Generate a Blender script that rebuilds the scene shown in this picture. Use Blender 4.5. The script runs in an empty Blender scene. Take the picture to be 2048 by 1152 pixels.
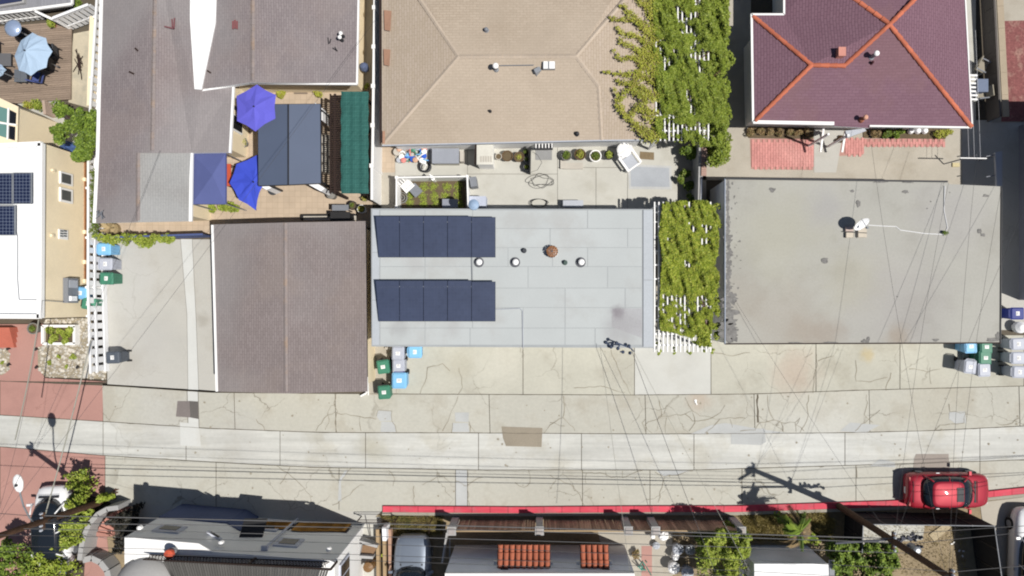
import bpy, math, random
import numpy as np
from mathutils import Vector
random.seed(7); rng = np.random.default_rng(7)
S = bpy.context.scene; COL = S.collection
# ---------------- camera, sky, sun, exposure ----------------
NX, NY, H, F = 1080.0, 610.0, 36.0, 1368.0      # point straight below the drone in the photo, drone height (m), focal length (px of a 2048 px frame)
cd = bpy.data.cameras.new('camera'); cam = bpy.data.objects.new('camera', cd); COL.objects.link(cam)
cam.location = (0, 0, H); cam.rotation_euler = (0, 0, 0)
cd.sensor_width = 36; cd.lens = 36*F/2048; cd.shift_x = (1024-NX)/2048; cd.shift_y = (NY-576)/2048
cd.clip_start = 0.5; cd.clip_end = 2000; S.camera = cam
SUNV = Vector((0.513, -0.2105, 1.0)).normalized()
W = bpy.data.worlds.new('World'); S.world = W; W.use_nodes = True
wn = W.node_tree.nodes; sky = wn.new('ShaderNodeTexSky'); sky.sky_type = 'NISHITA'; sky.sun_disc = False
sky.sun_elevation = math.asin(SUNV.z); sky.sun_rotation = math.atan2(SUNV.x, SUNV.y)
sky.air_density = 1.0; sky.dust_density = 1.0
W.node_tree.links.new(sky.outputs[0], wn['Background'].inputs[0]); wn['Background'].inputs[1].default_value = 0.05
sl = bpy.data.lights.new('sun', 'SUN'); sl.energy = 5.0; sl.angle = math.radians(0.5); sl.color = (1.0, 0.955, 0.88)
so = bpy.data.objects.new('sun', sl); COL.objects.link(so); so.location = SUNV*60
so.rotation_euler = SUNV.to_track_quat('Z', 'Y').to_euler()
S.cycles.pixel_filter_type = 'BLACKMAN_HARRIS'; S.cycles.filter_width = 2.0
S.view_settings.view_transform = 'Standard'; S.view_settings.look = 'None'
S.view_settings.exposure = 0.02; S.view_settings.gamma = 1; S.view_settings.use_curve_mapping = False

# ---------------- layout helpers ----------------
def P(x, y, z=0.0):
    k = (H-z)/F
    return Vector(((x-NX)*k, (NY-y)*k, z))
def PP(pts, z=0.0): return [P(a, b, z) for a, b in pts]
def lin(c):
    c /= 255.0
    return c/12.92 if c <= .04045 else ((c+.055)/1.055)**2.4
KILL = (1.51, 1.45, 1.35)          # how bright a white surface in the sun comes out, per channel
def C(r, g, b): return tuple(min(.86, lin(v)/k) for v, k in zip((r, g, b), KILL))

ORG = {}
class MB:
    def __init__(s): s.v = []; s.f = []; s.mi = []
    def add(s, vs, fs, m=0):
        n = len(s.v); s.v += [tuple(v) for v in vs]; s.f += [tuple(i+n for i in f) for f in fs]; s.mi += [m]*len(fs)
    def prism(s, poly, z0, z1, m=0, top=None):
        n = len(poly); t = top or poly
        a = sum(poly[i][0]*poly[(i+1) % n][1]-poly[(i+1) % n][0]*poly[i][1] for i in range(n))
        if a < 0: poly = poly[::-1]; t = t[::-1]
        vs = [(p[0], p[1], z0) for p in poly]+[(p[0], p[1], z1) for p in t]
        fs = [tuple(range(n-1, -1, -1)), tuple(range(n, 2*n))]+[(i, (i+1) % n, n+(i+1) % n, n+i) for i in range(n)]
        s.add(vs, fs, m); return s
    def box(s, c, size, rz=0, m=0, rx=0, ry=0):
        from mathutils import Euler
        R = Euler((rx, ry, rz)).to_matrix(); c = Vector(c); hx, hy, hz = size[0]/2, size[1]/2, size[2]/2
        vs = [c+R @ Vector((x*hx, y*hy, z*hz)) for z in (-1, 1) for x, y in ((-1, -1), (1, -1), (1, 1), (-1, 1))]
        s.add(vs, [(3, 2, 1, 0), (4, 5, 6, 7), (0, 1, 5, 4), (1, 2, 6, 5), (2, 3, 7, 6), (3, 0, 4, 7)], m); return s
    def bar(s, a, b, w, h, m=0):          # straight bar from a to b
        a = Vector(a); b = Vector(b); d = (b-a).normalized(); up = Vector((0, 0, 1)) if abs(d.z) < .95 else Vector((0, 1, 0))
        x = d.cross(up).normalized()*w/2; y = x.cross(d).normalized()*h/2
        vs = [p+q for p in (a, b) for q in (-x-y, x-y, x+y, -x+y)]
        s.add(vs, [(0, 1, 2, 3), (7, 6, 5, 4), (4, 5, 1, 0), (5, 6, 2, 1), (6, 7, 3, 2), (7, 4, 0, 3)], m); return s
    def tube(s, pts, r, n=6, m=0, r2=None):
        pts = [Vector(p) for p in pts]; vs = []; fs = []; L = len(pts)
        for i, p in enumerate(pts):
            d = (pts[min(i+1, L-1)]-pts[max(i-1, 0)]).normalized(); up = Vector((0, 0, 1)) if abs(d.z) < .95 else Vector((0, 1, 0))
            x = d.cross(up).normalized(); y = x.cross(d); rr = r if r2 is None else r+(r2-r)*i/(L-1)
            vs += [p+(x*math.cos(a)+y*math.sin(a))*rr for a in (2*math.pi*k/n for k in range(n))]
        for i in range(L-1):
            fs += [(i*n+k, i*n+(k+1) % n, (i+1)*n+(k+1) % n, (i+1)*n+k) for k in range(n)]
        fs += [tuple(range(n-1, -1, -1)), tuple((L-1)*n+k for k in range(n))]
        s.add(vs, fs, m); return s
    def lathe(s, c, prof, n=16, m=0, cap=True):   # prof: (r, z) from the bottom up
        vs = [(c[0]+r*math.cos(2*math.pi*k/n), c[1]+r*math.sin(2*math.pi*k/n), c[2]+z) for r, z in prof for k in range(n)]
        fs = [(i*n+k, i*n+(k+1) % n, (i+1)*n+(k+1) % n, (i+1)*n+k) for i in range(len(prof)-1) for k in range(n)]
        if cap: fs += [tuple(range(n-1, -1, -1)), tuple((len(prof)-1)*n+k for k in range(n))]
        s.add(vs, fs, m); return s
    def ribbon(s, pts, w, z, m=0):
        pts = [Vector((p[0], p[1], 0)) for p in pts]; L = len(pts); vs = []
        for i, p in enumerate(pts):
            d = (pts[min(i+1, L-1)]-pts[max(i-1, 0)]).normalized(); x = Vector((d.y, -d.x, 0)); ww = w*(0.55+0.9*random.random())/2
            vs += [(p.x+x.x*ww, p.y+x.y*ww, z), (p.x-x.x*ww, p.y-x.y*ww, z)]
        s.add(vs, [(2*i, 2*i+2, 2*i+3, 2*i+1) for i in range(L-1)], m); return s
    def build(s, name, mats, parent=None, local=False, smooth=False):
        me = bpy.data.meshes.new(name)
        o0 = Vector((0, 0, 0)) if (local or parent is None) else ORG[parent.name]
        me.from_pydata([(v[0]-o0[0], v[1]-o0[1], v[2]-o0[2]) for v in s.v], [], s.f)
        mats = mats if isinstance(mats, (list, tuple)) else [mats]
        for m in mats: me.materials.append(m)
        if len(mats) > 1: me.polygons.foreach_set('material_index', s.mi)
        if smooth: me.polygons.foreach_set('use_smooth', [True]*len(s.f))
        me.update(); o = bpy.data.objects.new(name, me); COL.objects.link(o)
        if parent is not None: o.parent = parent
        ORG[o.name] = o0.copy() if parent is not None else Vector((0, 0, 0))
        if name in ('stem', 'limb'): o['kind'] = 'stuff'
        return o
def tag(o, label=None, cat=None, group=None, kind=None):
    if label: o['label'] = label
    if cat: o['category'] = cat
    if group: o['group'] = group
    if kind: o['kind'] = kind
    return o
def thing(name, label, cat, loc=(0, 0, 0), group=None, rz=0):
    o = bpy.data.objects.new(name, None); COL.objects.link(o); o.empty_display_size = .3
    o.location = loc; o.rotation_euler = (0, 0, rz); ORG[o.name] = Vector(loc)
    return tag(o, label, cat, group)
def at_origin(o, loc):       # a single-mesh thing gets its origin at its base
    loc = Vector(loc); me = o.data; n = len(me.vertices); a = np.empty(n*3, dtype=np.float32); me.vertices.foreach_get('co', a)
    a = a.reshape(-1, 3)-np.array(loc, dtype=np.float32); me.vertices.foreach_set('co', a.ravel()); me.update(); o.location = loc; return o
def struct(o): o['kind'] = 'structure'; return o
def stuff(o): o['kind'] = 'stuff'; return o
def copy_tree(o, parent=None):
    c = o.copy(); COL.objects.link(c)
    if parent is not None: c.parent = parent
    ORG[c.name] = ORG.get(o.name, Vector((0, 0, 0)))
    for ch in list(o.children): copy_tree(ch, c)
    return c
def place(proto, loc, rz, label, group=None, scale=1):
    if 'used' not in proto: o = proto; proto['used'] = 1
    else: o = copy_tree(proto)
    o.location = loc; o.rotation_euler = (0, 0, rz); o.scale = (scale,)*3; o['label'] = label
    if group: o['group'] = group
    return o
def inset(poly, d):
    n = len(poly); a = sum(poly[i][0]*poly[(i+1) % n][1]-poly[(i+1) % n][0]*poly[i][1] for i in range(n)); sg = 1 if a > 0 else -1; out = []
    for i in range(n):
        p0, p, p1 = [Vector((q[0], q[1])) for q in (poly[i-1], poly[i], poly[(i+1) % n])]
        e0 = (p-p0).normalized(); e1 = (p1-p).normalized(); n0 = Vector((-e0.y, e0.x))*sg; n1 = Vector((-e1.y, e1.x))*sg
        b = (n0+n1); L = b.length
        if L < 1e-4: q = p+n0*d
        else: b /= L; q = p+b*d/max(.35, b.dot(n0))
        out.append((q.x, q.y))
    return out

# ---------------- materials ----------------
def nodes(name):
    m = bpy.data.materials.new(name); m.use_nodes = True; nt = m.node_tree; return m, nt, nt.nodes, nt.links, nt.nodes['Principled BSDF']
def N(nt, t, **kw):
    n = nt.nodes.new('ShaderNode'+t)
    for k, v in kw.items():
        if k.startswith('i_'): n.inputs[k[2:].replace('_', ' ')].default_value = v
        else: setattr(n, k, v)
    return n
def mulval(nt, col, fac_out, lo, hi):      # multiply colour by a value mapped from 0..1 to lo..hi
    mr = N(nt, 'MapRange'); mr.inputs['From Min'].default_value = .25; mr.inputs['From Max'].default_value = .75
    mr.inputs['To Min'].default_value = lo; mr.inputs['To Max'].default_value = hi; nt.links.new(fac_out, mr.inputs['Value'])
    vm = N(nt, 'VectorMath', operation='SCALE'); nt.links.new(col, vm.inputs[0]); nt.links.new(mr.outputs[0], vm.inputs['Scale']); return vm.outputs[0]
def mixc(nt, a, b, fac, bt='MIX'):
    mx = N(nt, 'Mix', data_type='RGBA', blend_type=bt)
    for s, v in ((6, a), (7, b)):
        if isinstance(v, tuple): mx.inputs[s].default_value = (*v[:3], 1)
        else: nt.links.new(v, mx.inputs[s])
    if isinstance(fac, (int, float)): mx.inputs[0].default_value = fac
    else: nt.links.new(fac, mx.inputs[0])
    return mx.outputs[2]
def ramp(nt, src, p0, p1, inv=False):
    mr = N(nt, 'MapRange'); mr.interpolation_type = 'SMOOTHSTEP'
    for k, v in (('From Min', p0), ('From Max', p1), ('To Min', 1. if inv else 0.), ('To Max', 0. if inv else 1.)): mr.inputs[k].default_value = v
    nt.links.new(src, mr.inputs['Value']); return mr.outputs[0]
def noise(nt, vec, scale, detail=3, rough=.55):
    n = N(nt, 'TexNoise'); n.inputs['Scale'].default_value = scale; n.inputs['Detail'].default_value = detail; n.inputs['Roughness'].default_value = rough
    nt.links.new(vec, n.inputs['Vector']); return n.outputs['Fac']
def MAT(name, rgb, rough=.85, var=.10, scale=.8, fine=.08, fscale=14, rnd=0.0, bump=0.0, bscale=30, metal=0, stain=None, stain_amt=.0, sscale=.35, coat=0, spec=.3, cracks=0, streak=None, spots=None):
    m, nt, nn, L, b = nodes(name); g = N(nt, 'NewGeometry'); pos = g.outputs['Position']
    col = N(nt, 'RGB'); col.outputs[0].default_value = (*rgb, 1); c = col.outputs[0]
    if stain: c = mixc(nt, c, stain, mulfac(nt, ramp(nt, noise(nt, pos, sscale, 5, .62), .48, .68), stain_amt))
    if var: c = mulval(nt, c, noise(nt, pos, scale, 4), 1-var, 1+var)
    for (sx, sy, sr, sc, sa) in (spots or []):
        q = P(sx, sy, 3.0 if spots is ROOFSP or spots is ROOFSP2 else 0); ds = N(nt, 'VectorMath', operation='DISTANCE'); mp_ = N(nt, 'VectorMath', operation='MULTIPLY'); L.new(pos, mp_.inputs[0]); mp_.inputs[1].default_value = (1, 1, 0); L.new(mp_.outputs[0], ds.inputs[0]); ds.inputs[1].default_value = (q.x, q.y, 0)
        ad = N(nt, 'Math', operation='MULTIPLY_ADD'); L.new(noise(nt, pos, 1.6/max(.5, sr), 4, .6), ad.inputs[0]); ad.inputs[1].default_value = sr*1.1; L.new(ds.outputs['Value'], ad.inputs[2])
        c = mixc(nt, c, sc, mulfac(nt, ramp(nt, ad.outputs[0], sr*.7, sr*1.7, True), sa))
    if fine: c = mulval(nt, c, noise(nt, pos, fscale, 3, .7), 1-fine, 1+fine)
    if streak:
        mp = N(nt, 'Mapping'); mp.inputs['Scale'].default_value = streak; L.new(pos, mp.inputs['Vector']); c = mulval(nt, c, noise(nt, mp.outputs[0], 1, 4, .7), .8, 1.2)
    if rnd:
        oi = N(nt, 'ObjectInfo'); mr = N(nt, 'MapRange'); mr.inputs['To Min'].default_value = 1-rnd; mr.inputs['To Max'].default_value = 1+rnd
        L.new(oi.outputs['Random'], mr.inputs['Value']); vm = N(nt, 'VectorMath', operation='SCALE'); L.new(c, vm.inputs[0]); L.new(mr.outputs[0], vm.inputs['Scale']); c = vm.outputs[0]
    if cracks:
        dn = noise(nt, pos, 1.1, 4); ad = N(nt, 'VectorMath', operation='SCALE'); cb = N(nt, 'CombineXYZ'); L.new(dn, cb.inputs[0]); dn2 = noise(nt, pos, .9, 4, .6); L.new(dn2, cb.inputs[1])
        L.new(cb.outputs[0], ad.inputs[0]); ad.inputs['Scale'].default_value = 1.1; sm = N(nt, 'VectorMath', operation='ADD'); L.new(pos, sm.inputs[0]); L.new(ad.outputs[0], sm.inputs[1])
        vo = N(nt, 'TexVoronoi', feature='DISTANCE_TO_EDGE'); vo.inputs['Scale'].default_value = .42; L.new(sm.outputs[0], vo.inputs['Vector'])
        e = ramp(nt, vo.outputs['Distance'], .002, .010, True); mk = ramp(nt, noise(nt, pos, .22, 2), .47, .58); mm = N(nt, 'Math', operation='MULTIPLY'); L.new(e, mm.inputs[0]); L.new(mk, mm.inputs[1])
        c = mixc(nt, c, (rgb[0]*.45, rgb[1]*.42, rgb[2]*.38), mulfac(nt, mm.outputs[0], cracks))
    L.new(c, b.inputs['Base Color']); b.inputs['Roughness'].default_value = rough; b.inputs['Metallic'].default_value = metal
    b.inputs['Specular IOR Level'].default_value = spec; b.inputs['Coat Weight'].default_value = coat; b.inputs['Coat Roughness'].default_value = .04
    if bump:
        bp = N(nt, 'Bump'); bp.inputs['Strength'].default_value = bump; bp.inputs['Distance'].default_value = .02; L.new(noise(nt, pos, bscale, 4), bp.inputs['Height']); L.new(bp.outputs[0], b.inputs['Normal'])
    return m
def mulfac(nt, o, k):
    mm = N(nt, 'Math', operation='MULTIPLY'); nt.links.new(o, mm.inputs[0]); mm.inputs[1].default_value = k; return mm.outputs[0]
def SHINGLE(name, c1, c2, cm, course_along_y=True, row=.14, width=.32, patch=None, patch_amt=.3, mortar=.012, var=.1, bleach=None):
    m, nt, nn, L, b = nodes(name); g = N(nt, 'NewGeometry'); pos = g.outputs['Position']
    sp = N(nt, 'SeparateXYZ'); L.new(pos, sp.inputs[0]); cb = N(nt, 'CombineXYZ')
    w = noise(nt, pos, .5, 2); wv = N(nt, 'Math', operation='MULTIPLY_ADD'); L.new(w, wv.inputs[0]); wv.inputs[1].default_value = .10
    if course_along_y: L.new(sp.outputs[1], cb.inputs[0]); L.new(sp.outputs[0], wv.inputs[2])
    else: L.new(sp.outputs[0], cb.inputs[0]); L.new(sp.outputs[1], wv.inputs[2])
    L.new(wv.outputs[0], cb.inputs[1])
    br = N(nt, 'TexBrick'); L.new(cb.outputs[0], br.inputs['Vector']); br.inputs['Color1'].default_value = (*c1, 1); br.inputs['Color2'].default_value = (*c2, 1); br.inputs['Mortar'].default_value = (*cm, 1)
    br.inputs['Scale'].default_value = 1; br.inputs['Mortar Size'].default_value = mortar; br.inputs['Mortar Smooth'].default_value = .4; br.inputs['Brick Width'].default_value = width; br.inputs['Row Height'].default_value = row
    c = br.outputs['Color']
    if patch: c = mixc(nt, c, patch, mulfac(nt, ramp(nt, noise(nt, pos, .3, 4, .6), .47, .62), patch_amt))
    if bleach: c = mixc(nt, c, bleach, mulfac(nt, ramp(nt, noise(nt, pos, .12, 3, .5), .42, .6), .55))
    c = mulval(nt, c, noise(nt, pos, .45, 5, .6), 1-var*.7, 1+var*.7); c = mulval(nt, c, noise(nt, pos, 12, 2, .7), .93, 1.07)
    L.new(c, b.inputs['Base Color']); b.inputs['Roughness'].default_value = .95; b.inputs['Specular IOR Level'].default_value = .15
    bp = N(nt, 'Bump'); bp.inputs['Strength'].default_value = .25; bp.inputs['Distance'].default_value = .01; L.new(br.outputs['Fac'], bp.inputs['Height']); bp.invert = True; L.new(bp.outputs[0], b.inputs['Normal'])
    return m
def GRID(name, c1, cm, cell, line, rough=.25, metal=0, spec=.5, var=.06):    # square grid in world x/y, for photovoltaic cells, mesh covers and pavers
    m, nt, nn, L, b = nodes(name); g = N(nt, 'NewGeometry'); br = N(nt, 'TexBrick'); br.offset = 0; L.new(g.outputs['Position'], br.inputs['Vector'])
    br.inputs['Color1'].default_value = (*c1, 1); br.inputs['Color2'].default_value = (*[v*(1+var) for v in c1], 1); br.inputs['Mortar'].default_value = (*cm, 1); br.inputs['Scale'].default_value = 1
    br.inputs['Mortar Size'].default_value = line; br.inputs['Mortar Smooth'].default_value = .2; br.inputs['Brick Width'].default_value = cell[0]; br.inputs['Row Height'].default_value = cell[1]
    c = mulval(nt, br.outputs['Color'], noise(nt, g.outputs['Position'], 1.2, 4), 1-var, 1+var)
    L.new(c, b.inputs['Base Color']); b.inputs['Roughness'].default_value = rough; b.inputs['Metallic'].default_value = metal; b.inputs['Specular IOR Level'].default_value = spec
    return m
M = {}
ROOFSP = [(1236, 625, .45, C(138, 128, 132), .85), (1245, 650, 1.3, C(178, 174, 172), .6), (800, 655, .7, C(176, 174, 170), .5), (830, 528, .6, C(184, 178, 172), .4), (1120, 440, .8, C(190, 184, 176), .35), (905, 655, .6, C(184, 180, 176), .35)]
ROOFSP2 = [(1570, 640, 2.6, C(178, 164, 146), .35), (1560, 470, 3.0, C(186, 180, 152), .35), (1650, 420, 1.2, C(176, 172, 172), .4), (1800, 620, 3.2, C(178, 170, 166), .4), (1480, 600, 1.6, C(176, 166, 150), .5), (1900, 430, 2.4, C(178, 172, 170), .35), (1650, 670, 1.2, C(166, 148, 130), .5), (1795, 675, .8, C(168, 148, 124), .5), (1600, 660, 1.0, C(174, 158, 140), .4), (1700, 560, 2, C(186, 178, 150), .3)]
ROADSP = [(1255, 935, 1.0, C(190, 186, 176), .3), (755, 905, 1.0, C(198, 192, 172), .6), (735, 890, .8, C(194, 186, 164), .5), (480, 880, 2.2, C(200, 196, 186), .5), (1590, 745, 1.6, C(200, 178, 158), .6), (1400, 800, .8, C(206, 176, 150), .4), (1735, 710, .5, C(206, 184, 134), .6), (1245, 745, 1.1, C(188, 182, 166), .5), (1000, 730, 1.6, C(222, 216, 198), .5), (920, 730, 1.0, C(196, 188, 166), .5), (1640, 900, 3, C(228, 226, 218), .4), (1870, 810, 2, C(196, 188, 168), .5), (260, 560, 2.2, C(214, 210, 202), .5), (405, 640, .5, C(176, 168, 154), .6), (300, 680, 1.8, C(196, 192, 184), .4), (330, 830, 2, C(208, 204, 194), .5), (600, 980, 2.2, C(214, 208, 194), .4), (1100, 980, 3, C(194, 188, 172), .4)]
M['road_mid'] = MAT('road_concrete_light', C(219, 216, 205), var=.055, scale=.5, fine=.05, fscale=5, rnd=.025, stain=C(196, 188, 168), stain_amt=.5, sscale=.45, bump=.1, spots=ROADSP, cracks=.25, streak=(.12, 1.6, 1))
M['road'] = MAT('road_concrete', C(208, 203, 187), var=.07, scale=.5, fine=.07, fscale=6, rnd=.03, stain=C(180, 171, 152), stain_amt=.55, sscale=.5, bump=.12, spots=ROADSP, cracks=.75)
M['apron'] = MAT('apron_concrete', C(207, 202, 184), var=.08, scale=.45, fine=.06, fscale=6, rnd=.03, stain=C(182, 174, 155), stain_amt=.6, sscale=.35, cracks=.5, spots=ROADSP)
M['drive'] = MAT('drive_concrete', C(208, 203, 191), var=.07, scale=.4, fine=.05, rnd=.02, stain=C(180, 172, 158), stain_amt=.5, sscale=.4, cracks=.2, spots=ROADSP)
M['new_conc'] = MAT('new_concrete', C(221, 218, 207), var=.05, fine=.03, stain=C(206, 201, 188), stain_amt=.5)
M['white_conc'] = MAT('pale_strip_concrete', C(228, 226, 217), var=.04, fine=.04, stain=C(214, 208, 194), stain_amt=.5)
M['yard_conc'] = MAT('yard_concrete', C(214, 209, 195), var=.06, fine=.04, rnd=.02, stain=C(190, 183, 166), stain_amt=.5, sscale=.5)
M['tan_conc'] = MAT('tan_concrete', C(198, 188, 170), var=.08, fine=.06, rnd=.03, stain=C(176, 164, 144), stain_amt=.5, sscale=.6)
M['red_conc'] = MAT('red_concrete', C(198, 150, 136), var=.07, scale=.6, fine=.05, rnd=.02, stain=C(176, 132, 120), stain_amt=.5, cracks=.3)
M['dirt'] = MAT('dirt', C(168, 148, 116), var=.2, scale=.7, fine=.2, fscale=9, stain=C(120, 102, 74), stain_amt=.7, bump=.5)
M['soil'] = MAT('dark_soil', C(112, 96, 72), var=.2, fine=.25, bump=.6)
M['joint'] = MAT('joint_dirt', C(105, 95, 80), fine=.2)
M['crackm'] = MAT('crack_dirt', C(162, 152, 132), var=.2, fine=.2)
M['crackd'] = MAT('crack_dark', C(112, 102, 86), var=.2, fine=.2)
M['patch_tan'] = MAT('patch_tan', C(166, 154, 134), fine=.1); M['patch_dark'] = MAT('patch_dark', C(112, 106, 100), fine=.12); M['patch_mid'] = MAT('patch_mid', C(140, 130, 124), fine=.1)
M['patch_pink'] = MAT('patch_pink', C(172, 160, 148), fine=.1); M['patch_grey'] = MAT('patch_grey', C(205, 204, 198), fine=.06)
M['red_paint'] = MAT('red_kerb_paint', C(230, 82, 98), rough=.75, rnd=.06, var=.08, fine=.06, stain=C(206, 104, 110), stain_amt=.8, sscale=1.6, streak=(.8, 6, 1))
M['kerb'] = MAT('kerb_concrete', C(176, 168, 150), fine=.1)
M['white'] = MAT('white_paint', (.80, .80, .80), rough=.6, var=.03, fine=.03)
M['white2'] = MAT('white_vinyl', (.76, .77, .80), rough=.5, var=.03, fine=.02, rnd=.03)
M['stucco_white'] = MAT('white_stucco', (.78, .78, .77), var=.05, fine=.05, bump=.2, bscale=60)
M['stucco_tan'] = MAT('tan_stucco', (.80, .69, .50), var=.05, fine=.05, bump=.25, bscale=60, stain=(.70, .60, .43), stain_amt=.4)
M['stucco_grey'] = MAT('grey_stucco', C(190, 186, 180), var=.06, fine=.06, bump=.25, bscale=60)
M['wall_dark'] = MAT('dark_wall', C(105, 98, 92), var=.1)
M['roof_white'] = MAT('white_membrane', (.82, .83, .84), var=.03, fine=.02, stain=C(214, 214, 210), stain_amt=.5, sscale=.7)
M['membrane'] = MAT('grey_membrane', C(206, 208, 203), rough=.8, var=.045, scale=.35, fine=.03, rnd=.022, stain=C(190, 187, 180), stain_amt=.5, sscale=.4, spots=ROOFSP)
M['membrane_edge'] = MAT('grey_membrane_edge', C(202, 205, 206), rough=.7, var=.04)
M['flat_tan'] = MAT('weathered_flat_roof', C(192, 188, 176), var=.06, scale=.3, fine=.06, fscale=10, stain=C(176, 171, 158), stain_amt=.6, sscale=.35, spots=ROOFSP2)
M['metal'] = MAT('galvanised_metal', C(170, 172, 174), rough=.45, metal=.3, var=.08); M['metal_dark'] = MAT('dark_metal', C(52, 52, 56), rough=.5)
M['black'] = MAT('black_plastic', (.02, .02, .022), rough=.6); M['rust'] = MAT('rusty_metal', C(176, 122, 82), rough=.7, var=.3, scale=6, fine=.3)
M['wood_pole'] = MAT('creosote_wood', C(92, 66, 48), var=.2, scale=3, fine=.25, rough=.9, streak=(6, 6, .3))
M['wood_brown'] = MAT('stained_fence_wood', C(184, 146, 122), rnd=.34, fine=.2, var=.15, scale=3); M['wood_dark'] = MAT('dark_brown_wood', C(62, 46, 40), fine=.15)
M['wood_deck'] = MAT('deck_wood', C(164, 143, 124), rnd=.11, var=.1, fine=.12, streak=(.6, 9, 1)); M['wood_tan'] = MAT('tan_wood', C(186, 158, 120), rnd=.1, fine=.1)
M['wood_orange'] = MAT('orange_wood', C(206, 146, 62), rnd=.12, fine=.15)
M['pv'] = GRID('solar_glass', (.040, .052, .094), (.052, .064, .108), (.158, .158), .006, rough=.3, spec=.5, var=.10); M['pv_frame'] = MAT('solar_frame', (.05, .062, .10), rough=.4)
M['pv_cell'] = GRID('solar_cells', (.012, .018, .05), (.20, .24, .32), (.158, .158), .007)
M['glass'] = MAT('dark_glass', (.012, .014, .018), rough=.12, var=0, fine=0, spec=.25); M['glass_teal'] = MAT('teal_glass', C(120, 160, 150), rough=.1, var=.05, fine=0, spec=.6)
M['fabric_blue'] = MAT('blue_canvas', C(112, 108, 218), var=.08, fine=.10, fscale=30); M['fabric_royal'] = MAT('royal_blue_canvas', C(78, 98, 226), var=.05, fine=.05)
M['fabric_navy'] = MAT('slate_blue_canvas', C(100, 108, 158), var=.05, fine=.04); M['fabric_pale'] = MAT('pale_blue_canvas', C(190, 212, 232), var=.06, fine=.05)
M['fabric_green'] = GRID('green_mesh_cover', C(64, 116, 106), C(44, 92, 84), (.085, .085), .012, rough=.8, spec=.2, var=.12)
M['gazebo'] = MAT('slate_gazebo_roof', C(98, 108, 128), rough=.6, var=.03, fine=.03, rnd=.03); M['cushion'] = MAT('cream_cushion', C(214, 204, 188), fine=.05)
M['paver'] = GRID('tan_pavers', C(206, 184, 158), C(192, 170, 145), (.30, .30), .010, rough=.9, spec=.2, var=.09)
M['grey'] = MAT('grey_plastic', C(142, 144, 148), rough=.55, var=.04); M['grey_l'] = MAT('light_grey_plastic', C(200, 202, 206), rough=.55, var=.03); M['grey_d'] = MAT('charcoal_plastic', C(74, 76, 80), rough=.6)
M['bin_blue'] = MAT('blue_bin_plastic', C(146, 208, 246), rough=.5, var=.04, rnd=.05); M['bin_green'] = MAT('green_bin_plastic', C(78, 146, 116), rough=.5, var=.05, rnd=.06)
M['bin_grey'] = MAT('grey_bin_plastic', C(204, 206, 214), rough=.5, var=.04, rnd=.06); M['bin_dark'] = MAT('dark_grey_bin_plastic', C(98, 104, 112), rough=.5); M['bin_navy'] = MAT('navy_bin_plastic', C(40, 56, 140), rough=.5)
M['tile'] = MAT('terracotta_tile', C(196, 112, 82), rnd=.12, var=.1, fine=.12, rough=.8); M['ridge'] = MAT('orange_ridge_tile', C(218, 124, 92), rnd=.17, var=.08, fine=.08, rough=.8)
M['terracotta'] = MAT('terracotta', C(190, 120, 90), fine=.1); M['pot_brown'] = MAT('brown_pot', C(112, 88, 62), fine=.1); M['pot_grey'] = MAT('stone_pot', C(140, 136, 128), fine=.1)
M['car_red'] = MAT('red_car_paint', (.30, .012, .028), rough=.5, var=0, fine=0, coat=.8, spec=.3, metal=.25); M['car_white'] = MAT('white_car_paint', (.75, .76, .78), rough=.3, var=0, fine=0, coat=1)
M['car_silver'] = MAT('silver_car_paint', (.17, .20, .25), rough=.4, var=0, fine=0, coat=1, metal=.3); M['rubber'] = MAT('rubber', (.018, .018, .018), rough=.8)
M['car_glass'] = MAT('car_glass', (.012, .016, .022), rough=.06, var=0, fine=0, spec=.7); M['lamp_red'] = MAT('red_lamp_lens', (.30, .01, .01), rough=.5); M['lamp_clear'] = MAT('clear_lamp_lens', (.30, .30, .32), rough=.4)
M['gravel'] = MAT('pale_pebbles', C(222, 212, 194), rnd=.2, fine=.1); M['gravel_red'] = MAT('red_mulch', C(150, 92, 88), var=.15, fine=.35, fscale=8, stain=C(190, 160, 140), stain_amt=.4, sscale=2, bump=.6)
M['grass'] = MAT('grass_blade', (.10, .14, .03), rnd=.2, var=.25, scale=2); M['dry'] = MAT('dry_grass_blade', C(176, 158, 96), var=.25, scale=2)
def leafmats(name, cols): return [MAT(name, c, rough=.55, var=.18, scale=1.3, fine=.15, fscale=7, spec=.25) for c in cols]
L_VINE = leafmats('vine_leaf', [(.20, .255, .024), (.26, .31, .038), (.11, .155, .018), (.34, .35, .06)])
L_IVY = leafmats('ivy_leaf', [(.155, .205, .022), (.20, .255, .035), (.10, .145, .018), (.25, .29, .05)])
L_DARK = leafmats('hedge_leaf', [(.09, .14, .02), (.12, .17, .025), (.06, .10, .018), (.17, .20, .035)])
L_YEL = leafmats('yellow_leaf', [(.30, .31, .045), (.25, .28, .035), (.34, .33, .06), (.24, .20, .07)])
L_TREE = leafmats('tree_leaf', [(.10, .16, .02), (.15, .22, .03), (.07, .11, .02), (.20, .27, .04)])
L_LIME = leafmats('lime_leaf', [(.20, .26, .03), (.27, .33, .05), (.14, .19, .025), (.32, .35, .07)])
L_DRY = leafmats('dry_leaf', [(.20, .14, .07), (.28, .20, .10), (.14, .10, .05), (.12, .12, .04)])
M['stem'] = MAT('vine_stem', C(120, 86, 70)); M['bark'] = MAT('bark', C(96, 78, 62), fine=.2)

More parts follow.
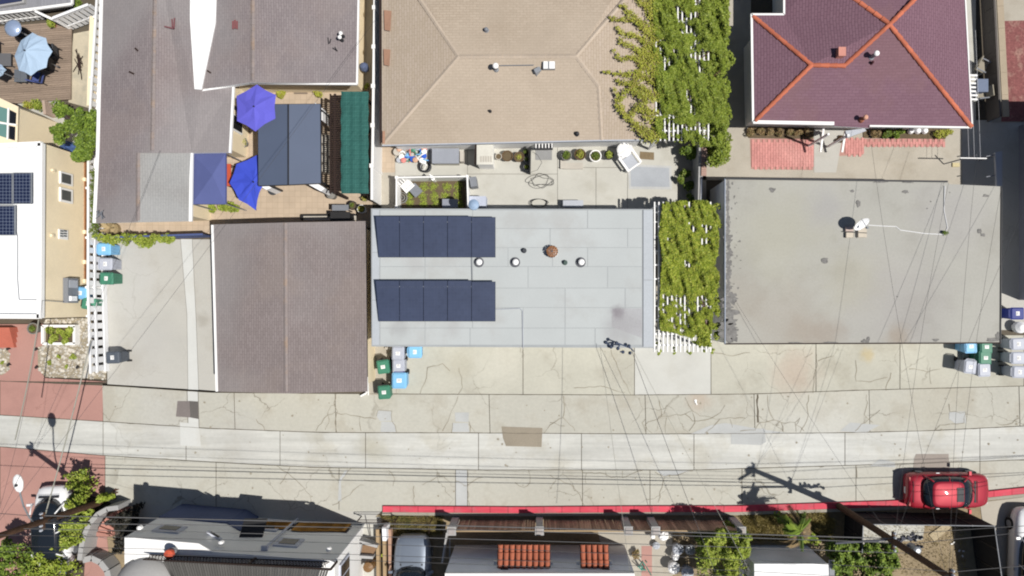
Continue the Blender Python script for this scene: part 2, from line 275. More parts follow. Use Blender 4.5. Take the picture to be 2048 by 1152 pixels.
# ---------------- leaves ----------------
def leaves(name, pts, size, mats, parent=None, up=.6, jitter=.5, narrow=.55):
    pts = np.asarray(pts, dtype=np.float64)
    if parent is not None: pts = pts-np.array(ORG[parent.name])
    n = len(pts); nrm = rng.normal(size=(n, 3)); nrm[:, 2] = np.abs(nrm[:, 2])+up*2; nrm /= np.linalg.norm(nrm, axis=1)[:, None]
    t = rng.normal(size=(n, 3)); t -= nrm*(t*nrm).sum(1)[:, None]; t /= np.linalg.norm(t, axis=1)[:, None]; b = np.cross(nrm, t)
    s = size*(1-jitter/2+jitter*rng.random(n))[:, None]
    q = np.stack([pts-t*s*.5, pts+b*s*narrow*.5-nrm*s*.1, pts+t*s*.5, pts-b*s*narrow*.5-nrm*s*.1], 1).reshape(-1, 3)
    me = bpy.data.meshes.new(name); me.vertices.add(4*n); me.vertices.foreach_set('co', q.ravel().astype(np.float32))
    me.loops.add(4*n); me.loops.foreach_set('vertex_index', np.arange(4*n, dtype=np.int32)); me.polygons.add(n)
    me.polygons.foreach_set('loop_start', np.arange(0, 4*n, 4, dtype=np.int32)); me.polygons.foreach_set('loop_total', np.full(n, 4, dtype=np.int32))
    for m in mats: me.materials.append(m)
    me.polygons.foreach_set('material_index', rng.choice(len(mats), n, p=[.36, .28, .2, .16][:len(mats)] if len(mats) == 4 else None).astype(np.int32))
    me.update(calc_edges=True); o = bpy.data.objects.new(name, me); COL.objects.link(o); o['kind'] = 'stuff'
    if parent is not None: o.parent = parent
    ORG[o.name] = ORG[parent.name].copy() if parent is not None else Vector((0, 0, 0)); return o
def ball(c, r, n, flat=.7, shell=.55):
    d = rng.normal(size=(n, 3)); d /= np.linalg.norm(d, axis=1)[:, None]; d[:, 2] *= flat
    return np.array(c)+d*r*(shell+(1-shell)*rng.random(n))[:, None]
def inpoly(x, y, poly):
    c = np.zeros(len(x), bool); n = len(poly)
    for i in range(n):
        x0, y0 = poly[i]; x1, y1 = poly[i-1]
        if y0 == y1: continue
        c ^= ((y0 > y) != (y1 > y)) & (x < (x1-x0)*(y-y0)/(y1-y0)+x0)
    return c
def poly_pts(poly, n):
    xs = [p[0] for p in poly]; ys = [p[1] for p in poly]; x = rng.uniform(min(xs), max(xs), n); y = rng.uniform(min(ys), max(ys), n)
    k = inpoly(x, y, [(p[0], p[1]) for p in poly]); return x[k], y[k]
_ph = rng.uniform(0, 6.28, (12, 3)); _fr = rng.uniform(.6, 3.2, 12)
def lump(x, y, f=1.0):     # smooth pseudo-noise 0..1
    v = np.zeros_like(np.asarray(x, dtype=float))
    for (a, b, c), fr in zip(_ph, _fr): v = v+np.sin(fr*f*(x*math.cos(a)+y*math.sin(a))+b)*np.cos(fr*f*.7*(y*math.cos(c)-x*math.sin(c))+c)
    return .5+.5*np.tanh(v/2.2)
def bush(name, label, cat, cpx, r, h, n, mats, size=.1, z0=0, group=None, clumps=6):
    p = P(cpx[0], cpx[1], z0+h*.6); t = thing(name, label, cat, (p.x, p.y, z0), group); pts = []
    for i in range(clumps):
        a = random.random()*6.28; d = r*.62*math.sqrt(random.random()); rr = r*random.uniform(.38, .55)
        pts.append(ball((p.x+d*math.cos(a), p.y+d*math.sin(a), z0+h*.55*random.uniform(.8, 1.2)), rr, n//clumps, .8*h/r if h < r else .9))
    leaves('foliage', np.concatenate(pts), size, mats, t)
    mb = MB()
    for i in range(4): a = i*1.6; mb.tube([(p.x, p.y, z0), (p.x+r*.3*math.cos(a), p.y+r*.3*math.sin(a), z0+h*.6)], .02, 5)
    mb.build('stem', M['stem'], t); return t
def tree(label, base, crown, r, zt, n, mats, size=.14, group=None, spread=1.0):
    b = Vector(base); t = thing('tree', label, 'tree', b, group); mb = MB(); c = Vector((crown[0], crown[1], zt))
    mb.tube([b, b.lerp(c, .35), b.lerp(c, .75)], .16, 8, r2=.08); mb.build('trunk', M['bark'], t, smooth=True)
    pts = []; lb = MB()
    for i in range(30):
        a = random.random()*6.28; d = r*.9*math.sqrt(random.random()); rr = r*random.uniform(.14, .34); q = (c.x+d*math.cos(a)*spread, c.y+d*math.sin(a), zt+random.uniform(-.25, .3)*r)
        pts.append(ball(q, rr, n//30, .75, .2)); lb.tube([b.lerp(c, .5), q], .05, 5, r2=.02)
    lb.build('limb', M['bark'], t); leaves('crown', np.concatenate(pts), size, mats, t); return t
# ================= ground, alley, drives =================
mb = MB(); mb.prism([(-300, -300), (300, -300), (300, 300), (-300, 300)], -.6, -.13); g = struct(mb.build('ground', M['joint']))
def sheet(name, px, mat, z=-.02, z0=-.12):
    m_ = MB(); m_.prism([tuple(p[:2]) for p in PP(px)], z0, z); return struct(m_.build(name, mat))
def yline(pts):
    def f(x):
        for (a, b), (c, d) in zip(pts, pts[1:]):
            if x <= c: return b+(d-b)*(x-a)/(c-a)
        return pts[-1][1]
    return f
Ya = yline([(-400, 740), (0, 762), (215, 771), (425, 785), (780, 788), (1270, 790), (1510, 788), (1700, 781), (2048, 772), (2500, 765)])
Yb = yline([(-400, 810), (0, 830), (205, 843), (425, 857), (640, 865), (960, 866), (1300, 868), (1650, 866), (1850, 862), (2048, 852), (2500, 830)])
Yc = yline([(-400, 880), (0, 893), (205, 911), (510, 929), (640, 935), (960, 940), (1390, 940), (1690, 931), (2048, 920), (2500, 900)])
Yd = yline([(-400, 985), (0, 1005), (265, 1012), (480, 1020), (765, 1024), (1000, 1015), (1290, 1012), (1470, 1012), (1800, 1000), (2048, 985), (2500, 960)])
road = MB(); road.prism([tuple(p[:2]) for p in PP([(-400, 735)]+[(x, Ya(x)-4) for x in (0, 215, 425, 780, 1270, 1700, 2048, 2500)]+[(x, Yd(x)+6) for x in (2500, 2048, 1800, 1470, 1000, 765, 480, 265, 0, -400)])], -.12, -.022)
road = struct(road.build('road', M['joint']))
def slab(px, mat, parent, gap=.035, z=0.0, zj=.006, name='slab'):
    w = inset([tuple(p[:2]) for p in PP(px)], gap/2); m_ = MB(); m_.prism(w, -.1, z+random.uniform(-zj, 0)); return m_.build(name, mat, parent)
def strip(xs, top, bot, mat, parent, sl=0, **k):
    for a, b in zip(xs, xs[1:]):
        mid = [a+(b-a)*t for t in (.33, .66)]
        px = [(a+sl, top(a))]+[(m_, top(m_)) for m_ in mid]+[(b+sl, top(b))]+[(b, bot(b))]+[(m_, bot(m_)) for m_ in mid[::-1]]+[(a, bot(a))]
        slab(px, mat(a) if callable(mat) else mat, parent, **k)
strip([-400, -80, 206, 372, 560, 731, 957, 1163, 1388, 1690, 1960, 2500], Yb, Yc, M['road_mid'], road)
strip([-400, 0, 206], Ya, Yb, M['red_conc'], road); strip([206, 376, 398, 470, 672, 980, 1292, 1510, 1740, 2040, 2500], Ya, Yb, lambda a: M['white_conc'] if a == 376 else M['road'], road, sl=-2)
strip([-400, 0, 210], Yc, lambda x: Yd(x)+4, M['red_conc'], road); strip([210, 432, 678, 911, 935, 1165, 1300, 1484, 1712, 1960, 2500], Yc, Yd, lambda a: M['patch_grey'] if a in (911,) else M['road'], road)
# aprons and drives
drv = sheet('driveway', [(211, 470), (430, 470), (440, 787), (205, 772)], M['joint'], z=-.022)
slab([(212, 478), (361, 478), (374, 630), (376, 779), (214, 769)], M['drive'], drv)
slab([(361, 478), (384, 478), (392, 640), (397, 780), (376, 779), (374, 630)], M['white_conc'], drv, gap=.01)
slab([(384, 478), (428, 478), (439, 783), (397, 780), (392, 640)], M['drive'], drv)
apr = sheet('garage_apron', [(733, 680), (2500, 640), (2500, 765), (2048, 771), (1510, 787), (780, 787), (733, 787)], M['joint'], z=-.022)
Ye = lambda x: 675 if x < 2003 else 600
strip([735, 1046, 1269], lambda x: 676, Ya, M['apron'], apr); strip([1269, 1422], lambda x: 660, Ya, M['new_conc'], apr)
strip([1422, 1632, 1800, 2048, 2500], lambda x: 670, Ya, M['apron'], apr)
# repair patches (thin overlays)
def patch(px, mat, name='repair_patch', z=.006, par=road):
    m_ = MB(); m_.prism([tuple(p[:2]) for p in PP(px)], .0005, z); return m_.build(name, mat, par)
patch([(355, 802), (379, 802), (381, 835), (352, 833)], M['patch_mid']); patch([(379, 802), (396, 803), (397, 838), (381, 835)], M['patch_dark'], z=.008)
patch([(1003, 853), (1085, 856), (1083, 894), (1012, 892), (1006, 876)], M['patch_tan']); patch([(1832, 908), (1897, 908), (1899, 945), (1826, 945), (1828, 918)], M['patch_pink'])
for px in ([(757, 821), (782, 822), (784, 841), (760, 842), (753, 832)], [(763, 843), (788, 844), (792, 864), (761, 864)], [(910, 825), (938, 825), (937, 844), (911, 843)], [(905, 846), (936, 846), (939, 864), (903, 864)],
           [(1463, 857), (1529, 857), (1532, 884), (1522, 890), (1462, 888)], [(1899, 824), (1930, 823), (1932, 846), (1912, 848), (1898, 838)], [(678, 960), (690, 941), (698, 941), (682, 962), (683, 1003), (676, 1002)],
           [(1312, 941), (1384, 941), (1352, 950), (1328, 953)], [(360, 845), (397, 847), (402, 893), (361, 891)]):
    patch(px, M['white_conc'] if px[0] == (360, 845) else M['patch_grey'], z=.005)
m_ = MB()
for px in ([(1380, 868), (1420, 851), (1450, 846), (1520, 858), (1575, 866)], [(1680, 862), (1700, 845), (1760, 850), (1730, 866)], [(1740, 932), (1790, 935), (1790, 925), (1760, 918)]): m_.prism([tuple(p[:2]) for p in PP(px)], .0005, .004)
m_.build('repair_patch', M['patch_grey'], road)
# long-running cracks and open joints
def wander(pts, amp=2.2, step=9):
    o = []
    for (a, b), (c, d) in zip(pts, pts[1:]):
        n = max(2, int(math.hypot(c-a, d-b)/step))
        for i in range(n):
            t = i/n; o.append((a+(c-a)*t+random.uniform(-amp, amp)*(i > 0), b+(d-b)*t+random.uniform(-amp, amp)*(i > 0)))
    return o+[pts[-1]]
cr = MB(); cracks = [
 [(672, 788), (668, 805), (675, 822), (670, 845), (674, 866)], [(672, 825), (720, 833), (753, 838)], [(672, 822), (655, 830), (632, 862)], [(655, 828), (658, 845), (650, 860)], [(720, 833), (722, 862)], [(655, 828), (662, 812), (670, 808)],
 [(512, 838), (525, 850), (530, 862)], [(916, 793), (900, 830), (885, 862)], [(937, 848), (950, 864)], [(855, 735), (850, 765), (840, 788)], [(855, 735), (885, 727), (900, 742)], [(918, 735), (925, 775), (915, 790)],
 [(753, 832), (756, 820), (784, 822), (784, 842), (790, 850), (793, 864)], [(905, 846), (903, 865)], [(938, 843), (940, 864)],
 [(1127, 792), (1129, 815), (1126, 835), (1140, 850), (1150, 862)], [(1126, 835), (1100, 850), (1088, 866)], [(1100, 845), (1130, 852)], [(1290, 850), (1325, 832), (1370, 828), (1385, 822), (1370, 795)], [(1323, 832), (1318, 800)], [(1333, 835), (1331, 866)],
 [(1385, 822), (1400, 832), (1440, 838), (1490, 836)], [(1370, 828), (1385, 842), (1410, 840), (1440, 826), (1450, 810)], [(1385, 825), (1390, 845), (1378, 862)], [(1440, 838), (1425, 855), (1410, 866)], [(1460, 838), (1465, 855)], [(1292, 866), (1284, 845), (1290, 838)], [(1290, 850), (1304, 866)],
 [(1535, 790), (1536, 812), (1548, 840), (1520, 845), (1510, 860), (1480, 862)], [(1544, 840), (1562, 845), (1590, 845), (1600, 835), (1592, 850), (1608, 862)], [(1590, 845), (1592, 864)], [(1562, 845), (1566, 862)],
 [(1633, 708), (1635, 730), (1628, 755), (1626, 786)], [(1636, 722), (1665, 712)], [(1610, 715), (1625, 706)], [(1782, 745), (1775, 765), (1772, 781)], [(1733, 789), (1735, 805), (1728, 830), (1745, 845)], [(1898, 808), (1900, 824), (1932, 824), (1928, 846), (1902, 848)], [(1900, 848), (1880, 850), (1870, 860)], [(1860, 735), (1862, 768)], [(1711, 720), (1712, 762), (1740, 764), (1775, 755)],
 [(1818, 738), (1855, 744), (1880, 738)], [(1617, 790), (1614, 840), (1600, 865)],
 [(550, 930), (575, 945), (600, 968), (620, 990), (622, 1005)], [(580, 934), (572, 950), (560, 968)], [(703, 936), (685, 958)], [(665, 1010), (700, 990), (715, 974), (728, 970)], [(777, 940), (790, 958), (786, 972)], [(876, 945), (878, 955), (908, 952)], [(878, 952), (862, 962), (845, 970)], [(828, 972), (826, 1000), (830, 1018)], [(935, 940), (938, 1018)],
 [(910, 962), (925, 968), (935, 972), (950, 960), (966, 955)], [(1057, 941), (1060, 965), (1048, 975), (1030, 965)], [(1163, 942), (1173, 946), (1210, 948), (1222, 955), (1245, 955), (1262, 948), (1285, 941)], [(1211, 943), (1213, 954)], [(1245, 942), (1245, 955)], [(1173, 946), (1172, 968)],
 [(1310, 944), (1328, 953), (1345, 951), (1385, 942)], [(1329, 955), (1324, 975), (1316, 1005)], [(1100, 950), (1140, 968), (1160, 990), (1172, 1020)], [(728, 960), (760, 962)], [(1712, 932), (1714, 955)], [(1760, 820), (1710, 862)], [(1992, 845), (2005, 850), (2025, 846), (2040, 835)],
 [(1222, 700), (1240, 745), (1262, 790)], [(1148, 776), (1200, 772), (1250, 785)], [(1422, 705), (1465, 712), (1500, 705)]]
for c_ in cracks: cr.ribbon([P(a, b) for a, b in wander(c_)], .028, .009, 0)
for f_ in (Ya, Yb, Yc):
    cr.ribbon([P(x+random.uniform(-3, 3), f_(x)+random.uniform(-.6, .6)) for x in range(-60, 2140, 17)], .022, .0095, 1)
cr.ribbon([P(a, b) for a, b in wander([(1515, 789), (1514, 800), (1516, 822), (1516, 845)], 1.2)], .07, .010, 1)
o = stuff(cr.build('crack', [M['crackm'], M['crackd']], road))
# kerb: raised, painted red
def band(name, top, bot, xs, mat, z0=-.1, z=.13, label=None):
    m_ = MB(); k = (H-z)/H
    for a, b in zip(xs, xs[1:]): m_.prism([tuple(p[:2]) for p in PP([(a, top(a)), (b, top(b)), (b, bot(b)), (a, bot(a))], 0)], z0, z)
    return m_
kt = yline([(765, 1012), (1040, 1014), (1290, 1012), (1470, 1012), (1800, 1001), (2060, 974), (2500, 930)])
kx = [765]+list(range(800, 2500, 36)); kb = MB()
kerb = struct(band('kerb', lambda x: kt(x)+11, lambda x: kt(x)+17, kx, None, z=.125).build('kerb', M['kerb']))
for a, b in zip(kx, kx[1:]):
    m_ = MB(); w = inset([tuple(p[:2]) for p in PP([(a, kt(a)), (b, kt(b)), (b, kt(b)+12.5), (a, kt(a)+12.5)], .13)], .009); m_.prism(w, -.1, .13+random.uniform(-.006, 0))
    m_.build('red_kerbstone', M['red_paint'], kerb)
# ground behind the kerb
struct(sheet('verge', [(210, 1014), (480, 1022), (765, 1026), (1290, 1022), (1800, 1010), (2500, 960), (2500, 1500), (-400, 1500), (-400, 1010), (0, 1008)], M['dirt'], z=-.03))
sheet('garage_forecourt', [(225, 1008), (480, 1016), (765, 1021), (750, 1034), (862, 1029), (862, 1046), (700, 1052), (700, 1080), (230, 1080)], M['drive'], z=-.005)
sheet('red_forecourt', [(-400, 1006), (0, 1008), (208, 1012), (225, 1200), (175, 1300), (-400, 1400)], M['red_conc'], z=-.004)
sheet('path', [(700, 1050), (860, 1030), (862, 1046), (770, 1062), (760, 1300), (690, 1300)], M['yard_conc'], z=-.012)
sheet('entrance_path', [(1195, 1060), (1345, 1060), (1345, 1300), (1250, 1300)], M['tan_conc'], z=-.01); sheet('brick_path', [(1283, 1092), (1304, 1092), (1304, 1300), (1283, 1300)], M['red_conc'], z=-.003)
sheet('side_yard', [(1700, 1040), (1995, 1040), (2010, 1300), (1690, 1300)], M['dirt'], z=-.01)
sheet('street_forecourt', [(1960, 1005), (2500, 940), (2500, 1300), (2000, 1300)], M['tan_conc'], z=-.008)
# upper lots
sheet('back_yard', [(760, 270), (1400, 270), (1405, 430), (745, 430), (745, 270)], M['joint'], z=-.03)
byd = bpy.data.objects['back_yard']
for px in ([(790, 280), (935, 280), (935, 420), (790, 420)], [(935, 280), (1115, 280), (1115, 348), (935, 348)], [(935, 348), (1115, 348), (1115, 425), (935, 425)], [(1115, 335), (1192, 335), (1192, 425), (1115, 425)],
           [(1115, 280), (1255, 280), (1255, 335), (1115, 335)], [(1192, 335), (1255, 335), (1255, 425), (1192, 425)], [(1255, 280), (1355, 280), (1355, 425), (1255, 425)]): slab(px, M['yard_conc'], byd, gap=.02)
slab([(762, 285), (790, 285), (790, 345), (762, 345)], M['paver'], byd, gap=.0); slab([(762, 345), (790, 345), (790, 425), (762, 425)], M['tan_conc'], byd, gap=.0)
sheet('patio', [(380, 160), (745, 150), (745, 455), (210, 476), (210, 440), (380, 440)], M['paver'], z=-.01)
sheet('side_path', [(713, -80), (768, -80), (765, 170), (713, 170)], M['tan_conc'], z=-.008)
sheet('lane', [(1350, 285), (1412, 285), (1415, 700), (1310, 700), (1310, 425), (1350, 425)], M['tan_conc'], z=-.012)
sheet('yard_path', [(1405, -150), (1502, -150), (1502, 360), (1405, 360)], M['tan_conc'], z=-.012)
sheet('front_walk', [(1445, 238), (1925, 238), (1925, 375), (1445, 365)], M['tan_conc'], z=-.010)
sheet('side_walk', [(1900, -150), (1952, -150), (1952, 245), (1900, 245)], M['yard_conc'], z=-.009)
sheet('neighbour_alley', [(1925, 240), (2500, 240), (2500, 660), (1925, 660)], M['drive'], z=-.02)
sheet('neighbour_walk', [(1962, -150), (2500, -150), (2500, 245), (1985, 245)], M['tan_conc'], z=-.009); sheet('mulch_bed', [(2008, 42), (2500, 30), (2500, 243), (2003, 243)], M['gravel_red'], z=.01)
bp_ = sheet('brick_patio', [(1500, 277), (1890, 277), (1890, 293), (1726, 293), (1726, 310), (1668, 312), (1628, 312), (1626, 340), (1502, 338)], M['red_conc'], z=-.002)
# oil drips, tyre scuffs and leaf litter on the concrete
dr = MB()
for i in range(150):
    x = random.uniform(220, 2040); y = random.choice([random.uniform(Ya(x)+6, Yb(x)-6), random.uniform(Yb(x)+6, Yc(x)-6), random.uniform(Yc(x)+6, Yd(x)-8), random.uniform(Ya(x)+6, Yd(x)-8)]); p = P(x, y); r = random.uniform(.015, .07); k = 7
    dr.add([(p.x+r*random.uniform(.6, 1.3)*math.cos(a), p.y+r*random.uniform(.6, 1.3)*math.sin(a), .0072+i*.000012) for a in [j*2*math.pi/k for j in range(k)]], [tuple(range(k))])
stuff(dr.build('drip_stain', MAT('drip_stain', C(172, 162, 142), fine=.2), road))
# ================= buildings =================
def walls(parent, roof_px, z, mat, over=.3, name='wall', z0=-.1, px_z=None):
    w = inset([tuple(p[:2]) for p in PP(roof_px, z)], over) if over else [tuple(p[:2]) for p in PP(roof_px, z)]
    for i in range(len(w)):
        a, b = Vector(w[i]+(0,)), Vector(w[(i+1) % len(w)]+(0,))
        if (b-a).length < .25: continue
    m_ = MB(); m_.prism(w, z0, z-.04); return m_.build(name, mat, parent), w
def roofmesh(parent, V, faces, outline, mats, th=.14, name='roof'):
    """V: name -> (px, py, z); faces: (names, material index); outline: eave names in order"""
    m_ = MB(); W_ = {k: P(*v) for k, v in V.items()}
    for f, mi in faces:
        vs = [W_[k] for k in f]; n = (vs[1]-vs[0]).cross(vs[2]-vs[0])
        if n.z < 0: vs = vs[::-1]
        m_.add(vs, [tuple(range(len(vs)))], mi)
    n = len(outline)
    for i in range(n):
        a, b = W_[outline[i]], W_[outline[(i+1) % n]]; d = Vector((0, 0, th)); m_.add([a, b, b-d, a-d], [(0, 1, 2, 3)], len(mats)-1)
    m_.add([W_[k]-Vector((0, 0, th)) for k in outline], [tuple(range(n))], len(mats)-1)
    return m_.build(name, mats, parent)
def gutter(parent, pts, w=.11, mat=None, name='gutter', h=.12):
    for a, b in zip(pts, pts[1:]):
        m_ = MB(); m_.bar(P(*a)-Vector((0, 0, h/2-.03)), P(*b)-Vector((0, 0, h/2-.03)), w, h); m_.build(name, mat or M['white'], parent)
def pipe_vent(parent, x, y, z, r=.07, h=.3, mat=None, cap=None, name='roof_vent', capr=None):
    p = P(x, y, z+h); m_ = MB(); m_.lathe((p.x, p.y, z-.15), [(r*1.9, 0), (r*1.5, .17), (r, .2), (r, h+.15)], 12, 0)
    cr_ = capr or r; m_.lathe((p.x, p.y, z+h-.05), [(cr_, 0), (cr_*1.1, .04), (cr_*.8, .09), (.01, .11)], 12, 1)
    return m_.build(name, [mat or M['metal_dark'], cap or mat or M['metal_dark']], parent, smooth=False)
SH_A = SHINGLE('brown_shingle_vertical', C(160, 148, 145), C(150, 138, 136), C(130, 119, 117), True, row=.115, patch=C(166, 148, 138), patch_amt=.25, bleach=C(168, 162, 158))
SH_A2 = SHINGLE('brown_shingle_pale', C(172, 166, 158), C(164, 158, 151), C(144, 138, 133), True, row=.115, bleach=C(188, 188, 184))
SH_B = SHINGLE('garage_shingle', C(158, 145, 140), C(149, 136, 131), C(130, 118, 114), True, row=.115, patch=C(164, 148, 136), patch_amt=.3, bleach=C(160, 154, 150))
SH_D = SHINGLE('tan_shingle', C(204, 185, 162), C(194, 175, 152), C(174, 154, 131), False, row=.13, patch=C(184, 165, 142), patch_amt=.45, bleach=C(208, 190, 168), var=.07)
SH_D2 = SHINGLE('tan_shingle_vertical', C(206, 187, 166), C(200, 181, 158), C(182, 162, 139), True, row=.13, var=.05)
SH_G = SHINGLE('maroon_shingle', C(146, 112, 122), C(140, 106, 116), C(124, 93, 103), False, row=.13, patch=C(146, 112, 108), patch_amt=.35, var=.05, mortar=.010)
SH_G2 = SHINGLE('maroon_shingle_vertical', C(146, 112, 122), C(140, 106, 116), C(120, 90, 100), True, row=.13, var=.04, mortar=.018)
RIDGE_A = MAT('ridge_cap_shingle', C(158, 145, 139), rnd=.035, fine=.12, stain=C(176, 150, 128), stain_amt=.8, sscale=1.3); RIDGE_D = MAT('tan_ridge_cap', C(206, 187, 165), rnd=.02, fine=.08)
def ridgecaps(parent, a, b, step=.3, w=.20, mat=None, name='ridge_cap', th=.025):
    A, B = P(*a), P(*b); n = max(1, round((B-A).length/step)); me = None
    for i in range(n):
        p, q = A.lerp(B, i/n), A.lerp(B, (i+1.06)/n)
        d = (q-p); d2 = Vector((-d.y, d.x, 0)).normalized()*w/2; m_ = MB()
        up0, up1 = Vector((0, 0, .02)), Vector((0, 0, .02+th)); dr = Vector((0, 0, -.035))
        m_.add([p-d2+dr+up0, p+up0+Vector((0, 0, .01)), p+d2+dr+up0, q-d2+dr+up1, q+up1+Vector((0, 0, .01)), q+d2+dr+up1, q-d2+dr, q+d2+dr], [(0, 1, 4, 3), (1, 2, 5, 4), (3, 4, 5, 7, 6)])
        m_.build(name, mat, parent)
# ---- A: long brown-shingled house (left) ----
A = thing('house', 'long house with brown shingle roof and a narrow white flat roof wedge', 'house', P(330, 250))
z0, zr = 2.7, 3.2
walls(A, [(207, -120), (718, -120), (713, 165), (498, 165), (470, 172), (459, 305), (384, 306), (382, 442), (190, 446)], z0, M['stucco_tan'], .35)
V = dict(a=(208, -120, z0), b=(310, -120, zr), c=(380, -120, 2.95), d=(380, 40, 2.95), e=(389, 177, 2.92), e2=(403, 179, 2.92), f=(466, 172, z0), g=(459, 305, z0), h=(384, 306, z0+.02), h2=(384, 306, 3.02), i=(304, 306, zr), j=(382, 442, z0), k=(276, 444, 3.1), l=(190, 446, z0), l2=(198, 300, z0), ii=(276, 306, 3.12))
roofmesh(A, V, [(('a', 'b', 'i', 'ii', 'l2'), 0), (('l2', 'ii', 'k', 'l'), 0), (('b', 'c', 'd', 'e', 'e2', 'f', 'g', 'h', 'i'), 0), (('ii', 'i', 'h'), 1), (('ii', 'h', 'j', 'k'), 1)], ['a', 'l2', 'l', 'k', 'j', 'h', 'g', 'f', 'e2', 'e', 'd', 'c', 'b'], [SH_A, SH_A2, M['white']])
V = dict(a=(436, -120, 2.95), b=(505, -120, 3.2), c=(718, -120, z0), d=(713, 166, z0), e=(505, 165, 3.15), e3=(498, 165, 3.12), f=(403, 179, 2.88), g=(431, 45, 2.93))
roofmesh(A, V, [(('a', 'b', 'e', 'e3', 'f', 'g'), 0), (('b', 'c', 'd', 'e'), 0)], ['a', 'b', 'c', 'd', 'e', 'e3', 'f', 'g'], [SH_A, M['white']])
m_ = MB(); m_.prism([tuple(p[:2]) for p in PP([(380, -120), (380, 40), (389, 178), (402, 179), (431, 45), (436, -120)], 2.98)], 2.8, 2.98); m_.build('flat_roof', M['roof_white'], A)
gutter(A, [(206, -120, z0), (196, 300, z0), (189, 446, z0)], .16); gutter(A, [(383, 306, z0), (381, 443, z0)], .14); gutter(A, [(467, 174, z0), (460, 306, z0)], .1)
gutter(A, [(404, 181, 2.88), (498, 166, 2.78), (714, 168, z0)], .09); gutter(A, [(719, -120, z0), (714, 168, z0)], .08)
ridgecaps(A, (311, -100, zr), (304, 300, zr), mat=RIDGE_A); ridgecaps(A, (505, -100, 3.2), (505, 160, 3.15), mat=RIDGE_A); ridgecaps(A, (276, 306, 3.12), (276, 440, 3.1), mat=RIDGE_A)
for x, y in ((681, 66), (679, 74)): pipe_vent(A, x, y, 2.76, .06, .45, M['metal_dark'], M['white'], capr=.09)
def marks(parent, segs, z, w, mat, name, h=.03):
    m_ = MB()
    for (a, b, c, d) in segs: p, q = P(a, b, z), P(c, d, z); m_.bar(p, q, w, h)
    return m_.build(name, mat, parent)
def roof_z(xa, za, xb, zb): return lambda x: za+(zb-za)*(x-xa)/(xb-xa)
marks(A, [(329, 53, 348, 57), (348, 57, 349, 36), (344, 38, 345, 54)], 3.14, .06, MAT('faded_red_wood', C(134, 86, 88)), 'lumber')
marks(A, [(466, 42, 466, 58), (474, 42, 474, 58), (470, 40, 470, 57)], 3.14, .06, MAT('faded_red_wood_b', C(150, 84, 84)), 'lumber')
marks(A, [(258, 143, 268, 148), (270, 96, 276, 102)], 3.1, .08, M['wood_dark'], 'debris'); marks(A, [(414, 141, 422, 146)], 2.93, .07, M['wood_dark'], 'debris')
for sg in ((665, 96, 675, 102), (670, 94, 674, 102), (656, 75, 657, 88), (662, 78, 659, 87)): marks(A, [sg], 2.84, .04, M['metal_dark'], 'wire_scrap')
# windows on the patio side
for y0, y1 in ((192, 224), (229, 262)):
    m_ = MB(); a, b = P(474, y0, 1.7), P(474, y1, 1.7); x = P(459, 250, 2.7).x+.02
    m_.box((x-.24, (a.y+b.y)/2, 1.5), (.10, abs(a.y-b.y), 1.3)); fr = m_.build('window', M['white'], A)
    m_ = MB(); m_.box((x-.18, (a.y+b.y)/2, 1.5), (.04, abs(a.y-b.y)-.16, 1.1)); m_.build('pane', M['glass'], fr)
# ---- B: brown garage ----
B = thing('garage', 'garage with plain brown shingle gable roof and white edge boards, left of the solar panels', 'garage', P(580, 610))
walls(B, [(427, 449), (731, 442), (734, 783), (436, 783)], 2.75, M['stucco_tan'], .25)
V = dict(a=(427, 449, 2.75), b=(570, 445, 3.05), c=(731, 442, 2.75), d=(735, 783, 2.75), e=(572, 787, 3.05), f=(436, 783, 2.75))
roofmesh(B, V, [(('a', 'b', 'e', 'f'), 0), (('b', 'c', 'd', 'e'), 0)], ['a', 'b', 'c', 'd', 'e', 'f'], [SH_B, M['metal_dark']])
gutter(B, [(425, 450, 2.75), (434, 783, 2.75)], .11); gutter(B, [(732, 680, 2.7), (735, 783, 2.7)], .05); ridgecaps(B, (570, 446, 3.05), (572, 782, 3.05), mat=RIDGE_A)
m_ = MB(); m_.bar(P(731, 700, 2.6), P(733, 784, 2.6), .07, .07); m_.build('downpipe', M['white'], B)
# ---- C: grey flat-roofed garage with solar panels ----
Cc = thing('garage', 'flat grey-roofed garage carrying two dark blue solar arrays', 'garage', P(1020, 555))
zc = 3.0; cp = [(742, 417), (1306, 418), (1308, 696), (743, 693)]
walls(Cc, cp, zc, M['stucco_white'], .05)
m_ = MB(); m_.prism([tuple(p[:2]) for p in PP(cp, zc)], zc-.25, zc); m_.build('roof', MAT('seam_bitumen', C(182, 184, 182)), Cc)
def msheet(x0, y0, x1, y1):
    w = inset([tuple(p[:2]) for p in PP([(x0, y0), (x1, y0), (x1, y1), (x0, y1)], zc+.012)], .013); m_ = MB(); m_.prism(w, zc, zc+.012+random.uniform(-.004, .004)); return m_.build('membrane_sheet', M['membrane'], Cc)
rows = [420, 457, 495, 533, 576, 615, 656, 690]; offs = [(1175,), (1100, 1255), (1016, 1105, 1175), (1056, 1215), (1130, 1250), (1046, 1130), (940, 1130, 1190)]
for (ya, yb), cs in zip(zip(rows, rows[1:]), offs):
    xs = [760]+[c for c in (850, 945) if c < min(cs)-40]+list(cs)+[1284]
    for a, b in zip(xs, xs[1:]): msheet(a, ya, b, yb)
for ya, yb in ((419, 505), (505, 600), (600, 690)):
    w = inset([tuple(p[:2]) for p in PP([(744, ya), (759, ya), (759, yb), (744, yb)], zc)], .01); m_ = MB(); m_.prism(w, zc, zc+.03); m_.build('edge_flashing', M['membrane_edge'], Cc)
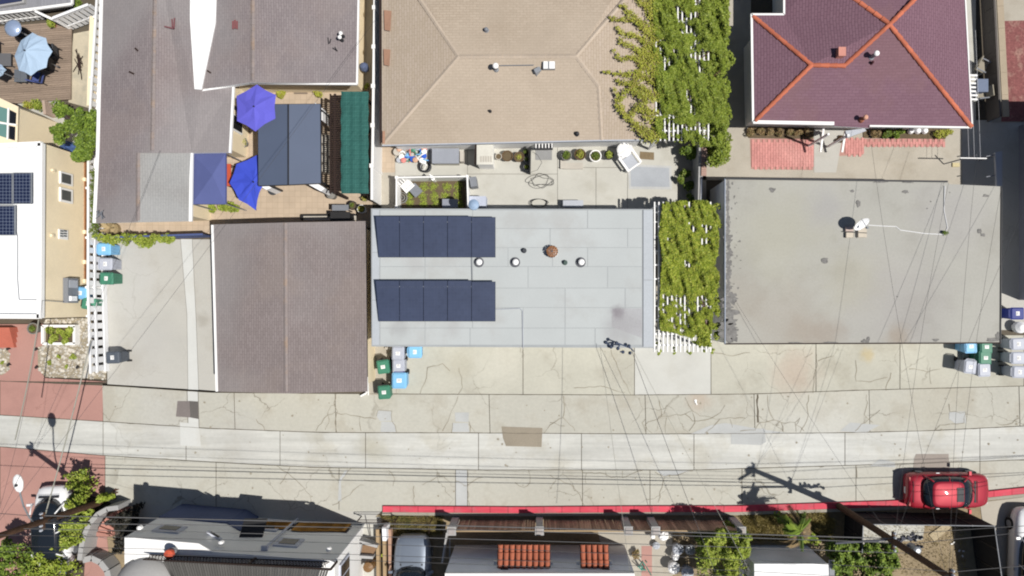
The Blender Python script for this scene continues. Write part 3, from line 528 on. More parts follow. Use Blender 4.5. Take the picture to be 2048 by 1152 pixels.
for ya, yb in ((420, 560), (560, 694)):
    w = inset([tuple(p[:2]) for p in PP([(1286, ya), (1305, ya), (1306, yb), (1286, yb)], zc)], .01); m_ = MB(); m_.prism(w, zc, zc+.05); m_.build('edge_flashing', M['membrane_edge'], Cc)
for q in ([(1224, 617), (1284, 617), (1284, 676), (1224, 654)],): m_ = MB(); m_.prism([tuple(p[:2]) for p in PP(q, zc+.02)], zc+.012, zc+.021); m_.build('membrane_patch', MAT('patched_membrane', C(194, 192, 190), spots=ROOFSP), Cc)
# solar arrays: five panels side by side, tilted up towards the south... low edge at the north
for (x0, x1, ya, yb, sl) in ((751, 991, 432, 515, 6), (751, 991, 561, 643, 6)):
    ar = MB(); n = 5; zt, zb = zc+.42, zc+.12      # north edge high
    xs = [x0+(x1-x0)*i/n for i in range(n+1)]
    for i in range(n):
        xa, xb = xs[i], xs[i+1]; s0 = sl*(1-i/n) if i == 0 else 0
        a, b, c, d = P(xa if i else x0, ya+(2 if i == 4 else 0), zt), P(xb, ya+(2 if i == 4 else 0), zt), P(xb, yb, zb), P(xa+(sl if i == 0 else 0), yb, zb)
        q = [a, b, c, d]; cen = sum(q, Vector())/4; q = [p+(cen-p).normalized()*.005 for p in q]; dn = Vector((0, 0, -.04))
        m_ = MB(); m_.add([p+dn for p in q]+q, [(0, 1, 2, 3), (0, 1, 5, 4), (1, 2, 6, 5), (2, 3, 7, 6), (3, 0, 4, 7)], 1)
        q2 = [p+(cen-p).normalized()*.02+Vector((0, 0, .002)) for p in q]; m_.add(q2, [(3, 2, 1, 0)], 0)
        m_.build('solar_panel', [M['pv'], M['pv_frame']], Cc)
    for yy, zz in ((ya+12, zt-.07), (yb-12, zb-.01)):
        m_ = MB(); m_.bar(P(x0+8, yy, zz), P(x1-3, yy, zz), .05, .05); m_.build('mounting_rail', M['metal'], Cc)
    for i in range(6):
        m_ = MB(); x = x0+12+i*(x1-x0-24)/5; m_.bar(P(x, ya+12, zt-.08), Vector((*P(x, ya+12, zt-.08)[:2], zc)), .04, .04); m_.build('mounting_leg', M['metal'], Cc)
for x, y in ((958, 524), (1031, 524), (1163, 524)):
    p = P(x, y, zc+.25); m_ = MB(); m_.lathe((p.x-.03, p.y, zc), [(.25, 0), (.24, .05), (.15, .08), (.11, .2)], 18, 0); m_.lathe((p.x, p.y, zc+.2), [(.15, 0), (.15, .03), (.10, .08), (.01, .1)], 18, 1); m_.build('roof_vent', [MAT('dark_vent_base', C(108, 108, 112)), M['white']], Cc)
for x, y in ((1048, 501), (1130, 525)):
    p = P(x, y, zc+.1); m_ = MB(); m_.lathe((p.x, p.y, zc), [(.13, 0), (.12, .1), (.07, .13), (.07, .22)], 12, 0); m_.build('pipe_boot', M['grey_d'] if x < 1100 else MAT('green_grey_boot', C(92, 108, 100)), Cc)
p = P(1104, 503, zc+.3); tv = MB(); tv.lathe((p.x, p.y, zc), [(.3, 0), (.3, .05), (.18, .08), (.18, .2)], 20, 1); tv = tv.build('turbine_vent', [M['rust'], M['metal']], Cc)
for i in range(14):
    a = i*2*math.pi/14; m_ = MB(); pts = [(p.x+r*math.cos(a+s), p.y+r*math.sin(a+s), zc+.2+z) for r, z, s in ((.2, 0, 0), (.3, .1, .15), (.26, .22, .3), (.05, .3, .45))]
    pts2 = [(p.x+r*math.cos(a+s+.3), p.y+r*math.sin(a+s+.3), zc+.2+z) for r, z, s in ((.2, 0, 0), (.29, .1, .15), (.25, .22, .3), (.05, .3, .45))]
    m_.add(pts+pts2, [(0, 1, 5, 4), (1, 2, 6, 5), (2, 3, 7, 6)]); m_.build('vane', M['rust'], tv)
m_ = MB(); m_.tube([P(991, 619, zc+.05), P(1040, 617, zc+.05), P(1045, 622, zc+.05), P(1046, 695, zc+.05), P(1046, 697, zc-.3)], .02, 6); m_.build('conduit', M['grey_l'], Cc)
m_ = MB(); m_.tube([P(943, 514, zc+.05), P(944, 560, zc+.05)], .018, 6); m_.build('conduit', M['grey'], Cc)
m_ = MB()      # added dark bars and knobs shaped like a hardware shadow at the alley edge
for a, b in (((1262, 697, 3.1), (1240, 688, 3.5)), ((1240, 688, 3.5), (1233, 686, 3.7)), ((1240, 688, 3.5), (1236, 697, 3.5)), ((1222, 688, 3.2), (1240, 690, 3.5)), ((1212, 685, 3.1), (1222, 692, 3.2)), ((1262, 697, 3.1), (1268, 703, 3.0)), ((1246, 702, 3.0), (1240, 704, 3.0))): m_.bar(P(*a), P(*b), .06, .06)
for q in ((1212, 685, 3.1), (1233, 686, 3.7), (1236, 697, 3.5), (1222, 694, 3.2), (1258, 692, 3.3), (1246, 704, 3.0), (1260, 706, 3.0)): v = P(*q); m_.lathe((v.x, v.y, v.z-.08), [(.07, 0), (.09, .05), (.05, .14)], 8)
m_.build('shadow_hardware', MAT('slate_shadow_tone', C(74, 84, 104)), Cc)
# ---- D: tan hipped house ----
D = thing('house', 'house with large tan shingle hip roof partly covered by yellow-green vine tendrils', 'house', P(1030, 130)); zd = 2.8
walls(D, [(762, -120), (1300, -120), (1300, 279), (1200, 279), (764, 289)], zd, M['stucco_white'], .30)
V = dict(a=(763, -120, zd), b=(1310, -120, zd), c=(1310, 278, zd), d=(1203, 280, zd), e=(764, 290, zd), f=(917, 113, 3.6), g=(1152, 112, 3.6), h=(1197, 172, 3.33), i=(830, 20, 3.5), j=(1240, 30, 3.5), k=(740, -120, 2.9), l=(900, -120, 2.9), m=(1300, -60, 3.0))
V['nw'] = (780, -120, 2.85); V['ne'] = (1300, -120, 2.85)
roofmesh(D, dict(V), [(('e', 'f', 'nw', 'a'), 1), (('e', 'd', 'h', 'g', 'f'), 0), (('d', 'c', 'b', 'ne', 'g', 'h'), 1), (('nw', 'f', 'g', 'ne'), 0)], ['a', 'e', 'd', 'c', 'b', 'ne', 'nw'], [SH_D, SH_D2, M['grey_l']])
ridgecaps(D, (764, 290, zd), (917, 113, 3.6), mat=RIDGE_D); ridgecaps(D, (917, 113, 3.6), (1152, 112, 3.6), mat=RIDGE_D); ridgecaps(D, (1152, 112, 3.6), (1197, 172, 3.33), mat=RIDGE_D)
ridgecaps(D, (1197, 172, 3.33), (1203, 280, zd), mat=RIDGE_D); ridgecaps(D, (1152, 112, 3.6), (1300, -60, 3.0), mat=RIDGE_D); ridgecaps(D, (917, 113, 3.6), (800, -60, 3.0), mat=RIDGE_D)
for q in ([(768, 20), (783, 22), (781, 62), (769, 60)], [(767, 98), (781, 99), (779, 132), (768, 130)], [(765, 262), (770, 262), (770, 287), (765, 287)]):
    m_ = MB(); m_.add([P(x, y, 2.92+.10*(x > 775)) for x, y in q], [(0, 1, 2, 3)] if False else [(3, 2, 1, 0)]); m_.build('patched_shingle', MAT('reddish_patch', C(196, 150, 122), fine=.1), D)
gutter(D, [(764, 291, zd), (1203, 281, zd), (1300, 280, zd)], .06, M['grey_l'])
gutter(D, [(760, -120, zd), (761, 288, zd)], .06, M['wood_dark'])
pipe_vent(D, 972, 58, 3.42, .09, .2, M['grey']); pipe_vent(D, 991, 131, 3.52, .08, .5, M['metal'], M['white'], capr=.13); pipe_vent(D, 980, 221, 3.1, .05, .15, M['metal_dark']); pipe_vent(D, 1154, 266, 2.88, .08, .15, M['metal_dark'])
m_ = MB(); p = P(1073, 142, 3.6); m_.lathe((p.x, p.y, 3.4), [(.2, 0), (.17, .12), (.1, .2), (.1, .3)], 4); m_.box((p.x+.05, p.y+.02, 3.66), (.3, .22, .1), rz=.5); m_.build('roof_vent', M['metal'], D)
m_ = MB(); p = P(1098, 130, 3.7); m_.box((p.x, p.y, 3.6), (.58, .36, .16)); m_.box((p.x-.16, p.y, 3.69), (.2, .34, .05), m=1); m_.box((p.x+.14, p.y, 3.69), (.26, .34, .05), m=1); m_.build('roof_vent', [M['metal'], M['white']], D)
m_ = MB(); m_.tube([P(1000, 131, 3.62), P(1068, 130, 3.63)], .02, 5); m_.build('conduit', M['grey'], D)
# ---- G: maroon hip house (upper right) ----
G = thing('house', 'house with maroon shingle roof and bright orange ridge tiles', 'house', P(1700, 120)); zg = 3.0
go = [(1568, -120), (1925, -120), (1943, 253), (1740, 250), (1738, 256), (1668, 252), (1667, 245), (1507, 242), (1503, 29), (1568, 29)]
walls(G, [(1568, -120), (1925, -120), (1941, 250), (1507, 241), (1503, 29), (1568, 29)], zg, M['stucco_white'], .5)
V = dict(a=(1504, 30, zg), a2=(1568, 30, zg), a3=(1568, -120, zg), b=(1507, 243, zg), c=(1667, 246, zg), c2=(1668, 252, 2.92), c3=(1738, 256, 2.9), c4=(1740, 250, 2.98), d=(1943, 253, zg), e=(1923, -120, zg), f=(1622, 130, 3.75), g=(1689, 131, 3.75), h=(1780, 48, 4.3), i=(1640, -52, 3.65), j=(1840, -10, 4.05), k=(1900, -90, 3.35))
roofmesh(G, V, [(('a', 'b', 'f'), 1), (('b', 'c', 'c2', 'c3', 'c4', 'd', 'h', 'g', 'f'), 0), (('d', 'e', 'k', 'j', 'h'), 1), (('a', 'f', 'g', 'h', 'i', 'a2'), 1), (('a2', 'i', 'a3'), 1), (('i', 'h', 'j', 'k', 'e', 'a3'), 0)], ['a', 'b', 'c', 'c2', 'c3', 'c4', 'd', 'e', 'a3', 'a2'], [SH_G, SH_G2, M['white']])
gutter(G, [(1503, 28, zg), (1506, 243, zg)], .10); gutter(G, [(1506, 244, zg), (1668, 247, zg)], .16); gutter(G, [(1739, 252, 2.98), (1943, 255, zg)], .08); gutter(G, [(1924, -120, zg), (1944, 254, zg)], .06); gutter(G, [(1503, 29, zg), (1568, 29, zg), (1568, -120, zg)], .09)
def ridge_tiles(a, b, step=.40):
    A_, B_ = P(*a), P(*b); n = round((B_-A_).length/step)
    for i in range(n):
        p, q = A_.lerp(B_, i/n), A_.lerp(B_, (i+1.12)/n); d = (q-p).normalized(); x = Vector((-d.y, d.x, 0)).normalized(); up = d.cross(x)*-1
        if up.z < 0: up = -up
        m_ = MB(); vs = []
        for c_, r in ((p, .088), (q, .122)):
            vs += [c_+x*r*math.cos(t)+up*(r*.9*math.sin(t)-.02) for t in [math.pi*k/6 for k in range(7)]]
        m_.add(vs, [(k, k+1, k+8, k+7) for k in range(6)]+[tuple(range(7)), tuple(range(13, 6, -1))]); m_.build('ridge_tile', M['ridge'], G)
for a, b in (((1506, 32, 3.03), (1622, 129, 3.77)), ((1510, 242, 3.03), (1622, 131, 3.77)), ((1622, 130, 3.77), (1689, 131, 3.77)), ((1689, 131, 3.77), (1780, 48, 4.32)), ((1780, 48, 4.32), (1665, -34, 3.72)), ((1780, 48, 4.32), (1836, -8, 4.07)), ((1780, 50, 4.32), (1942, 252, 3.03))): ridge_tiles(a, b)
pipe_vent(G, 1754, 106, 3.85, .09, .55, M['metal'], M['white'], capr=.12); pipe_vent(G, 1746, 124, 3.75, .06, .2, MAT('maroon_boot', C(90, 50, 54))); pipe_vent(G, 1732, 234, 3.15, .08, .4, M['terracotta'], MAT('peach_cap', C(240, 180, 150)), capr=.11)
m_ = MB(); p = P(1682, 105, 4.1); m_.box((p.x, p.y, 3.95), (.3, .38, .5)); m_.box((p.x, p.y, 4.22), (.34, .42, .05)); m_.build('chimney', MAT('pink_chimney', C(232, 160, 140)), G)
# porch step and canopy on the south side
# ---- H: flat roofed garage at right ----
Hh = thing('garage', 'wide garage with weathered tan flat roof and a satellite dish', 'garage', P(1720, 525)); zh = 3.0
hp = [(1450, 357), (1895, 363), (1897, 368), (2003, 373), (2001, 686), (1450, 688)]
walls(Hh, hp, zh, M['stucco_white'], .04); m_ = MB(); m_.prism([tuple(p[:2]) for p in PP(hp, zh)], zh-.2, zh); hr = m_.build('roof', M['flat_tan'], Hh)
gutter(Hh, [(1450, 357, zh+.02), (1450, 688, zh+.02)], .05, MAT('blue_grey_flashing', C(176, 182, 192)), 'roof_edge'); gutter(Hh, [(1450, 357, zh+.03), (1895, 363, zh+.03)], .08, M['metal_dark'], 'roof_edge', h=.16); gutter(Hh, [(1450, 688, zh+.02), (2001, 686, zh+.02)], .05, M['wood_dark'], 'roof_edge'); gutter(Hh, [(2003, 373, zh+.02), (2001, 686, zh+.02)], .04, M['metal_dark'], 'roof_edge')
stn = MAT('black_lichen', C(140, 136, 130), fine=.3, fscale=9, var=.25, scale=3); mb = MB()
def blob(m_, cx, cy, rx, ry, z, k=11, rough=.35):
    pts = []
    for i in range(k):
        a = i*2*math.pi/k; s = 1+random.uniform(-rough, rough); p = P(cx+rx*s*math.cos(a), cy+ry*s*math.sin(a), z); pts.append((p.x, p.y, z))
    m_.add(pts, [tuple(range(k-1, -1, -1))])
for i in range(64): y = 362+i*5; g_ = 1+1.3*(i > 44)-.5*(i < 20); blob(mb, 1453+random.random()*6*g_+1.5, y, (2+random.random()*5)*g_, 4+random.random()*3, zh+.004+i*.0002, 13, .5)
for i in range(70): blob(mb, 1452+random.random()**2*30, random.uniform(362, 684), random.uniform(.5, 2), random.uniform(.5, 2.5), zh+.018+i*.00005, 7, .5)
for x, y, r in ((1459, 600, 5), (1458, 625, 7), (1461, 645, 8), (1464, 662, 9), (1470, 677, 8), (1459, 680, 8), (1452, 640, 6), (1470, 590, 4), (1459, 575, 7)): blob(mb, x, y, r, r*.8, zh+.014+r*.0002)
for x, y, rx, ry in ((1705, 382, 5, 3), (1812, 384, 6, 3), (1717, 408, 4, 7), (1650, 520, 6, 6), (1960, 462, 4, 5), (1966, 470, 5, 3), (1972, 392, 5, 3), (1545, 380, 6, 5), (1655, 360, 20, 1.6), (1760, 364, 16, 1.5), (1815, 365, 14, 1.3), (1590, 686, 16, 2), (1730, 683, 7, 4), (1737, 678, 3, 5), (1985, 680, 12, 4), (1996, 672, 4, 8), (1872, 680, 6, 3), (1660, 685, 14, 2), (1795, 593, 1.2, 1.2), (1862, 403, 1.2, 1.2), (1855, 417, 1.2, 1.2), (1900, 385, 1, 1)): blob(mb, x, y, rx, ry, zh+.02+random.random()*.004)
stuff(mb.build('lichen_stain', stn, hr))
st2 = MAT('pale_roof_wear', C(190, 182, 174), fine=.06, var=.08); mb = MB()
for x, y, rx, ry in ((1560, 445, 60, 40), (1800, 500, 50, 60), (1900, 600, 60, 50)): pass
for i in range(8):
    b = 'drip'
# satellite dish on its ballast
dz = zh; dish = thing('satellite_dish', 'white satellite dish on a ballast frame with paving blocks, on the tan flat roof', 'dish', Vector((*P(1712, 458, zh)[:2], zh)))
c_ = P(1722, 447, 3.7); dn = Vector((.33, -.68, .65)).normalized(); u = dn.cross(Vector((0, 0, 1))).normalized(); v_ = dn.cross(u)
m_ = MB(); R_ = 9; K_ = 20; vs = []
for j in range(5):
    r = .38*j/4
    for k in range(K_): a = 2*math.pi*k/K_; vs.append(c_+u*r*math.cos(a)*1.05+v_*r*.9*math.sin(a)+dn*(.45*r*r))
m_.add(vs, [(j*K_+k, j*K_+(k+1) % K_, (j+1)*K_+(k+1) % K_, (j+1)*K_+k) for j in range(4) for k in range(K_)]); m_.build('reflector', M['white2'], dish, smooth=True)
m_ = MB(); m_.tube([c_-dn*.05, Vector((c_.x, c_.y, 3.3)), Vector((*P(1726, 462, 3.0)[:2], 3.02))], .03, 8); m_.build('mast', M['metal'], dish)
m_ = MB(); m_.tube([c_-v_*.33, c_+dn*.42-v_*.1], .014, 6); m_.box(c_+dn*.44-v_*.1, (.09, .09, .12)); m_.build('feed_arm', M['grey'], dish)
for x, y, w, h_ in ((1700, 458, 15, 9), (1701, 470, 15, 10), (1726, 465, 17, 19)):
    p = P(x, y, 3.2); m_ = MB(); m_.box((p.x, p.y, 3.09), (w*.024, h_*.024, .14)); m_.build('ballast_block', MAT('cream_block', C(222, 208, 186)) if x != 1700 else MAT('pink_block', C(212, 190, 176)), dish)
m_ = MB(); m_.bar(P(1690, 464, 3.2), P(1734, 466, 3.2), .03, .03); m_.bar(P(1712, 456, 3.2), P(1713, 476, 3.2), .03, .03); m_.build('frame', M['metal_dark'], dish)
def cable(name, label, pts, r, mat, cat='cable', group=None, jit=0.0):
    m_ = MB(); m_.tube([P(*p) for p in pts], r, 5); o = m_.build(name, mat); tag(o, label, cat, group); b = P(*pts[0]); at_origin(o, b); return o
cable('cable', 'white cable running from the satellite dish across the tan flat roof', [(1736, 450, 3.02), (1765, 452, 3.02), (1792, 453, 3.02), (1800, 460, 3.02), (1850, 467, 3.02), (1888, 469, 3.02), (1895, 455, 3.02), (1888, 420, 3.02), (1890, 372, 3.05)], .018, M['white2'])
bush('weed', 'small dark weed growing on the tan flat roof by the white cable', 'plant', (1891, 465), .16, .2, 120, L_DARK, .07, z0=3.0)
# ---- white roofed house at left ----
Wt = thing('house', 'cream stucco house with white flat roof and gridded solar panels', 'house', P(100, 470)); zw = 3.3
wp = [(-200, 300), (0, 291), (84, 286), (83, 636), (-200, 634)]
walls(Wt, wp, zw, M['stucco_tan'], 0); m_ = MB(); m_.prism([tuple(p[:2]) for p in PP([(a-.5, b) for a, b in wp], zw)], zw-.05, zw-.12+.1); m_.build('roof', M['roof_white'], Wt)
for a, b in (((83, 287), (81, 636)), ((81, 633), (-200, 631)), ((84, 288), (-200, 302))):
    m_ = MB(); m_.bar(P(*a, zw+.07), P(*b, zw+.07), .22, .22); m_.build('parapet', M['white'], Wt)
for x0, y0, x1, y1 in ((-60, 346, 25, 409), (26, 345, 63, 408), (-60, 411, 30, 471)):
    z_ = zw+.3; m_ = MB(); q = PP([(x0, y0), (x1, y0), (x1, y1), (x0, y1)], z_); m_.prism([tuple(p[:2]) for p in q], z_-.05, z_, 1); m_.prism(inset([tuple(p[:2]) for p in q], .04), z_, z_+.006, 0); m_.build('solar_panel', [M['pv_cell'], M['metal']], Wt)
m_ = MB(); m_.tube([P(29, 418, 3.5), P(31, 430, 3.4), P(31, 458, 3.4), P(35, 475, 3.35), P(35, 560, 3.35), P(38, 599, 3.35), P(80, 600, 3.35), P(84, 601, 3.42), P(128, 604, 1.9)], .016, 5); m_.build('conduit', M['grey'], Wt)
# east wall of it: x position of wall plane
xw = P(84, 450, zw).x
def wallx(px, py): # world z on the east wall plane seen at a pixel
    k = (px-NX)*1.0; z = H-F*xw/k; return z, (NY-py)*(H-z)/F
def wallbox(name, x0, y0, x1, y1, depth, mat, parent, off=0):
    za, ya = wallx(x0, y0); zb, yb = wallx(x1, y1); m_ = MB(); m_.box((xw+depth/2+off, (ya+yb)/2, (za+zb)/2), (depth, abs(ya-yb), abs(za-zb))); return m_.build(name, mat, parent)
for (y0, y1, s) in ((342, 373, (346, 369)), (374, 408, (379, 403))):
    f_ = wallbox('window', 118, y0, 143, y1, .08, M['white'], Wt); wallbox('pane', 120, s[0], 138, s[1], .03, MAT('grey_screen', C(98, 98, 94)), f_, .075)
f_ = wallbox('window', 116, 458, 134, 480, .06, M['white'], Wt)
for i in range(2):
    for j in range(3): wallbox('glass_block', 118+i*7, 460+j*5, 124+i*7, 464+j*5, .02, MAT('glass_block', C(110, 116, 120), rough=.2), f_, .055)
for x, y in ((102, 338), (100, 468)): wallbox('vent_cap', x, y, x+5, y+6, .1, M['stucco_tan'], Wt)
mt = wallbox('meter_cabinet', 126, 556, 147, 606, .25, M['grey'], Wt); wallbox('cabinet_door', 128, 560, 145, 576, .02, M['grey_l'], mt, .25); wallbox('meter', 128, 592, 140, 602, .12, M['white2'], mt, .25)
wallbox('gas_pipe', 168, 300, 171, 560, .05, M['rust'], Wt)
for y in (355, 460, 520, 558): wallbox('lamp_box', 166, y, 170, y+8, .12, M['stucco_tan'], Wt)
# conservatory house top-left below the deck
K = thing('conservatory', 'cream conservatory with teal glass roof panes beside the closed green parasol', 'conservatory', P(0, 240)); zk = 3.0
walls(K, [(-150, 180), (0, 196), (34, 213), (34, 292), (-150, 292)], zk, M['stucco_tan'], .05); m_ = MB(); m_.prism([tuple(p[:2]) for p in PP([(-150, 180), (0, 196), (36, 213), (34, 292), (-150, 294)], zk)], zk-.05, zk); m_.build('roof', M['stucco_tan'], K)
for px, mt_ in (([(-60, 204), (0, 213), (16, 218), (15, 246), (0, 243), (-60, 236)], M['glass_teal']), ([(19, 219), (33, 226), (32, 249), (18, 247)], M['glass']), ([(-60, 240), (0, 247), (14, 250), (13, 276), (0, 272), (-60, 262)], M['glass_teal']), ([(17, 251), (31, 254), (30, 281), (15, 277)], M['glass'])):
    m_ = MB(); m_.prism([tuple(p[:2]) for p in PP(px, zk)], zk, zk+.03); m_.build('roof_pane', mt_, K)
m_ = MB(); m_.bar(P(-60, 238, zk+.06), P(33, 250, zk+.06), .08, .06); m_.bar(P(17, 216, zk+.06), P(15, 279, zk+.06), .07, .05); m_.build('glazing_bar', M['white'], K)
# grey house at the very top left
Tt = thing('house', 'grey-roofed house with white trim at the top left, above the white picket fence', 'house', P(60, -10)); zt_ = .9
walls(Tt, [(-120, -140), (140, -140), (143, 6), (72, 18), (-120, 28)], zt_, M['stucco_grey'], .3)
m_ = MB(); m_.prism([tuple(p[:2]) for p in PP([(-120, -140), (145, -140), (143, 7), (75, 15), (0, 24), (-120, 34)], zt_)], zt_-.1, zt_); m_.build('roof', MAT('grey_board_roof', C(160, 158, 160), streak=(9, .4, 1)), Tt)
m_ = MB(); m_.prism([tuple(p[:2]) for p in PP([(-120, -60), (42, -60), (48, 5), (0, 13), (-120, 24)], zt_+.2)], zt_, zt_+.2); m_.build('skylight_kerb', M['stucco_grey'], Tt)
m_ = MB(); m_.prism([tuple(p[:2]) for p in PP([(-120, -50), (36, -50), (44, 2), (0, 9), (-120, 20)], zt_+.22)], zt_+.2, zt_+.24); m_.build('skylight_pane', MAT('navy_glass', C(60, 66, 96), rough=.1), Tt)
gutter(Tt, [(143, 8, zt_), (75, 17, zt_), (0, 26, zt_), (-120, 37, zt_)], .12); gutter(Tt, [(146, -140, zt_), (144, 8, zt_)], .08)
# ---- neighbour building in the shade at the right edge ----
J = thing('building', 'tall building on the right edge whose wall stands in deep shade', 'building', P(2120, 420))
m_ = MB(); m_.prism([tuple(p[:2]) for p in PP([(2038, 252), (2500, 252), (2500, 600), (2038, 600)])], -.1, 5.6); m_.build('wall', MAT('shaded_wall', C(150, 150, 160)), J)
m_ = MB(); m_.prism([tuple(p[:2]) for p in PP([(2034, 249), (2504, 249), (2504, 603), (2034, 603)])], 5.6, 5.8); m_.build('roof', M['flat_tan'], J)
xj = P(2038, 400, 0).x
for y, zz, w in ((300, 2.6, 1.5), (400, 1.3, 1.2), (455, 1.6, 1.0), (520, 1.2, 1.4), (350, 4.2, 1.2), (500, 4.2, 1.2)):
    yy = (NY-y)/F*(H-zz); m_ = MB(); m_.box((xj-.03, yy, zz), (.08, w, 1.1)); f_ = m_.build('window', M['grey_l'], J); m_ = MB(); m_.box((xj-.07, yy, zz), (.03, w-.15, .95)); m_.build('pane', M['glass'], f_)
# ---- bottom left modern house, north wall seen in shade ----
Q = thing('house', 'white modern house with shaded grey north wall, wood-panelled garage doors and a rooftop lattice', 'house', P(520, 1060)); zq = 5.0
tp = [(249, 1074), (397, 1087), (426, 1104), (633, 1119), (669, 1122)]
top = PP(tp, zq); base = [Vector((v.x, v.y, 0)) for v in top]
body = [tuple(v[:2]) for v in top]+[tuple(v[:2]) for v in PP([(672, 1400), (250, 1400)], zq)]
m_ = MB(); m_.prism(body, -.1, zq); m_.build('wall', M['stucco_white'], Q)
m_ = MB(); m_.prism([tuple(v[:2]) for v in PP(tp+[(669, 1140), (400, 1128), (249, 1118)], zq+.08)], zq, zq+.08); m_.build('parapet', M['white'], Q)
def onwall(i, px, py):           # point on north wall segment i seen at a pixel
    A_, B_ = base[i], base[i+1]; n = Vector((-(B_-A_).y, (B_-A_).x, 0)).normalized(); d = Vector(((px-NX)/F, (NY-py)/F, -1)); t = (n.dot(A_)-0)/(n.dot(d)); p = Vector((0, 0, H))+d*t
    p.x = d.x*t; p.y = d.y*t; return p, n
def wquad(i, px, depth, mat, name, parent, off=0, solid=True):
    pts = [onwall(i, a, b) for a, b in px]; n = pts[0][1]; n = n if n.y > 0 else -n; a = [p+n*off for p, _ in pts]; b = [p+n*(off+depth) for p, _ in pts]; k = len(a)
    m_ = MB(); m_.add(a+b, [tuple(range(k)), tuple(range(2*k-1, k-1, -1))]+[(j, (j+1) % k, k+(j+1) % k, k+j) for j in range(k)]); return m_.build(name, mat, parent)
def wrect(i, x0, y0, x1, y1, **k):   # upright rectangle on the wall between two seen corners
    p, n = onwall(i, x0, y0); q, _ = onwall(i, x1, y1); n = n if n.y > 0 else -n; off = k.get('off', 0); dp = k['depth']
    a = [p, Vector((q.x, q.y, p.z)), q, Vector((p.x, p.y, q.z))]; a = [v+n*off for v in a]; b = [v+n*dp for v in a]; m_ = MB()
    m_.add(a+b, [(0, 1, 2, 3), (7, 6, 5, 4)]+[(j, (j+1) % 4, 4+(j+1) % 4, 4+j) for j in range(4)]); return m_.build(k['name'], k['mat'], k['parent'])
trim = MAT('pale_grey_trim', C(220, 220, 226)); frame = trim
def qwin(i, x0, y0, x1, y1, panes=1, mat=None):
    f_ = wrect(i, x0-4, y0-3, x1+4, y1+4, depth=.07, name='window', mat=frame, parent=Q)
    for k in range(panes):
        a = x0+(x1-x0)*k/panes+1; b = x0+(x1-x0)*(k+1)/panes-1; wrect(i, a, y0, b, y1, depth=.02, off=.07, name='pane', mat=mat or M['glass'], parent=f_)
qwin(0, 328, 1054, 352, 1064); qwin(2, 500, 1053, 548, 1060, 2); qwin(2, 566, 1080, 590, 1092)
for x0, x1, y0, y1 in ((488, 574, 1045, 1061), (598, 690, 1048, 1066)):
    gd = wrect(2, x0-3, y0-2, x1+3, y1, depth=.05, name='garage_door', mat=M['wood_dark'], parent=Q); n = 14
    for k in range(n): wrect(2, x0+(x1-x0)*k/n+.4, y0, x0+(x1-x0)*(k+1)/n-.4, y1-1, depth=.03, off=.05, name='door_plank', mat=M['wood_orange'], parent=gd)
for i, x, y, z_ in ((0, 278, 1065, 0), (2, 441, 1095, 0), (2, 656, 1108, 0)):
    p, n = onwall(i, x, y); n = n if n.y > 0 else -n; m_ = MB(); m_.lathe((p.x+n.x*.2, p.y+n.y*.2, p.z-.2), [(.05, 0), (.13, .1), (.11, .24), (.02, .3)], 10); m_.build('wall_lamp', M['white'], Q)
p, n = onwall(2, 592, 1048); q, _ = onwall(2, 530, 1100); n = n if n.y > 0 else -n; m_ = MB(); m_.tube([Vector((q.x, q.y, .1))+n*.12, Vector((q.x, q.y, q.z))+n*.12], .06, 8); m_.box((q.x+n.x*.12, q.y+n.y*.12, q.z+.05), (.3, .2, .14)); m_.build('downpipe', trim, Q)
for x0, x1 in ((470, 525),):
    p, n = onwall(2, 478, 1075); q, _ = onwall(2, 524, 1075); n = n if n.y > 0 else -n; m_ = MB(); o_ = n*.75; m_.add([p, q, q+o_-Vector((0, 0, .45)), p+o_-Vector((0, 0, .45)), p-Vector((0, 0, .1)), q-Vector((0, 0, .1)), q+o_-Vector((0, 0, .55)), p+o_-Vector((0, 0, .55))], [(0, 1, 2, 3), (7, 6, 5, 4), (3, 2, 6, 7), (0, 3, 7, 4), (1, 5, 6, 2)]); m_.build('awning', M['black'], Q)
qwin(1, 420, 1066, 436, 1078)
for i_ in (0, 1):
    a_, b_ = base[i_], base[i_+1]; n_ = Vector((-(b_-a_).y, (b_-a_).x, 0)).normalized(); n_ = n_ if n_.y > 0 else -n_; m_ = MB(); m_.bar(a_+n_*.03+Vector((0, 0, 1.1)), b_+n_*.03+Vector((0, 0, 1.1)), .05, 2.2); m_.build('dark_recess_panel', MAT('navy_recess_tone', C(88, 100, 134)), Q)  # navy colour stands in for the dark recess of the ground floor
mb = MB(); p, n = onwall(2, 700, 1050); q = P(380, 1000)     # white rooftop edge trims handled by parapet
for y0, x0 in ((1098, 690),):
    ea, eb = top[4], P(676, 1300, zq)
ex = top[4].x+.02
for py, zz in ((1112, 3.6),):
    m_ = MB(); yy = (NY-py)/F*(H-zz)-.8; m_.box((ex+.03, yy, zz), (.08, 1.3, 1.5)); f_ = m_.build('window', frame, Q)
    for s in (-.3, .3): m_ = MB(); m_.box((ex+.08, yy+s, zz), (.03, .5, 1.3)); m_.build('pane', M['glass'], f_)
m_ = MB(); m_.bar(top[4]+Vector((.05, .02, -.1)), Vector((top[4].x+.05, top[4].y+.02, 0)), .1, .1); m_.build('corner_trim', M['white'], Q)
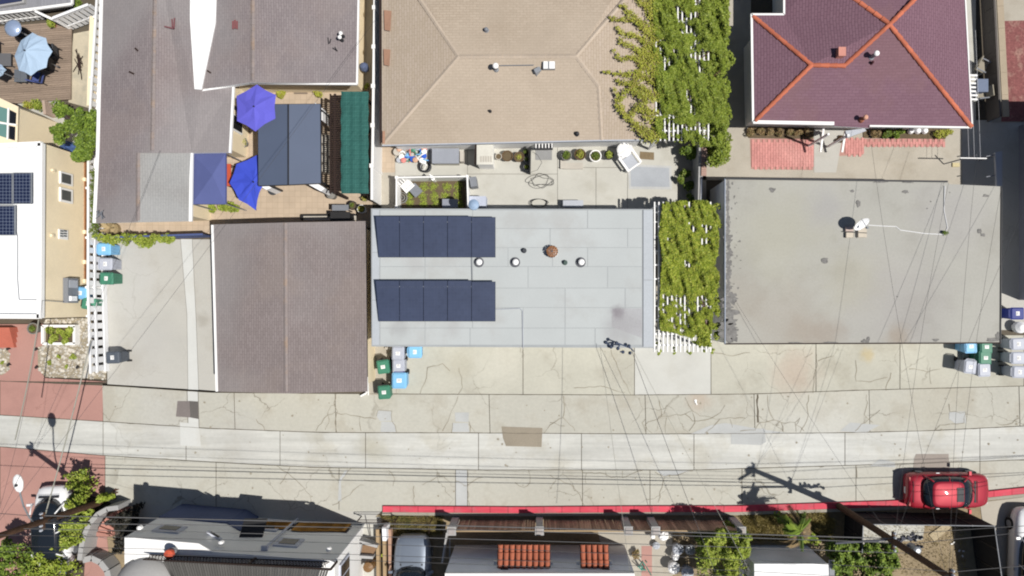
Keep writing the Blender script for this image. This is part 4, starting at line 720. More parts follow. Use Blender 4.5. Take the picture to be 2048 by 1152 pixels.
# curved dome and lattice on the roof terrace
m_ = MB(); c_ = P(283, 1187, 5.5); m_.lathe((c_.x, c_.y, zq), [(1.5, 0), (1.4, .25), (1.1, .5), (.6, .7), (.05, .78)], 28); m_.build('dome', M['stucco_grey'], Q, smooth=True)
def quadlerp(q, s, t): a = q[0].lerp(q[1], s); b = q[3].lerp(q[2], s); return a.lerp(b, t)
qd = [P(322, 1112, 6.0), P(662, 1131, 6.0), P(652, 1190, 6.0), P(360, 1182, 6.0)]
perg = thing('rooftop_pergola', 'dark slatted pergola on the roof terrace of the white house', 'pergola', Vector((qd[0].x, qd[0].y, zq)))
slm = MAT('grey_slats', C(104, 100, 94), rnd=.12)
for i in range(62):
    s = i/62; a, b = quadlerp(qd, s, .15), quadlerp(qd, max(0, s-.03), 1); m_ = MB(); m_.bar(a, b, .085, .05); m_.build('slat', slm, perg)
for t in (.15, .55, 1): m_ = MB(); m_.bar(quadlerp(qd, 0, t)-Vector((0, 0, .06)), quadlerp(qd, 1, t)-Vector((0, 0, .06)), .08, .1); m_.build('beam', M['wood_dark'], perg)
for s in (0, .5, 1):
    for t in (.15, 1): p = quadlerp(qd, s, t); m_ = MB(); m_.bar(p-Vector((0, 0, .05)), Vector((p.x, p.y, zq)), .08, .08); m_.build('post', M['wood_dark'], perg)
lat = MB(); a, b = P(300, 1110, 5.1), P(655, 1124, 5.1)
for i in range(56):
    p, q = a.lerp(b, i/56), a.lerp(b, (i+1.6)/56); lat.bar(p, q+Vector((0, 0, .55)), .03, .02); lat.bar(q, p+Vector((0, 0, .55)), .03, .02)
for z_ in (0, .55): lat.bar(a+Vector((0, 0, z_)), b+Vector((0, 0, z_)), .04, .04)
stuff(lat.build('lattice', M['wood_dark'], perg))
ball_ = MB(); c_ = P(338, 1108, 5.6); ball_.lathe((c_.x, c_.y, 5.1), [(.14, 0), (.2, .25), (.2, .3)], 12, 0); ball_.lathe((c_.x, c_.y, 5.4), [(.12, 0), (.22, .12), (.2, .26), (.02, .32)], 12, 1)
o = ball_.build('chimney_pot', [M['metal'], MAT('bright_terracotta', C(228, 100, 70))]); tag(o, 'round terracotta ball finial on the white roof edge of the modern house', 'finial'); at_origin(o, (c_.x, c_.y, 5.1)); o.name = 'roof_finial'
# ---- bottom middle building with clay-tiled awnings ----
R = thing('building', 'white building with two clay-tiled awnings on its blue-grey shaded wall', 'building', P(1080, 1100)); zr_ = 3.6
rt = [(891, 1144), (1268, 1144)]; t2 = PP(rt, zr_); body = [tuple(v[:2]) for v in t2]+[tuple(v[:2]) for v in PP([(1290, 1400), (870, 1400)], zr_)]
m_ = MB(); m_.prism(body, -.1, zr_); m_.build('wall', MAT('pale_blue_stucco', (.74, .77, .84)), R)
m_ = MB(); m_.bar(t2[0]+Vector((0, -.14, .08)), t2[1]+Vector((0, -.14, .08)), .28, .2); m_.build('parapet', M['white'], R)
yw = t2[0].y
for x0, x1, nc in ((994, 1101, 9), (1161, 1219, 5)):
    za, zb = 3.15, 2.65; aw = MB(); A1, B1 = P(x0, 1127, za), P(x1, 1127, za); ytop = yw; A2 = Vector((A1.x, yw+.95, zb)); B2 = Vector((B1.x, yw+.95, zb)); A1 = Vector((A1.x, yw+.02, za)); B1 = Vector((B1.x, yw+.02, za))
    aw.add([A1, B1, B2, A2]+[v-Vector((0, 0, .12)) for v in (A1, B1, B2, A2)], [(0, 3, 2, 1), (4, 5, 6, 7), (3, 7, 6, 2), (0, 4, 7, 3), (1, 2, 6, 5)]); aw = aw.build('awning', M['wood_dark'], R)
    w_ = (B1-A1).length/nc
    for c_ in range(nc):
        for r_ in range(3):
            p0 = A1.lerp(A2, r_/3)+(B1-A1).normalized()*w_*(c_+.5); p1 = A1.lerp(A2, (r_+1.1)/3)+(B1-A1).normalized()*w_*(c_+.5); m_ = MB(); vs = []
            for q, rr, lift in ((p0, w_*.36, .01), (p1, w_*.44, .05)):
                vs += [q+Vector((rr*math.cos(t), 0, rr*.9*math.sin(t)+lift)) for t in [math.pi*k/6 for k in range(7)]]
            m_.add(vs, [(k, k+7, k+8, k+1) for k in range(6)]+[tuple(range(13, 6, -1))]); m_.build('clay_tile', M['tile'], aw)
for x, y in ((990, 1103), (1102, 1103), (1157, 1103), (1221, 1103)):
    p = P(x, y, 2.9); m_ = MB(); m_.box((p.x, yw+.08, 2.9-.3), (.16, .16, .2)); m_.build('wall_lamp', M['white'], R)
for x in (1010, 1210): m_ = MB(); p = P(x, 1134, 2.9); m_.box((p.x, yw+.02, 3.3), (.35, .05, .08)); m_.build('vent_slot', M['metal_dark'], R)
# small white building bottom right-centre
T = thing('building', 'low white flat-roofed building beside the palm, lower right of centre', 'building', P(1590, 1120)); zz = 2.6
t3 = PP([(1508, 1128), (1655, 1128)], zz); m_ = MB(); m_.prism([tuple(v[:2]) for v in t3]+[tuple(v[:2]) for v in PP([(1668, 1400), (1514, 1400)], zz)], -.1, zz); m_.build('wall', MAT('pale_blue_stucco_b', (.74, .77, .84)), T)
m_ = MB(); m_.prism([tuple(v[:2]) for v in PP([(1508, 1127), (1656, 1127), (1668, 1400), (1512, 1400)], zz+.02)], zz, zz+.06); m_.build('roof', M['roof_white'], T)
m_ = MB(); m_.bar(P(1663, 1120, 2.2), P(1666, 1300, 2.2), .25, .1); m_.build('side_trim', M['grey'], T)
# ================= fences =================
# long white slotted fence, left: base line
def fence_pts(x, y): return P(x, y, 0)
Fw = thing('fence', 'long white slotted board fence between the brown house and the cream house', 'fence', P(218, 400))
fpx = [(234, -60), (213, 290), (212, 576), (217, 742)]
for (fa, fb) in zip(PP(fpx), PP(fpx[1:])):
    L_ = (fb-fa).length; n = int(L_/.40); dx = (fb-fa).normalized()
    for i in range(n):
        p = fa+dx*(i+.5)*L_/n; w_ = L_/n; m_ = MB(); m_.bar(Vector((p.x, p.y, .9))-dx*w_*.33, Vector((p.x, p.y, .9))+dx*w_*.33, .05, 1.0); m_.build('fence_board', M['white2'], Fw)
fseg = []
for (fa, fb) in zip(PP(fpx), PP(fpx[1:])): fseg += [(fa.lerp(fb, k/3), fa.lerp(fb, (k+.998)/3)) for k in range(3)]
for z_, h_, nm in ((.17, .32, 'bottom_board'), (.93, .12, 'middle_rail'), (1.44, .09, 'top_rail')):
    for a, b in fseg: m_ = MB(); m_.bar(a+Vector((.01, 0, z_)), b+Vector((.01, 0, z_)), .09, h_); m_.build(nm, M['white2'], Fw)
for a, b in fseg:
    p = a; m_ = MB(); m_.box((p.x-.08, p.y, .73), (.11, .11, 1.46)); m_.build('post', M['white'], Fw)
# white fence between patio and tan house
Fv = thing('fence', 'tall plain white fence between the tan hip-roofed house and the green-covered pergola', 'fence', P(765, 200))
for (x0, y0, x1, y1, n) in ((769, -100, 763, 345, 6), (762, 347, 762, 412, 1)):
    for k in range(n):
        a = P(x0+(x1-x0)*k/n, y0+(y1-y0)*k/n); b = P(x0+(x1-x0)*(k+1)/n, y0+(y1-y0)*(k+1)/n); m_ = MB(); m_.bar(a+Vector((0, .0, .95)), b+Vector((0, .02, .95)), .05, 1.9); m_.build('fence_panel', M['stucco_white'], Fv)
        m_ = MB(); m_.bar(a+Vector((0, 0, 1.93)), b+Vector((0, .03, 1.93)), .12, .07); m_.build('cap_rail', M['white'], Fv)
        m_ = MB(); m_.box((a.x, a.y, .99), (.15, .15, 1.98)); m_.box((a.x, a.y, 2.02), (.2, .2, .06)); m_.build('post', M['white'], Fv)
# picket fence / railing top left
def picket(name, label, a, b, h, mat, sp=.2, bw=.12, cat='fence', rails=(.3, .9), lean=0, group=None, topw=.12):
    A_, B_ = Vector(a), Vector(b); t = thing(name, label, cat, A_, group); n = max(2, int((B_-A_).length/sp)); d = (B_-A_).normalized()
    for i in range(n+1):
        p = A_.lerp(B_, i/n); m_ = MB(); m_.bar(p+Vector((0, 0, .05)), p+Vector((0, 0, h-.04)), bw, .025) if False else m_.box((p.x, p.y, h/2), (bw, .025, h-.1), rz=math.atan2(d.y, d.x)); m_.build('picket', mat, t)
    for r in rails: m_ = MB(); m_.bar(A_+Vector((0, 0, h*r)), B_+Vector((0, 0, h*r)), .05, .09); m_.build('rail', mat, t)
    m_ = MB(); m_.bar(A_+Vector((0, 0, h)), B_+Vector((0, 0, h)), topw, .05); m_.build('cap_rail', mat, t); return t
picket('fence', 'white picket railing along the top edge of the wooden deck', P(-90, 60), P(98, 38), 1.15, M['white'], sp=.25, bw=.13)
picket('fence', 'white picket fence corner slanting beside the grey-roofed house', P(146, 60), P(214, 34), 1.5, M['white2'], sp=.25, bw=.2)
gt = picket('gate', 'white picket gate standing between two lengths of picket fence at the deck', P(104, 42), P(143, 60), 1.2, M['white'], sp=.24, bw=.14, cat='gate')
# deck
deck = bpy.data.objects.new('deck', None); COL.objects.link(deck); deck['kind'] = 'structure'; ORG['deck'] = Vector((0, 0, 0))
yA = lambda x: 38-x*.06; n = 36
for i in range(n):
    y0 = 48+i*4.35; y1 = y0+4.35
    for x0, x1 in (((-120, 30+17*(i % 3)), (30+17*(i % 3), 150)) if i % 2 else ((-120, 80), (80, 150))):
        sl = lambda x: -(x-60)*.075
        xr = x1 if x1 < 150 else 143-(i*.05)
        lim = 196+(x0 > 0)*6
        w_ = inset([tuple(p[:2]) for p in PP([(x0, y0+sl(x0)), (xr, y0+sl(xr)), (xr, y1+sl(xr)), (x0, y1+sl(x0))], .2)], .006); m_ = MB(); m_.prism(w_, .12, .2+random.uniform(-.004, .004)); m_.build('deck_plank', M['wood_deck'], deck)
sheet('concrete_pad', [(148, 68), (190, 60), (192, 220), (138, 205)], MAT('pad_concrete', C(214, 200, 172), stain=C(186, 178, 156), stain_amt=.8, sscale=1.1, var=.1), z=.05)
sheet('lower_patio', [(30, 200), (112, 200), (180, 240), (190, 330), (30, 300)], M['drive'], z=.0)
Wl = MB(); Wl.bar(P(200, 42, .6), P(194, 218, .6), .28, 1.2); o = tag(Wl.build('garden_wall', M['stucco_tan']), 'low tan garden wall between the concrete pad and the white fence', 'wall'); at_origin(o, P(194, 130))
# dry sticks pile
m_ = MB()
for i in range(16): a = random.uniform(-.6, .6); c_ = P(158+random.uniform(-4, 4), 126+random.uniform(-10, 10), .09+.02*i*.3); l_ = random.uniform(.25, .7); m_.bar(c_-Vector((math.sin(a)*l_, math.cos(a)*l_, 0)), c_+Vector((math.sin(a)*l_, math.cos(a)*l_, .03)), .025, .02)
o = stuff(m_.build('branch_pile', M['wood_dark'])); tag(o, 'pile of thin dark branches lying on the pale concrete pad', 'branches'); at_origin(o, P(158, 126, .05))

# umbrellas
def umbrella(label, verts, top, zt, zr, mat, grp=None, foot=None):
    c = P(top[0], top[1], zt); t = thing('parasol', label, 'parasol', (c.x, c.y, 0), grp); R_ = [P(x, y, zr) for x, y in verts]; n = len(R_)
    for i in range(n):
        a, b = R_[i], R_[(i+1) % n]; m = (a+b)/2; m = m+(c-m)*.045; m.z += .03; am, bm, mm = a.lerp(c, .5), b.lerp(c, .5), m.lerp(c, .5); dz = Vector((0, 0, -.05)); q = MB()
        q.add([c, a, m, b, am, mm+dz, bm], [(0, 4, 5), (0, 5, 6), (4, 1, 2, 5), (5, 2, 3, 6)]); q.build('canopy_panel', mat, t)
        q = MB(); q.bar(c-Vector((0, 0, .05)), a-Vector((0, 0, .03)), .02, .02); q.build('rib', M['metal_dark'], t)
    q = MB(); q.tube([(c.x, c.y, .1), (c.x, c.y, zt+.02)], .025, 8); q.build('pole', M['metal'], t); q = MB(); q.lathe((c.x, c.y, zt), [(.04, 0), (.04, .06), (.01, .1)], 8); q.build('finial', M['metal_dark'], t)
    q = MB(); q.lathe((c.x, c.y, 0), [(.26, 0), (.26, .06), (.06, .1), (.05, .35)], 16); q.build('base', M['grey_d'], t); return t
umbrella('large pale blue octagonal parasol shading a table on the wooden deck', [(65, 65), (92, 76), (105, 103), (93, 135), (62, 152), (38, 141), (29, 112), (42, 81)], (50, 101), 2.6, 2.15, M['fabric_pale'])
umbrella('blue-violet hexagonal parasol open over the tiled patio', [(514, 169), (552, 190), (551, 237), (511, 263), (474, 242), (473, 192)], (508, 213), 3.4, 3.1, M['fabric_blue'])
umbrella('bright royal blue parasol half tucked under the slate gazebo roof', [(516, 309), (473, 328), (459, 366), (478, 400), (512, 421), (519, 384), (540, 350), (530, 322)], (507, 364), 2.45, 1.95, M['fabric_royal'])
umbrella('small pale blue parasol cut off by the left edge of the deck', [(-14, 122), (4, 130), (13, 140), (6, 150), (-4, 158), (-22, 150), (-26, 134)], (-6, 140), 2.2, 1.85, M['fabric_pale'])
# closed green parasol
c_ = P(55, 238, 1.2); t = thing('parasol', 'closed dark green parasol leaning over the grey lower patio', 'parasol', (c_.x, c_.y, 0)); q = MB(); a, b = P(66, 240, 1.0), P(30, 228, 2.3)
pts = [a.lerp(b, s) for s in (0, .12, .35, .7, 1)]; vs = []; fs = []
for p, r in zip(pts, (.12, .30, .27, .13, .04)):
    for k in range(12): an = k*math.pi/6; rr = r*(1+.12*(k % 2)); vs.append(p+Vector((-.3, .95, 0)).normalized()*rr*math.cos(an)+Vector((0, 0, 1))*rr*math.sin(an))
for i in range(4): fs += [(i*12+k, i*12+(k+1) % 12, (i+1)*12+(k+1) % 12, (i+1)*12+k) for k in range(12)]
fs += [tuple(range(11, -1, -1)), tuple(range(48, 60))]; q.add(vs, fs); q.build('folded_canopy', MAT('dark_green_canvas', C(34, 96, 92), fine=.15), t); q = MB(); q.tube([(c_.x+.4, c_.y, 0), a, b], .025, 8); q.build('pole', M['metal'], t)
# patio heater
c_ = P(20, 53, 2.3); t = thing('patio_heater', 'patio heater with a round reflective metal hood on the deck', 'heater', (c_.x, c_.y, .2))
q = MB(); q.lathe((c_.x, c_.y, 2.1), [(.42, 0), (.42, .02), (.3, .10), (.12, .16), (.01, .18)], 24); q.build('hood', MAT('polished_metal', (.5, .62, .85), rough=.25, metal=.6), t, smooth=True)
q = MB(); q.lathe((c_.x, c_.y, .2), [(.22, 0), (.22, .6), (.04, .66), (.04, 1.8)], 14); q.build('body', M['metal'], t); q = MB(); q.lathe((c_.x, c_.y, 1.85), [(.1, 0), (.12, .22)], 12); q.build('burner', M['metal_dark'], t)
c_ = P(42, 66, .7); q = MB(); q.lathe((c_.x-.05, c_.y+.04, .2), [(.3, 0), (.33, .35), (.28, .55), (.1, .6)], 18, 0); q.lathe((c_.x-.05, c_.y+.04, .8), [(.08, 0), (.08, .05)], 10, 1)
o = q.build('heater_shadow_drum', [M['black'], M['metal']]); tag(o, 'round black drum added as the shadow of the patio heater on the deck', 'grill'); at_origin(o, (c_.x, c_.y, .2))  # black drum added where the heater's shadow falls on the deck

# chairs
def chair(name, label, loc, rz, seatm, legm, cat='chair', w=.55, d=.52, arms=True, back=.45, group=None, slat=False):
    t = thing(name, label, cat, loc, group, rz)
    def b(nm, c, s, m, rx=0): q = MB(); q.box(c, s, rx=rx); return q.build(nm, m, t, local=True)
    if slat:
        for i in range(5): b('seat_slat', (0, -.2+i*.1, .42), (w, .075, .025), seatm)
        for i in range(4): b('back_slat', (-w/2+.09+i*(w-.18)/3, d/2+.05, .42+back/2), (.09, .03, back), seatm, -.2)
    else:
        b('seat', (0, 0, .42), (w, d, .07), seatm); b('backrest', (0, d/2+.03, .45+back/2), (w, .06, back), seatm, -.2)
    for sx in (-1, 1):
        for sy in (-1, 1): b('leg', (sx*(w/2-.03), sy*(d/2-.03), .2), (.045, .045, .4), legm)
        if arms: b('armrest', (sx*(w/2+.02), 0, .64), (.06, d, .035), legm); b('arm_support', (sx*(w/2+.02), -d/2+.06, .53), (.04, .04, .2), legm)
    return t
chair('garden_chair', 'dark rattan chair tucked under the pale blue parasol, nearer the heater', P(116, 110, .2), -1.5, M['grey_d'], M['black'], w=.5)
chair('garden_chair', 'dark rattan chair beside the pale blue parasol, lower of the two', P(108, 134, .2), -1.65, M['grey_d'], M['black'], w=.5)
chair('garden_chair', 'blue cushioned chair below the pale blue parasol on the deck', P(88, 160, .2), 2.9, MAT('navy_cushion', C(84, 96, 150)), M['black'], w=.52)
def table(name, label, loc, w, d, h, topm, legm, rz=0, split=False, cat='table'):
    t = thing(name, label, cat, loc, rz=rz)
    for s in ((-1, 1) if split else (0,)): q = MB(); q.box((s*w/4 if split else 0, 0, h-.02), (w/2-.01 if split else w, d, .04)); q.build('tabletop', topm, t, local=True)
    for sx in (-1, 1):
        for sy in (-1, 1): q = MB(); q.box((sx*(w/2-.05), sy*(d/2-.05), (h-.04)/2), (.05, .05, h-.04)); q.build('leg', legm, t, local=True)
    return t
table('patio_table', 'grey split-top table below the pale blue parasol', P(54, 157, .2), .66, .64, .45, MAT('slate_top', C(112, 116, 122)), M['grey_d'], split=True)
table('lounge_table', 'dark grey low table at the left edge of the deck', P(0, 106, .2), .5, 1.0, .4, MAT('slate_top_b', C(90, 96, 106)), M['grey_d'])
table('side_table', 'flat grey square ottoman left of the pale blue parasol', P(20, 124, .2), .62, .66, .35, MAT('slate_top_c', C(116, 114, 114)), M['grey_d'])
table('plant_bench', 'narrow tan wooden bench on the lower patio under the green tree', P(100, 263, 0), 1.3, .22, .5, M['wood_tan'], M['wood_dark'], rz=-.1)
q = MB(); p = P(78, 253, .3); q.box((p.x, p.y, .22), (.32, .26, .44)); q.box((p.x, p.y, .47), (.36, .3, .06)); o = q.build('storage_crate', MAT('red_plastic', C(206, 92, 84))); tag(o, 'small red crate at the end of the wooden bench', 'crate'); at_origin(o, (p.x, p.y, 0))
q = MB(); q.bar(P(96, 205, .35), P(99, 232, .35), .14, .7); o = q.build('garden_wall', MAT('pink_stone', C(206, 180, 160))); tag(o, 'short pinkish stone wall stub beside potted plants at the deck edge', 'wall'); at_origin(o, P(97, 218))

# potted plant
def pot(label, px, r, h, potm, leafm, lr=None, lh=.3, n=260, size=.1, group=None, z0=0, name='potted_plant', plant=True, cat='potted plant'):
    p = P(px[0], px[1], z0+h); t = thing(name, label, cat, (p.x, p.y, z0), group); q = MB(); q.lathe((p.x, p.y, z0), [(r*.72, 0), (r, h), (r*1.08, h), (r*1.08, h+.03), (r*.9, h+.03), (r*.86, h-.05), (.01, h-.05)], 18, cap=False); q.build('pot', potm, t)
    q = MB(); q.lathe((p.x, p.y, z0+h-.06), [(.01, 0), (r*.87, 0), (r*.87, .02), (.01, .021)], 14, cap=False); q.build('soil', M['soil'], t)
    if plant: leaves('foliage', ball((p.x, p.y, z0+h+lh*.4), lr or r, n, lh/(lr or r), .2), size, leafm, t)
    return t
pot('green potted plant by the stone stub at the deck edge', (80, 212), .24, .35, M['pot_grey'], L_LIME, .3, .45, 420)
pot('yellow-leaved potted plant by the white lamp at the conservatory', (58, 211), .14, .25, M['terracotta'], L_YEL, .2, .3, 240)
pot('small green plant spilling over the deck edge by the picket gate', (103, 48), .13, .25, M['terracotta'], L_LIME, .22, .2, 200, z0=.2)
bush('shrub', 'small green bush growing behind the picket fence corner', 'shrub', (153, 9), .3, .6, 500, L_TREE)
# tarp under tree
q = MB(); cx, cy = 128, 286
vs = []; K_ = 8
for j in range(K_+1):
    for i in range(K_+1):
        p = P(111+35*i/K_, 276+22*j/K_+i*.9, .5); e = min(i, K_-i, j, K_-j)/4; vs.append((p.x, p.y, .12+.45*min(1, e*1.3)+.12*math.sin(i*2.3+j)*math.cos(j*1.9)))
q.add(vs, [(j*(K_+1)+i+K_+1, j*(K_+1)+i+1+K_+1, j*(K_+1)+i+1, j*(K_+1)+i) for j in range(K_) for i in range(K_)]); o = q.build('tarpaulin', MAT('blue_tarp', C(88, 112, 160), rough=.3, var=.3, scale=5)); tag(o, 'crumpled blue tarpaulin bundle between the cream wall and the green tree', 'tarpaulin'); at_origin(o, P(128, 287))
# tree
b_ = P(165, 262, 0); c_ = P(140, 245, 2.4)
tree('bright green bushy tree by the cream house and the white slotted fence', (b_.x, b_.y, 0), (c_.x+.2, c_.y-.1), 1.15, 2.3, 9000, L_TREE, .13)
pts = [ball((*P(x, y, 2.1)[:2], 2.1), r, 1300, .7) for x, y, r in ((172, 285, .5), (175, 270, .45), (168, 305, .42), (155, 312, .3))]
leaves('crown', np.concatenate(pts), .13, L_TREE, bpy.data.objects['tree'])
# ivy on the long fence next to house A
pts = []
for y in list(range(345, 470, 9)): p = P(186+random.uniform(-3, 3), y, 1.8); pts.append(ball((p.x, p.y, 1.7), .16+random.random()*.08, 70, 1.2))
t = thing('climbing_plant', 'dark ivy patches along the white slotted fence beside the long brown house', 'climber', P(200, 410)); leaves('foliage', np.concatenate(pts), .09, L_DARK, t); q = MB(); q.tube([P(200, 345, .0), P(192, 400, 1.2), P(190, 460, 1.7)], .02, 5); q.build('stem', M['stem'], t)
# vine on driveway fence
t = thing('climbing_plant', 'lush vine hanging over the navy fence at the top of the driveway', 'climber', P(270, 478)); pts = []
for i in range(46):
    s = random.random(); x = 188+s*155; w_ = 12*math.sin(math.pi*min(1, max(0, (s*.92+.06))))**.7; p = P(x, 476+random.uniform(-w_, w_)*.9+(4 if 0.3 < s < .8 else 0), 1.5); pts.append(ball((p.x, p.y, 1.35+random.uniform(-.25, .2)), .18, 75, .9))
leaves('foliage', np.concatenate(pts), .10, L_LIME, t); q = MB(); q.tube([P(230, 478), P(250, 477, .8), P(300, 476, 1.4)], .025, 5); q.build('stem', M['stem'], t)
t = thing('fence', 'low navy board fence at the top of the driveway, half under the vine', 'fence', P(330, 478)); m_ = MB(); a, b = P(225, 481), P(432, 474)
for k in range(24): p, q_ = a.lerp(b, k/24), a.lerp(b, (k+.93)/24); m_ = MB(); m_.bar(p+Vector((0, 0, .7)), q_+Vector((0, 0, .7)), .03, 1.35); m_.build('board', MAT('navy_board', C(90, 104, 150)) if k == 0 else bpy.data.materials['navy_board'], t)
m_ = MB(); m_.bar(a+Vector((0, 0, 1.41)), b+Vector((0, 0, 1.41)), .09, .05); m_.build('cap_rail', bpy.data.materials['navy_board'], t)
q = MB(); p = P(212, 455, .8); q.lathe((p.x, p.y, 0), [(.3, 0), (.34, .3), (.28, .5)], 9, 0)
for i in range(26): a = random.random()*6.28; q.bar((p.x, p.y, .5), (p.x+.38*math.cos(a), p.y+.3*math.sin(a), .8), .05, .02, 0)
o = q.build('palm_stump', MAT('dry_palm', C(196, 172, 128), fine=.2)); stuff(o); tag(o, 'dry tan palm stump behind the vine at the house corner', 'stump'); at_origin(o, (p.x, p.y, 0))
q = MB(); p = P(203, 430, 2.95)
for a, b in (((0, 0, -.3), (0, 0, .25)), ((-.2, .15, .1), (.2, -.15, .1)), ((-.15, -.2, .2), (.2, .18, .2)), ((-.1, .2, .1), (-.1, -.12, .1)), ((.1, .12, .15), (.12, -.22, .15)), ((-.25, 0, 0), (.1, .1, .22))): q.bar(p+Vector(a), p+Vector(b), .03, .03)
o = q.build('roof_antenna', M['grey']); tag(o, 'small grey tangled antenna on the lower left roof corner of the long brown house', 'antenna'); at_origin(o, (p.x, p.y, 2.7))

# ================= patio =================
zg_ = 2.7; t = thing('gazebo', 'slate-blue hard-top gazebo with tied curtains on the tiled patio', 'gazebo', P(578, 300)); co = [(516, 210), (640, 208), (641, 366), (518, 371)]; rz_ = 3.05
V = [P(516, 209, zg_), P(577, 208.5, rz_), P(640, 208, zg_), P(641, 366, zg_), P(577, 369, rz_), P(517, 371, zg_)]
for f in ((0, 1, 4, 5), (1, 2, 3, 4)):
    vs = [V[i] for i in f]; q = MB(); dn = Vector((0, 0, -.06)); q.add(vs+[v+dn for v in vs], [(3, 2, 1, 0), (4, 5, 6, 7)]+[(i, (i+1) % 4, 4+(i+1) % 4, 4+i) for i in range(4)]); q.build('roof_panel', M['gazebo'], t)
q = MB(); q.bar(V[1]+Vector((0, 0, .03)), V[4]+Vector((0, 0, .03)), .06, .04); q.build('ridge_bar', M['metal_dark'], t)
for (i, j) in ((0, 1), (1, 2), (2, 3), (3, 4), (4, 5), (5, 0)): q = MB(); q.bar(V[i]-Vector((0, 0, .08)), V[j]-Vector((0, 0, .08)), .06, .09); q.build('eave_bar', M['metal_dark'], t)
for (x, y) in ((522, 216), (634, 214), (635, 360), (524, 364)):
    p = P(x, y, 2.6); q = MB(); q.bar((p.x, p.y, 0), (p.x, p.y, 2.6), .1, .1); q.build('post', M['metal_dark'], t)
for pts_ in ([(640, 214), (655, 226), (655, 250), (642, 238)], [(520, 371), (540, 372), (556, 381), (545, 385)], [(612, 366), (638, 368), (660, 382), (652, 388)]):
    q = MB(); q.prism([tuple(p[:2]) for p in PP(pts_, 1.1)], .6, 1.9, top=[tuple(v[:2]) for v in PP(pts_, 1.1)]); q.build('curtain', M['white2'], t)
sofa = thing('outdoor_sofa', 'cream tufted sofa peeking out from the east side of the gazebo', 'sofa', P(648, 305)); q = MB(); p0, p1 = P(640, 268, .45), P(656, 345, .45); q.prism([(p0.x, p0.y), (p1.x, p0.y), (p1.x, p1.y), (p0.x, p1.y)], .1, .4); q.build('seat', M['cushion'], sofa)
for i in range(4):
    p = P(647, 279+i*19, .55); q = MB(); q.prism([(p.x-.2, p.y+.2), (p.x+.1, p.y+.26), (p.x+.24, p.y), (p.x+.1, p.y-.26), (p.x-.2, p.y-.2), (p.x-.28, p.y)], .4, .56, top=[(p.x-.15, p.y+.15), (p.x+.08, p.y+.2), (p.x+.18, p.y), (p.x+.08, p.y-.2), (p.x-.15, p.y-.15), (p.x-.2, p.y)]); q.build('cushion', M['cushion'], sofa)
# dark wood pergola + green cover
t = thing('pergola', 'dark brown slatted pergola beside the slate-blue gazebo, half under green mesh', 'pergola', P(680, 290)); zp = 2.35; n = 44
for i in range(n):
    y = 192+i*(382-192)/(n-1); q = MB(); q.bar(P(660, y, zp), P(735, y-1, zp), .045, .09); q.build('slat', M['wood_dark'], t)
for x, w_ in ((661, .05), (670, .1), (729, .1)): q = MB(); q.bar(P(x, 188, zp-.1), P(x, 388, zp-.1), w_, .12); q.build('beam', M['wood_dark'], t)
for x in (670, 729):
    for y in (192, 252, 312, 383): p = P(x, y, zp-.15); q = MB(); q.bar((p.x, p.y, 0), (p.x, p.y, zp-.15), .12, .12); q.build('post', M['wood_dark'], t)
vs = []; nx, ny = 12, 44; xs = [682+i*(737-682)/nx for i in range(nx+1)]
for j in range(ny+1):
    y = 183+j*(387-183)/ny
    for i, x in enumerate(xs): vs.append(P(x+(math.sin(j*.9)*.8 if i in (0, nx) else 0), y, zp+.08+.05*abs(math.sin(i*math.pi*3/nx+.3))-.02*(j % 2)+random.random()*.02))
q = MB(); q.add(vs, [(j*(nx+1)+i+nx+1, j*(nx+1)+i+nx+2, j*(nx+1)+i+1, j*(nx+1)+i) for j in range(ny) for i in range(nx)]); o = q.build('shade_cloth', M['fabric_green']); tag(o, 'long green mesh shade cloth laid over the dark pergola by the white fence', 'shade cloth'); at_origin(o, P(710, 285, zp))
# slate blue square canopy by house A
t = thing('canopy', 'square slate-blue fabric canopy between the brown house and the royal blue parasol', 'canopy', P(418, 357)); c_ = P(425, 350, 2.75); R_ = PP([(385, 307), (451, 307), (451, 408), (384, 408)], 2.4)
for i in range(4): q = MB(); q.add([c_, R_[i], R_[(i+1) % 4]], [(0, 1, 2)] if ((R_[i]-c_).cross(R_[(i+1) % 4]-c_)).z > 0 else [(0, 2, 1)]); q.build('canopy_panel', M['fabric_navy'], t)
for i in range(4): a, b = R_[i], R_[(i+1) % 4]; q = MB(); q.bar(a-Vector((0, 0, .06)), b-Vector((0, 0, .06)), .02, .14); q.build('valance', M['fabric_navy'], t); q = MB(); q.bar(a, Vector((a.x, a.y, 0)), .04, .04); q.build('leg', M['metal'], t)
# orange table and things
table('outdoor_table', 'small orange-red table between the slate canopy and the royal blue parasol', P(468, 355, 0), .3, 1.15, .7, MAT('orange_cloth', C(214, 96, 66)), M['metal_dark'])
for i, (x, y, r, lm) in enumerate(((400, 418, .35, L_YEL), (425, 414, .34, L_LIME), (447, 412, .36, L_LIME), (466, 412, .4, L_LIME))):
    bush('shrub', ['pale yellow leafy plant in the bed below the slate canopy', 'low green plant in the bed below the slate canopy, second from the left', 'green plant in the middle right of the bed below the slate canopy', 'spiky green plant under the corner of the royal blue parasol'][i], 'plant', (x, y), r, .45, 420, lm, .11)
for i, (x, y, lm) in enumerate(((560, 185, L_YEL), (635, 184, L_YEL))):
    bush('shrub', ['yellow-green rosette plant left of the grey doormat under the brown eave', 'yellow-green rosette plant right of the grey doormat under the brown eave'][i], 'plant', (x, y), .3, .35, 380, lm, .15)
bush('shrub', 'green bush between the brown house wall and the blue-violet parasol', 'shrub', (484, 180), .34, .5, 500, L_DARK, .1)
pot('round potted plant with pale rim beside the brown house windows', (484, 285), .28, .35, M['pot_grey'], L_YEL, .26, .3, 200)
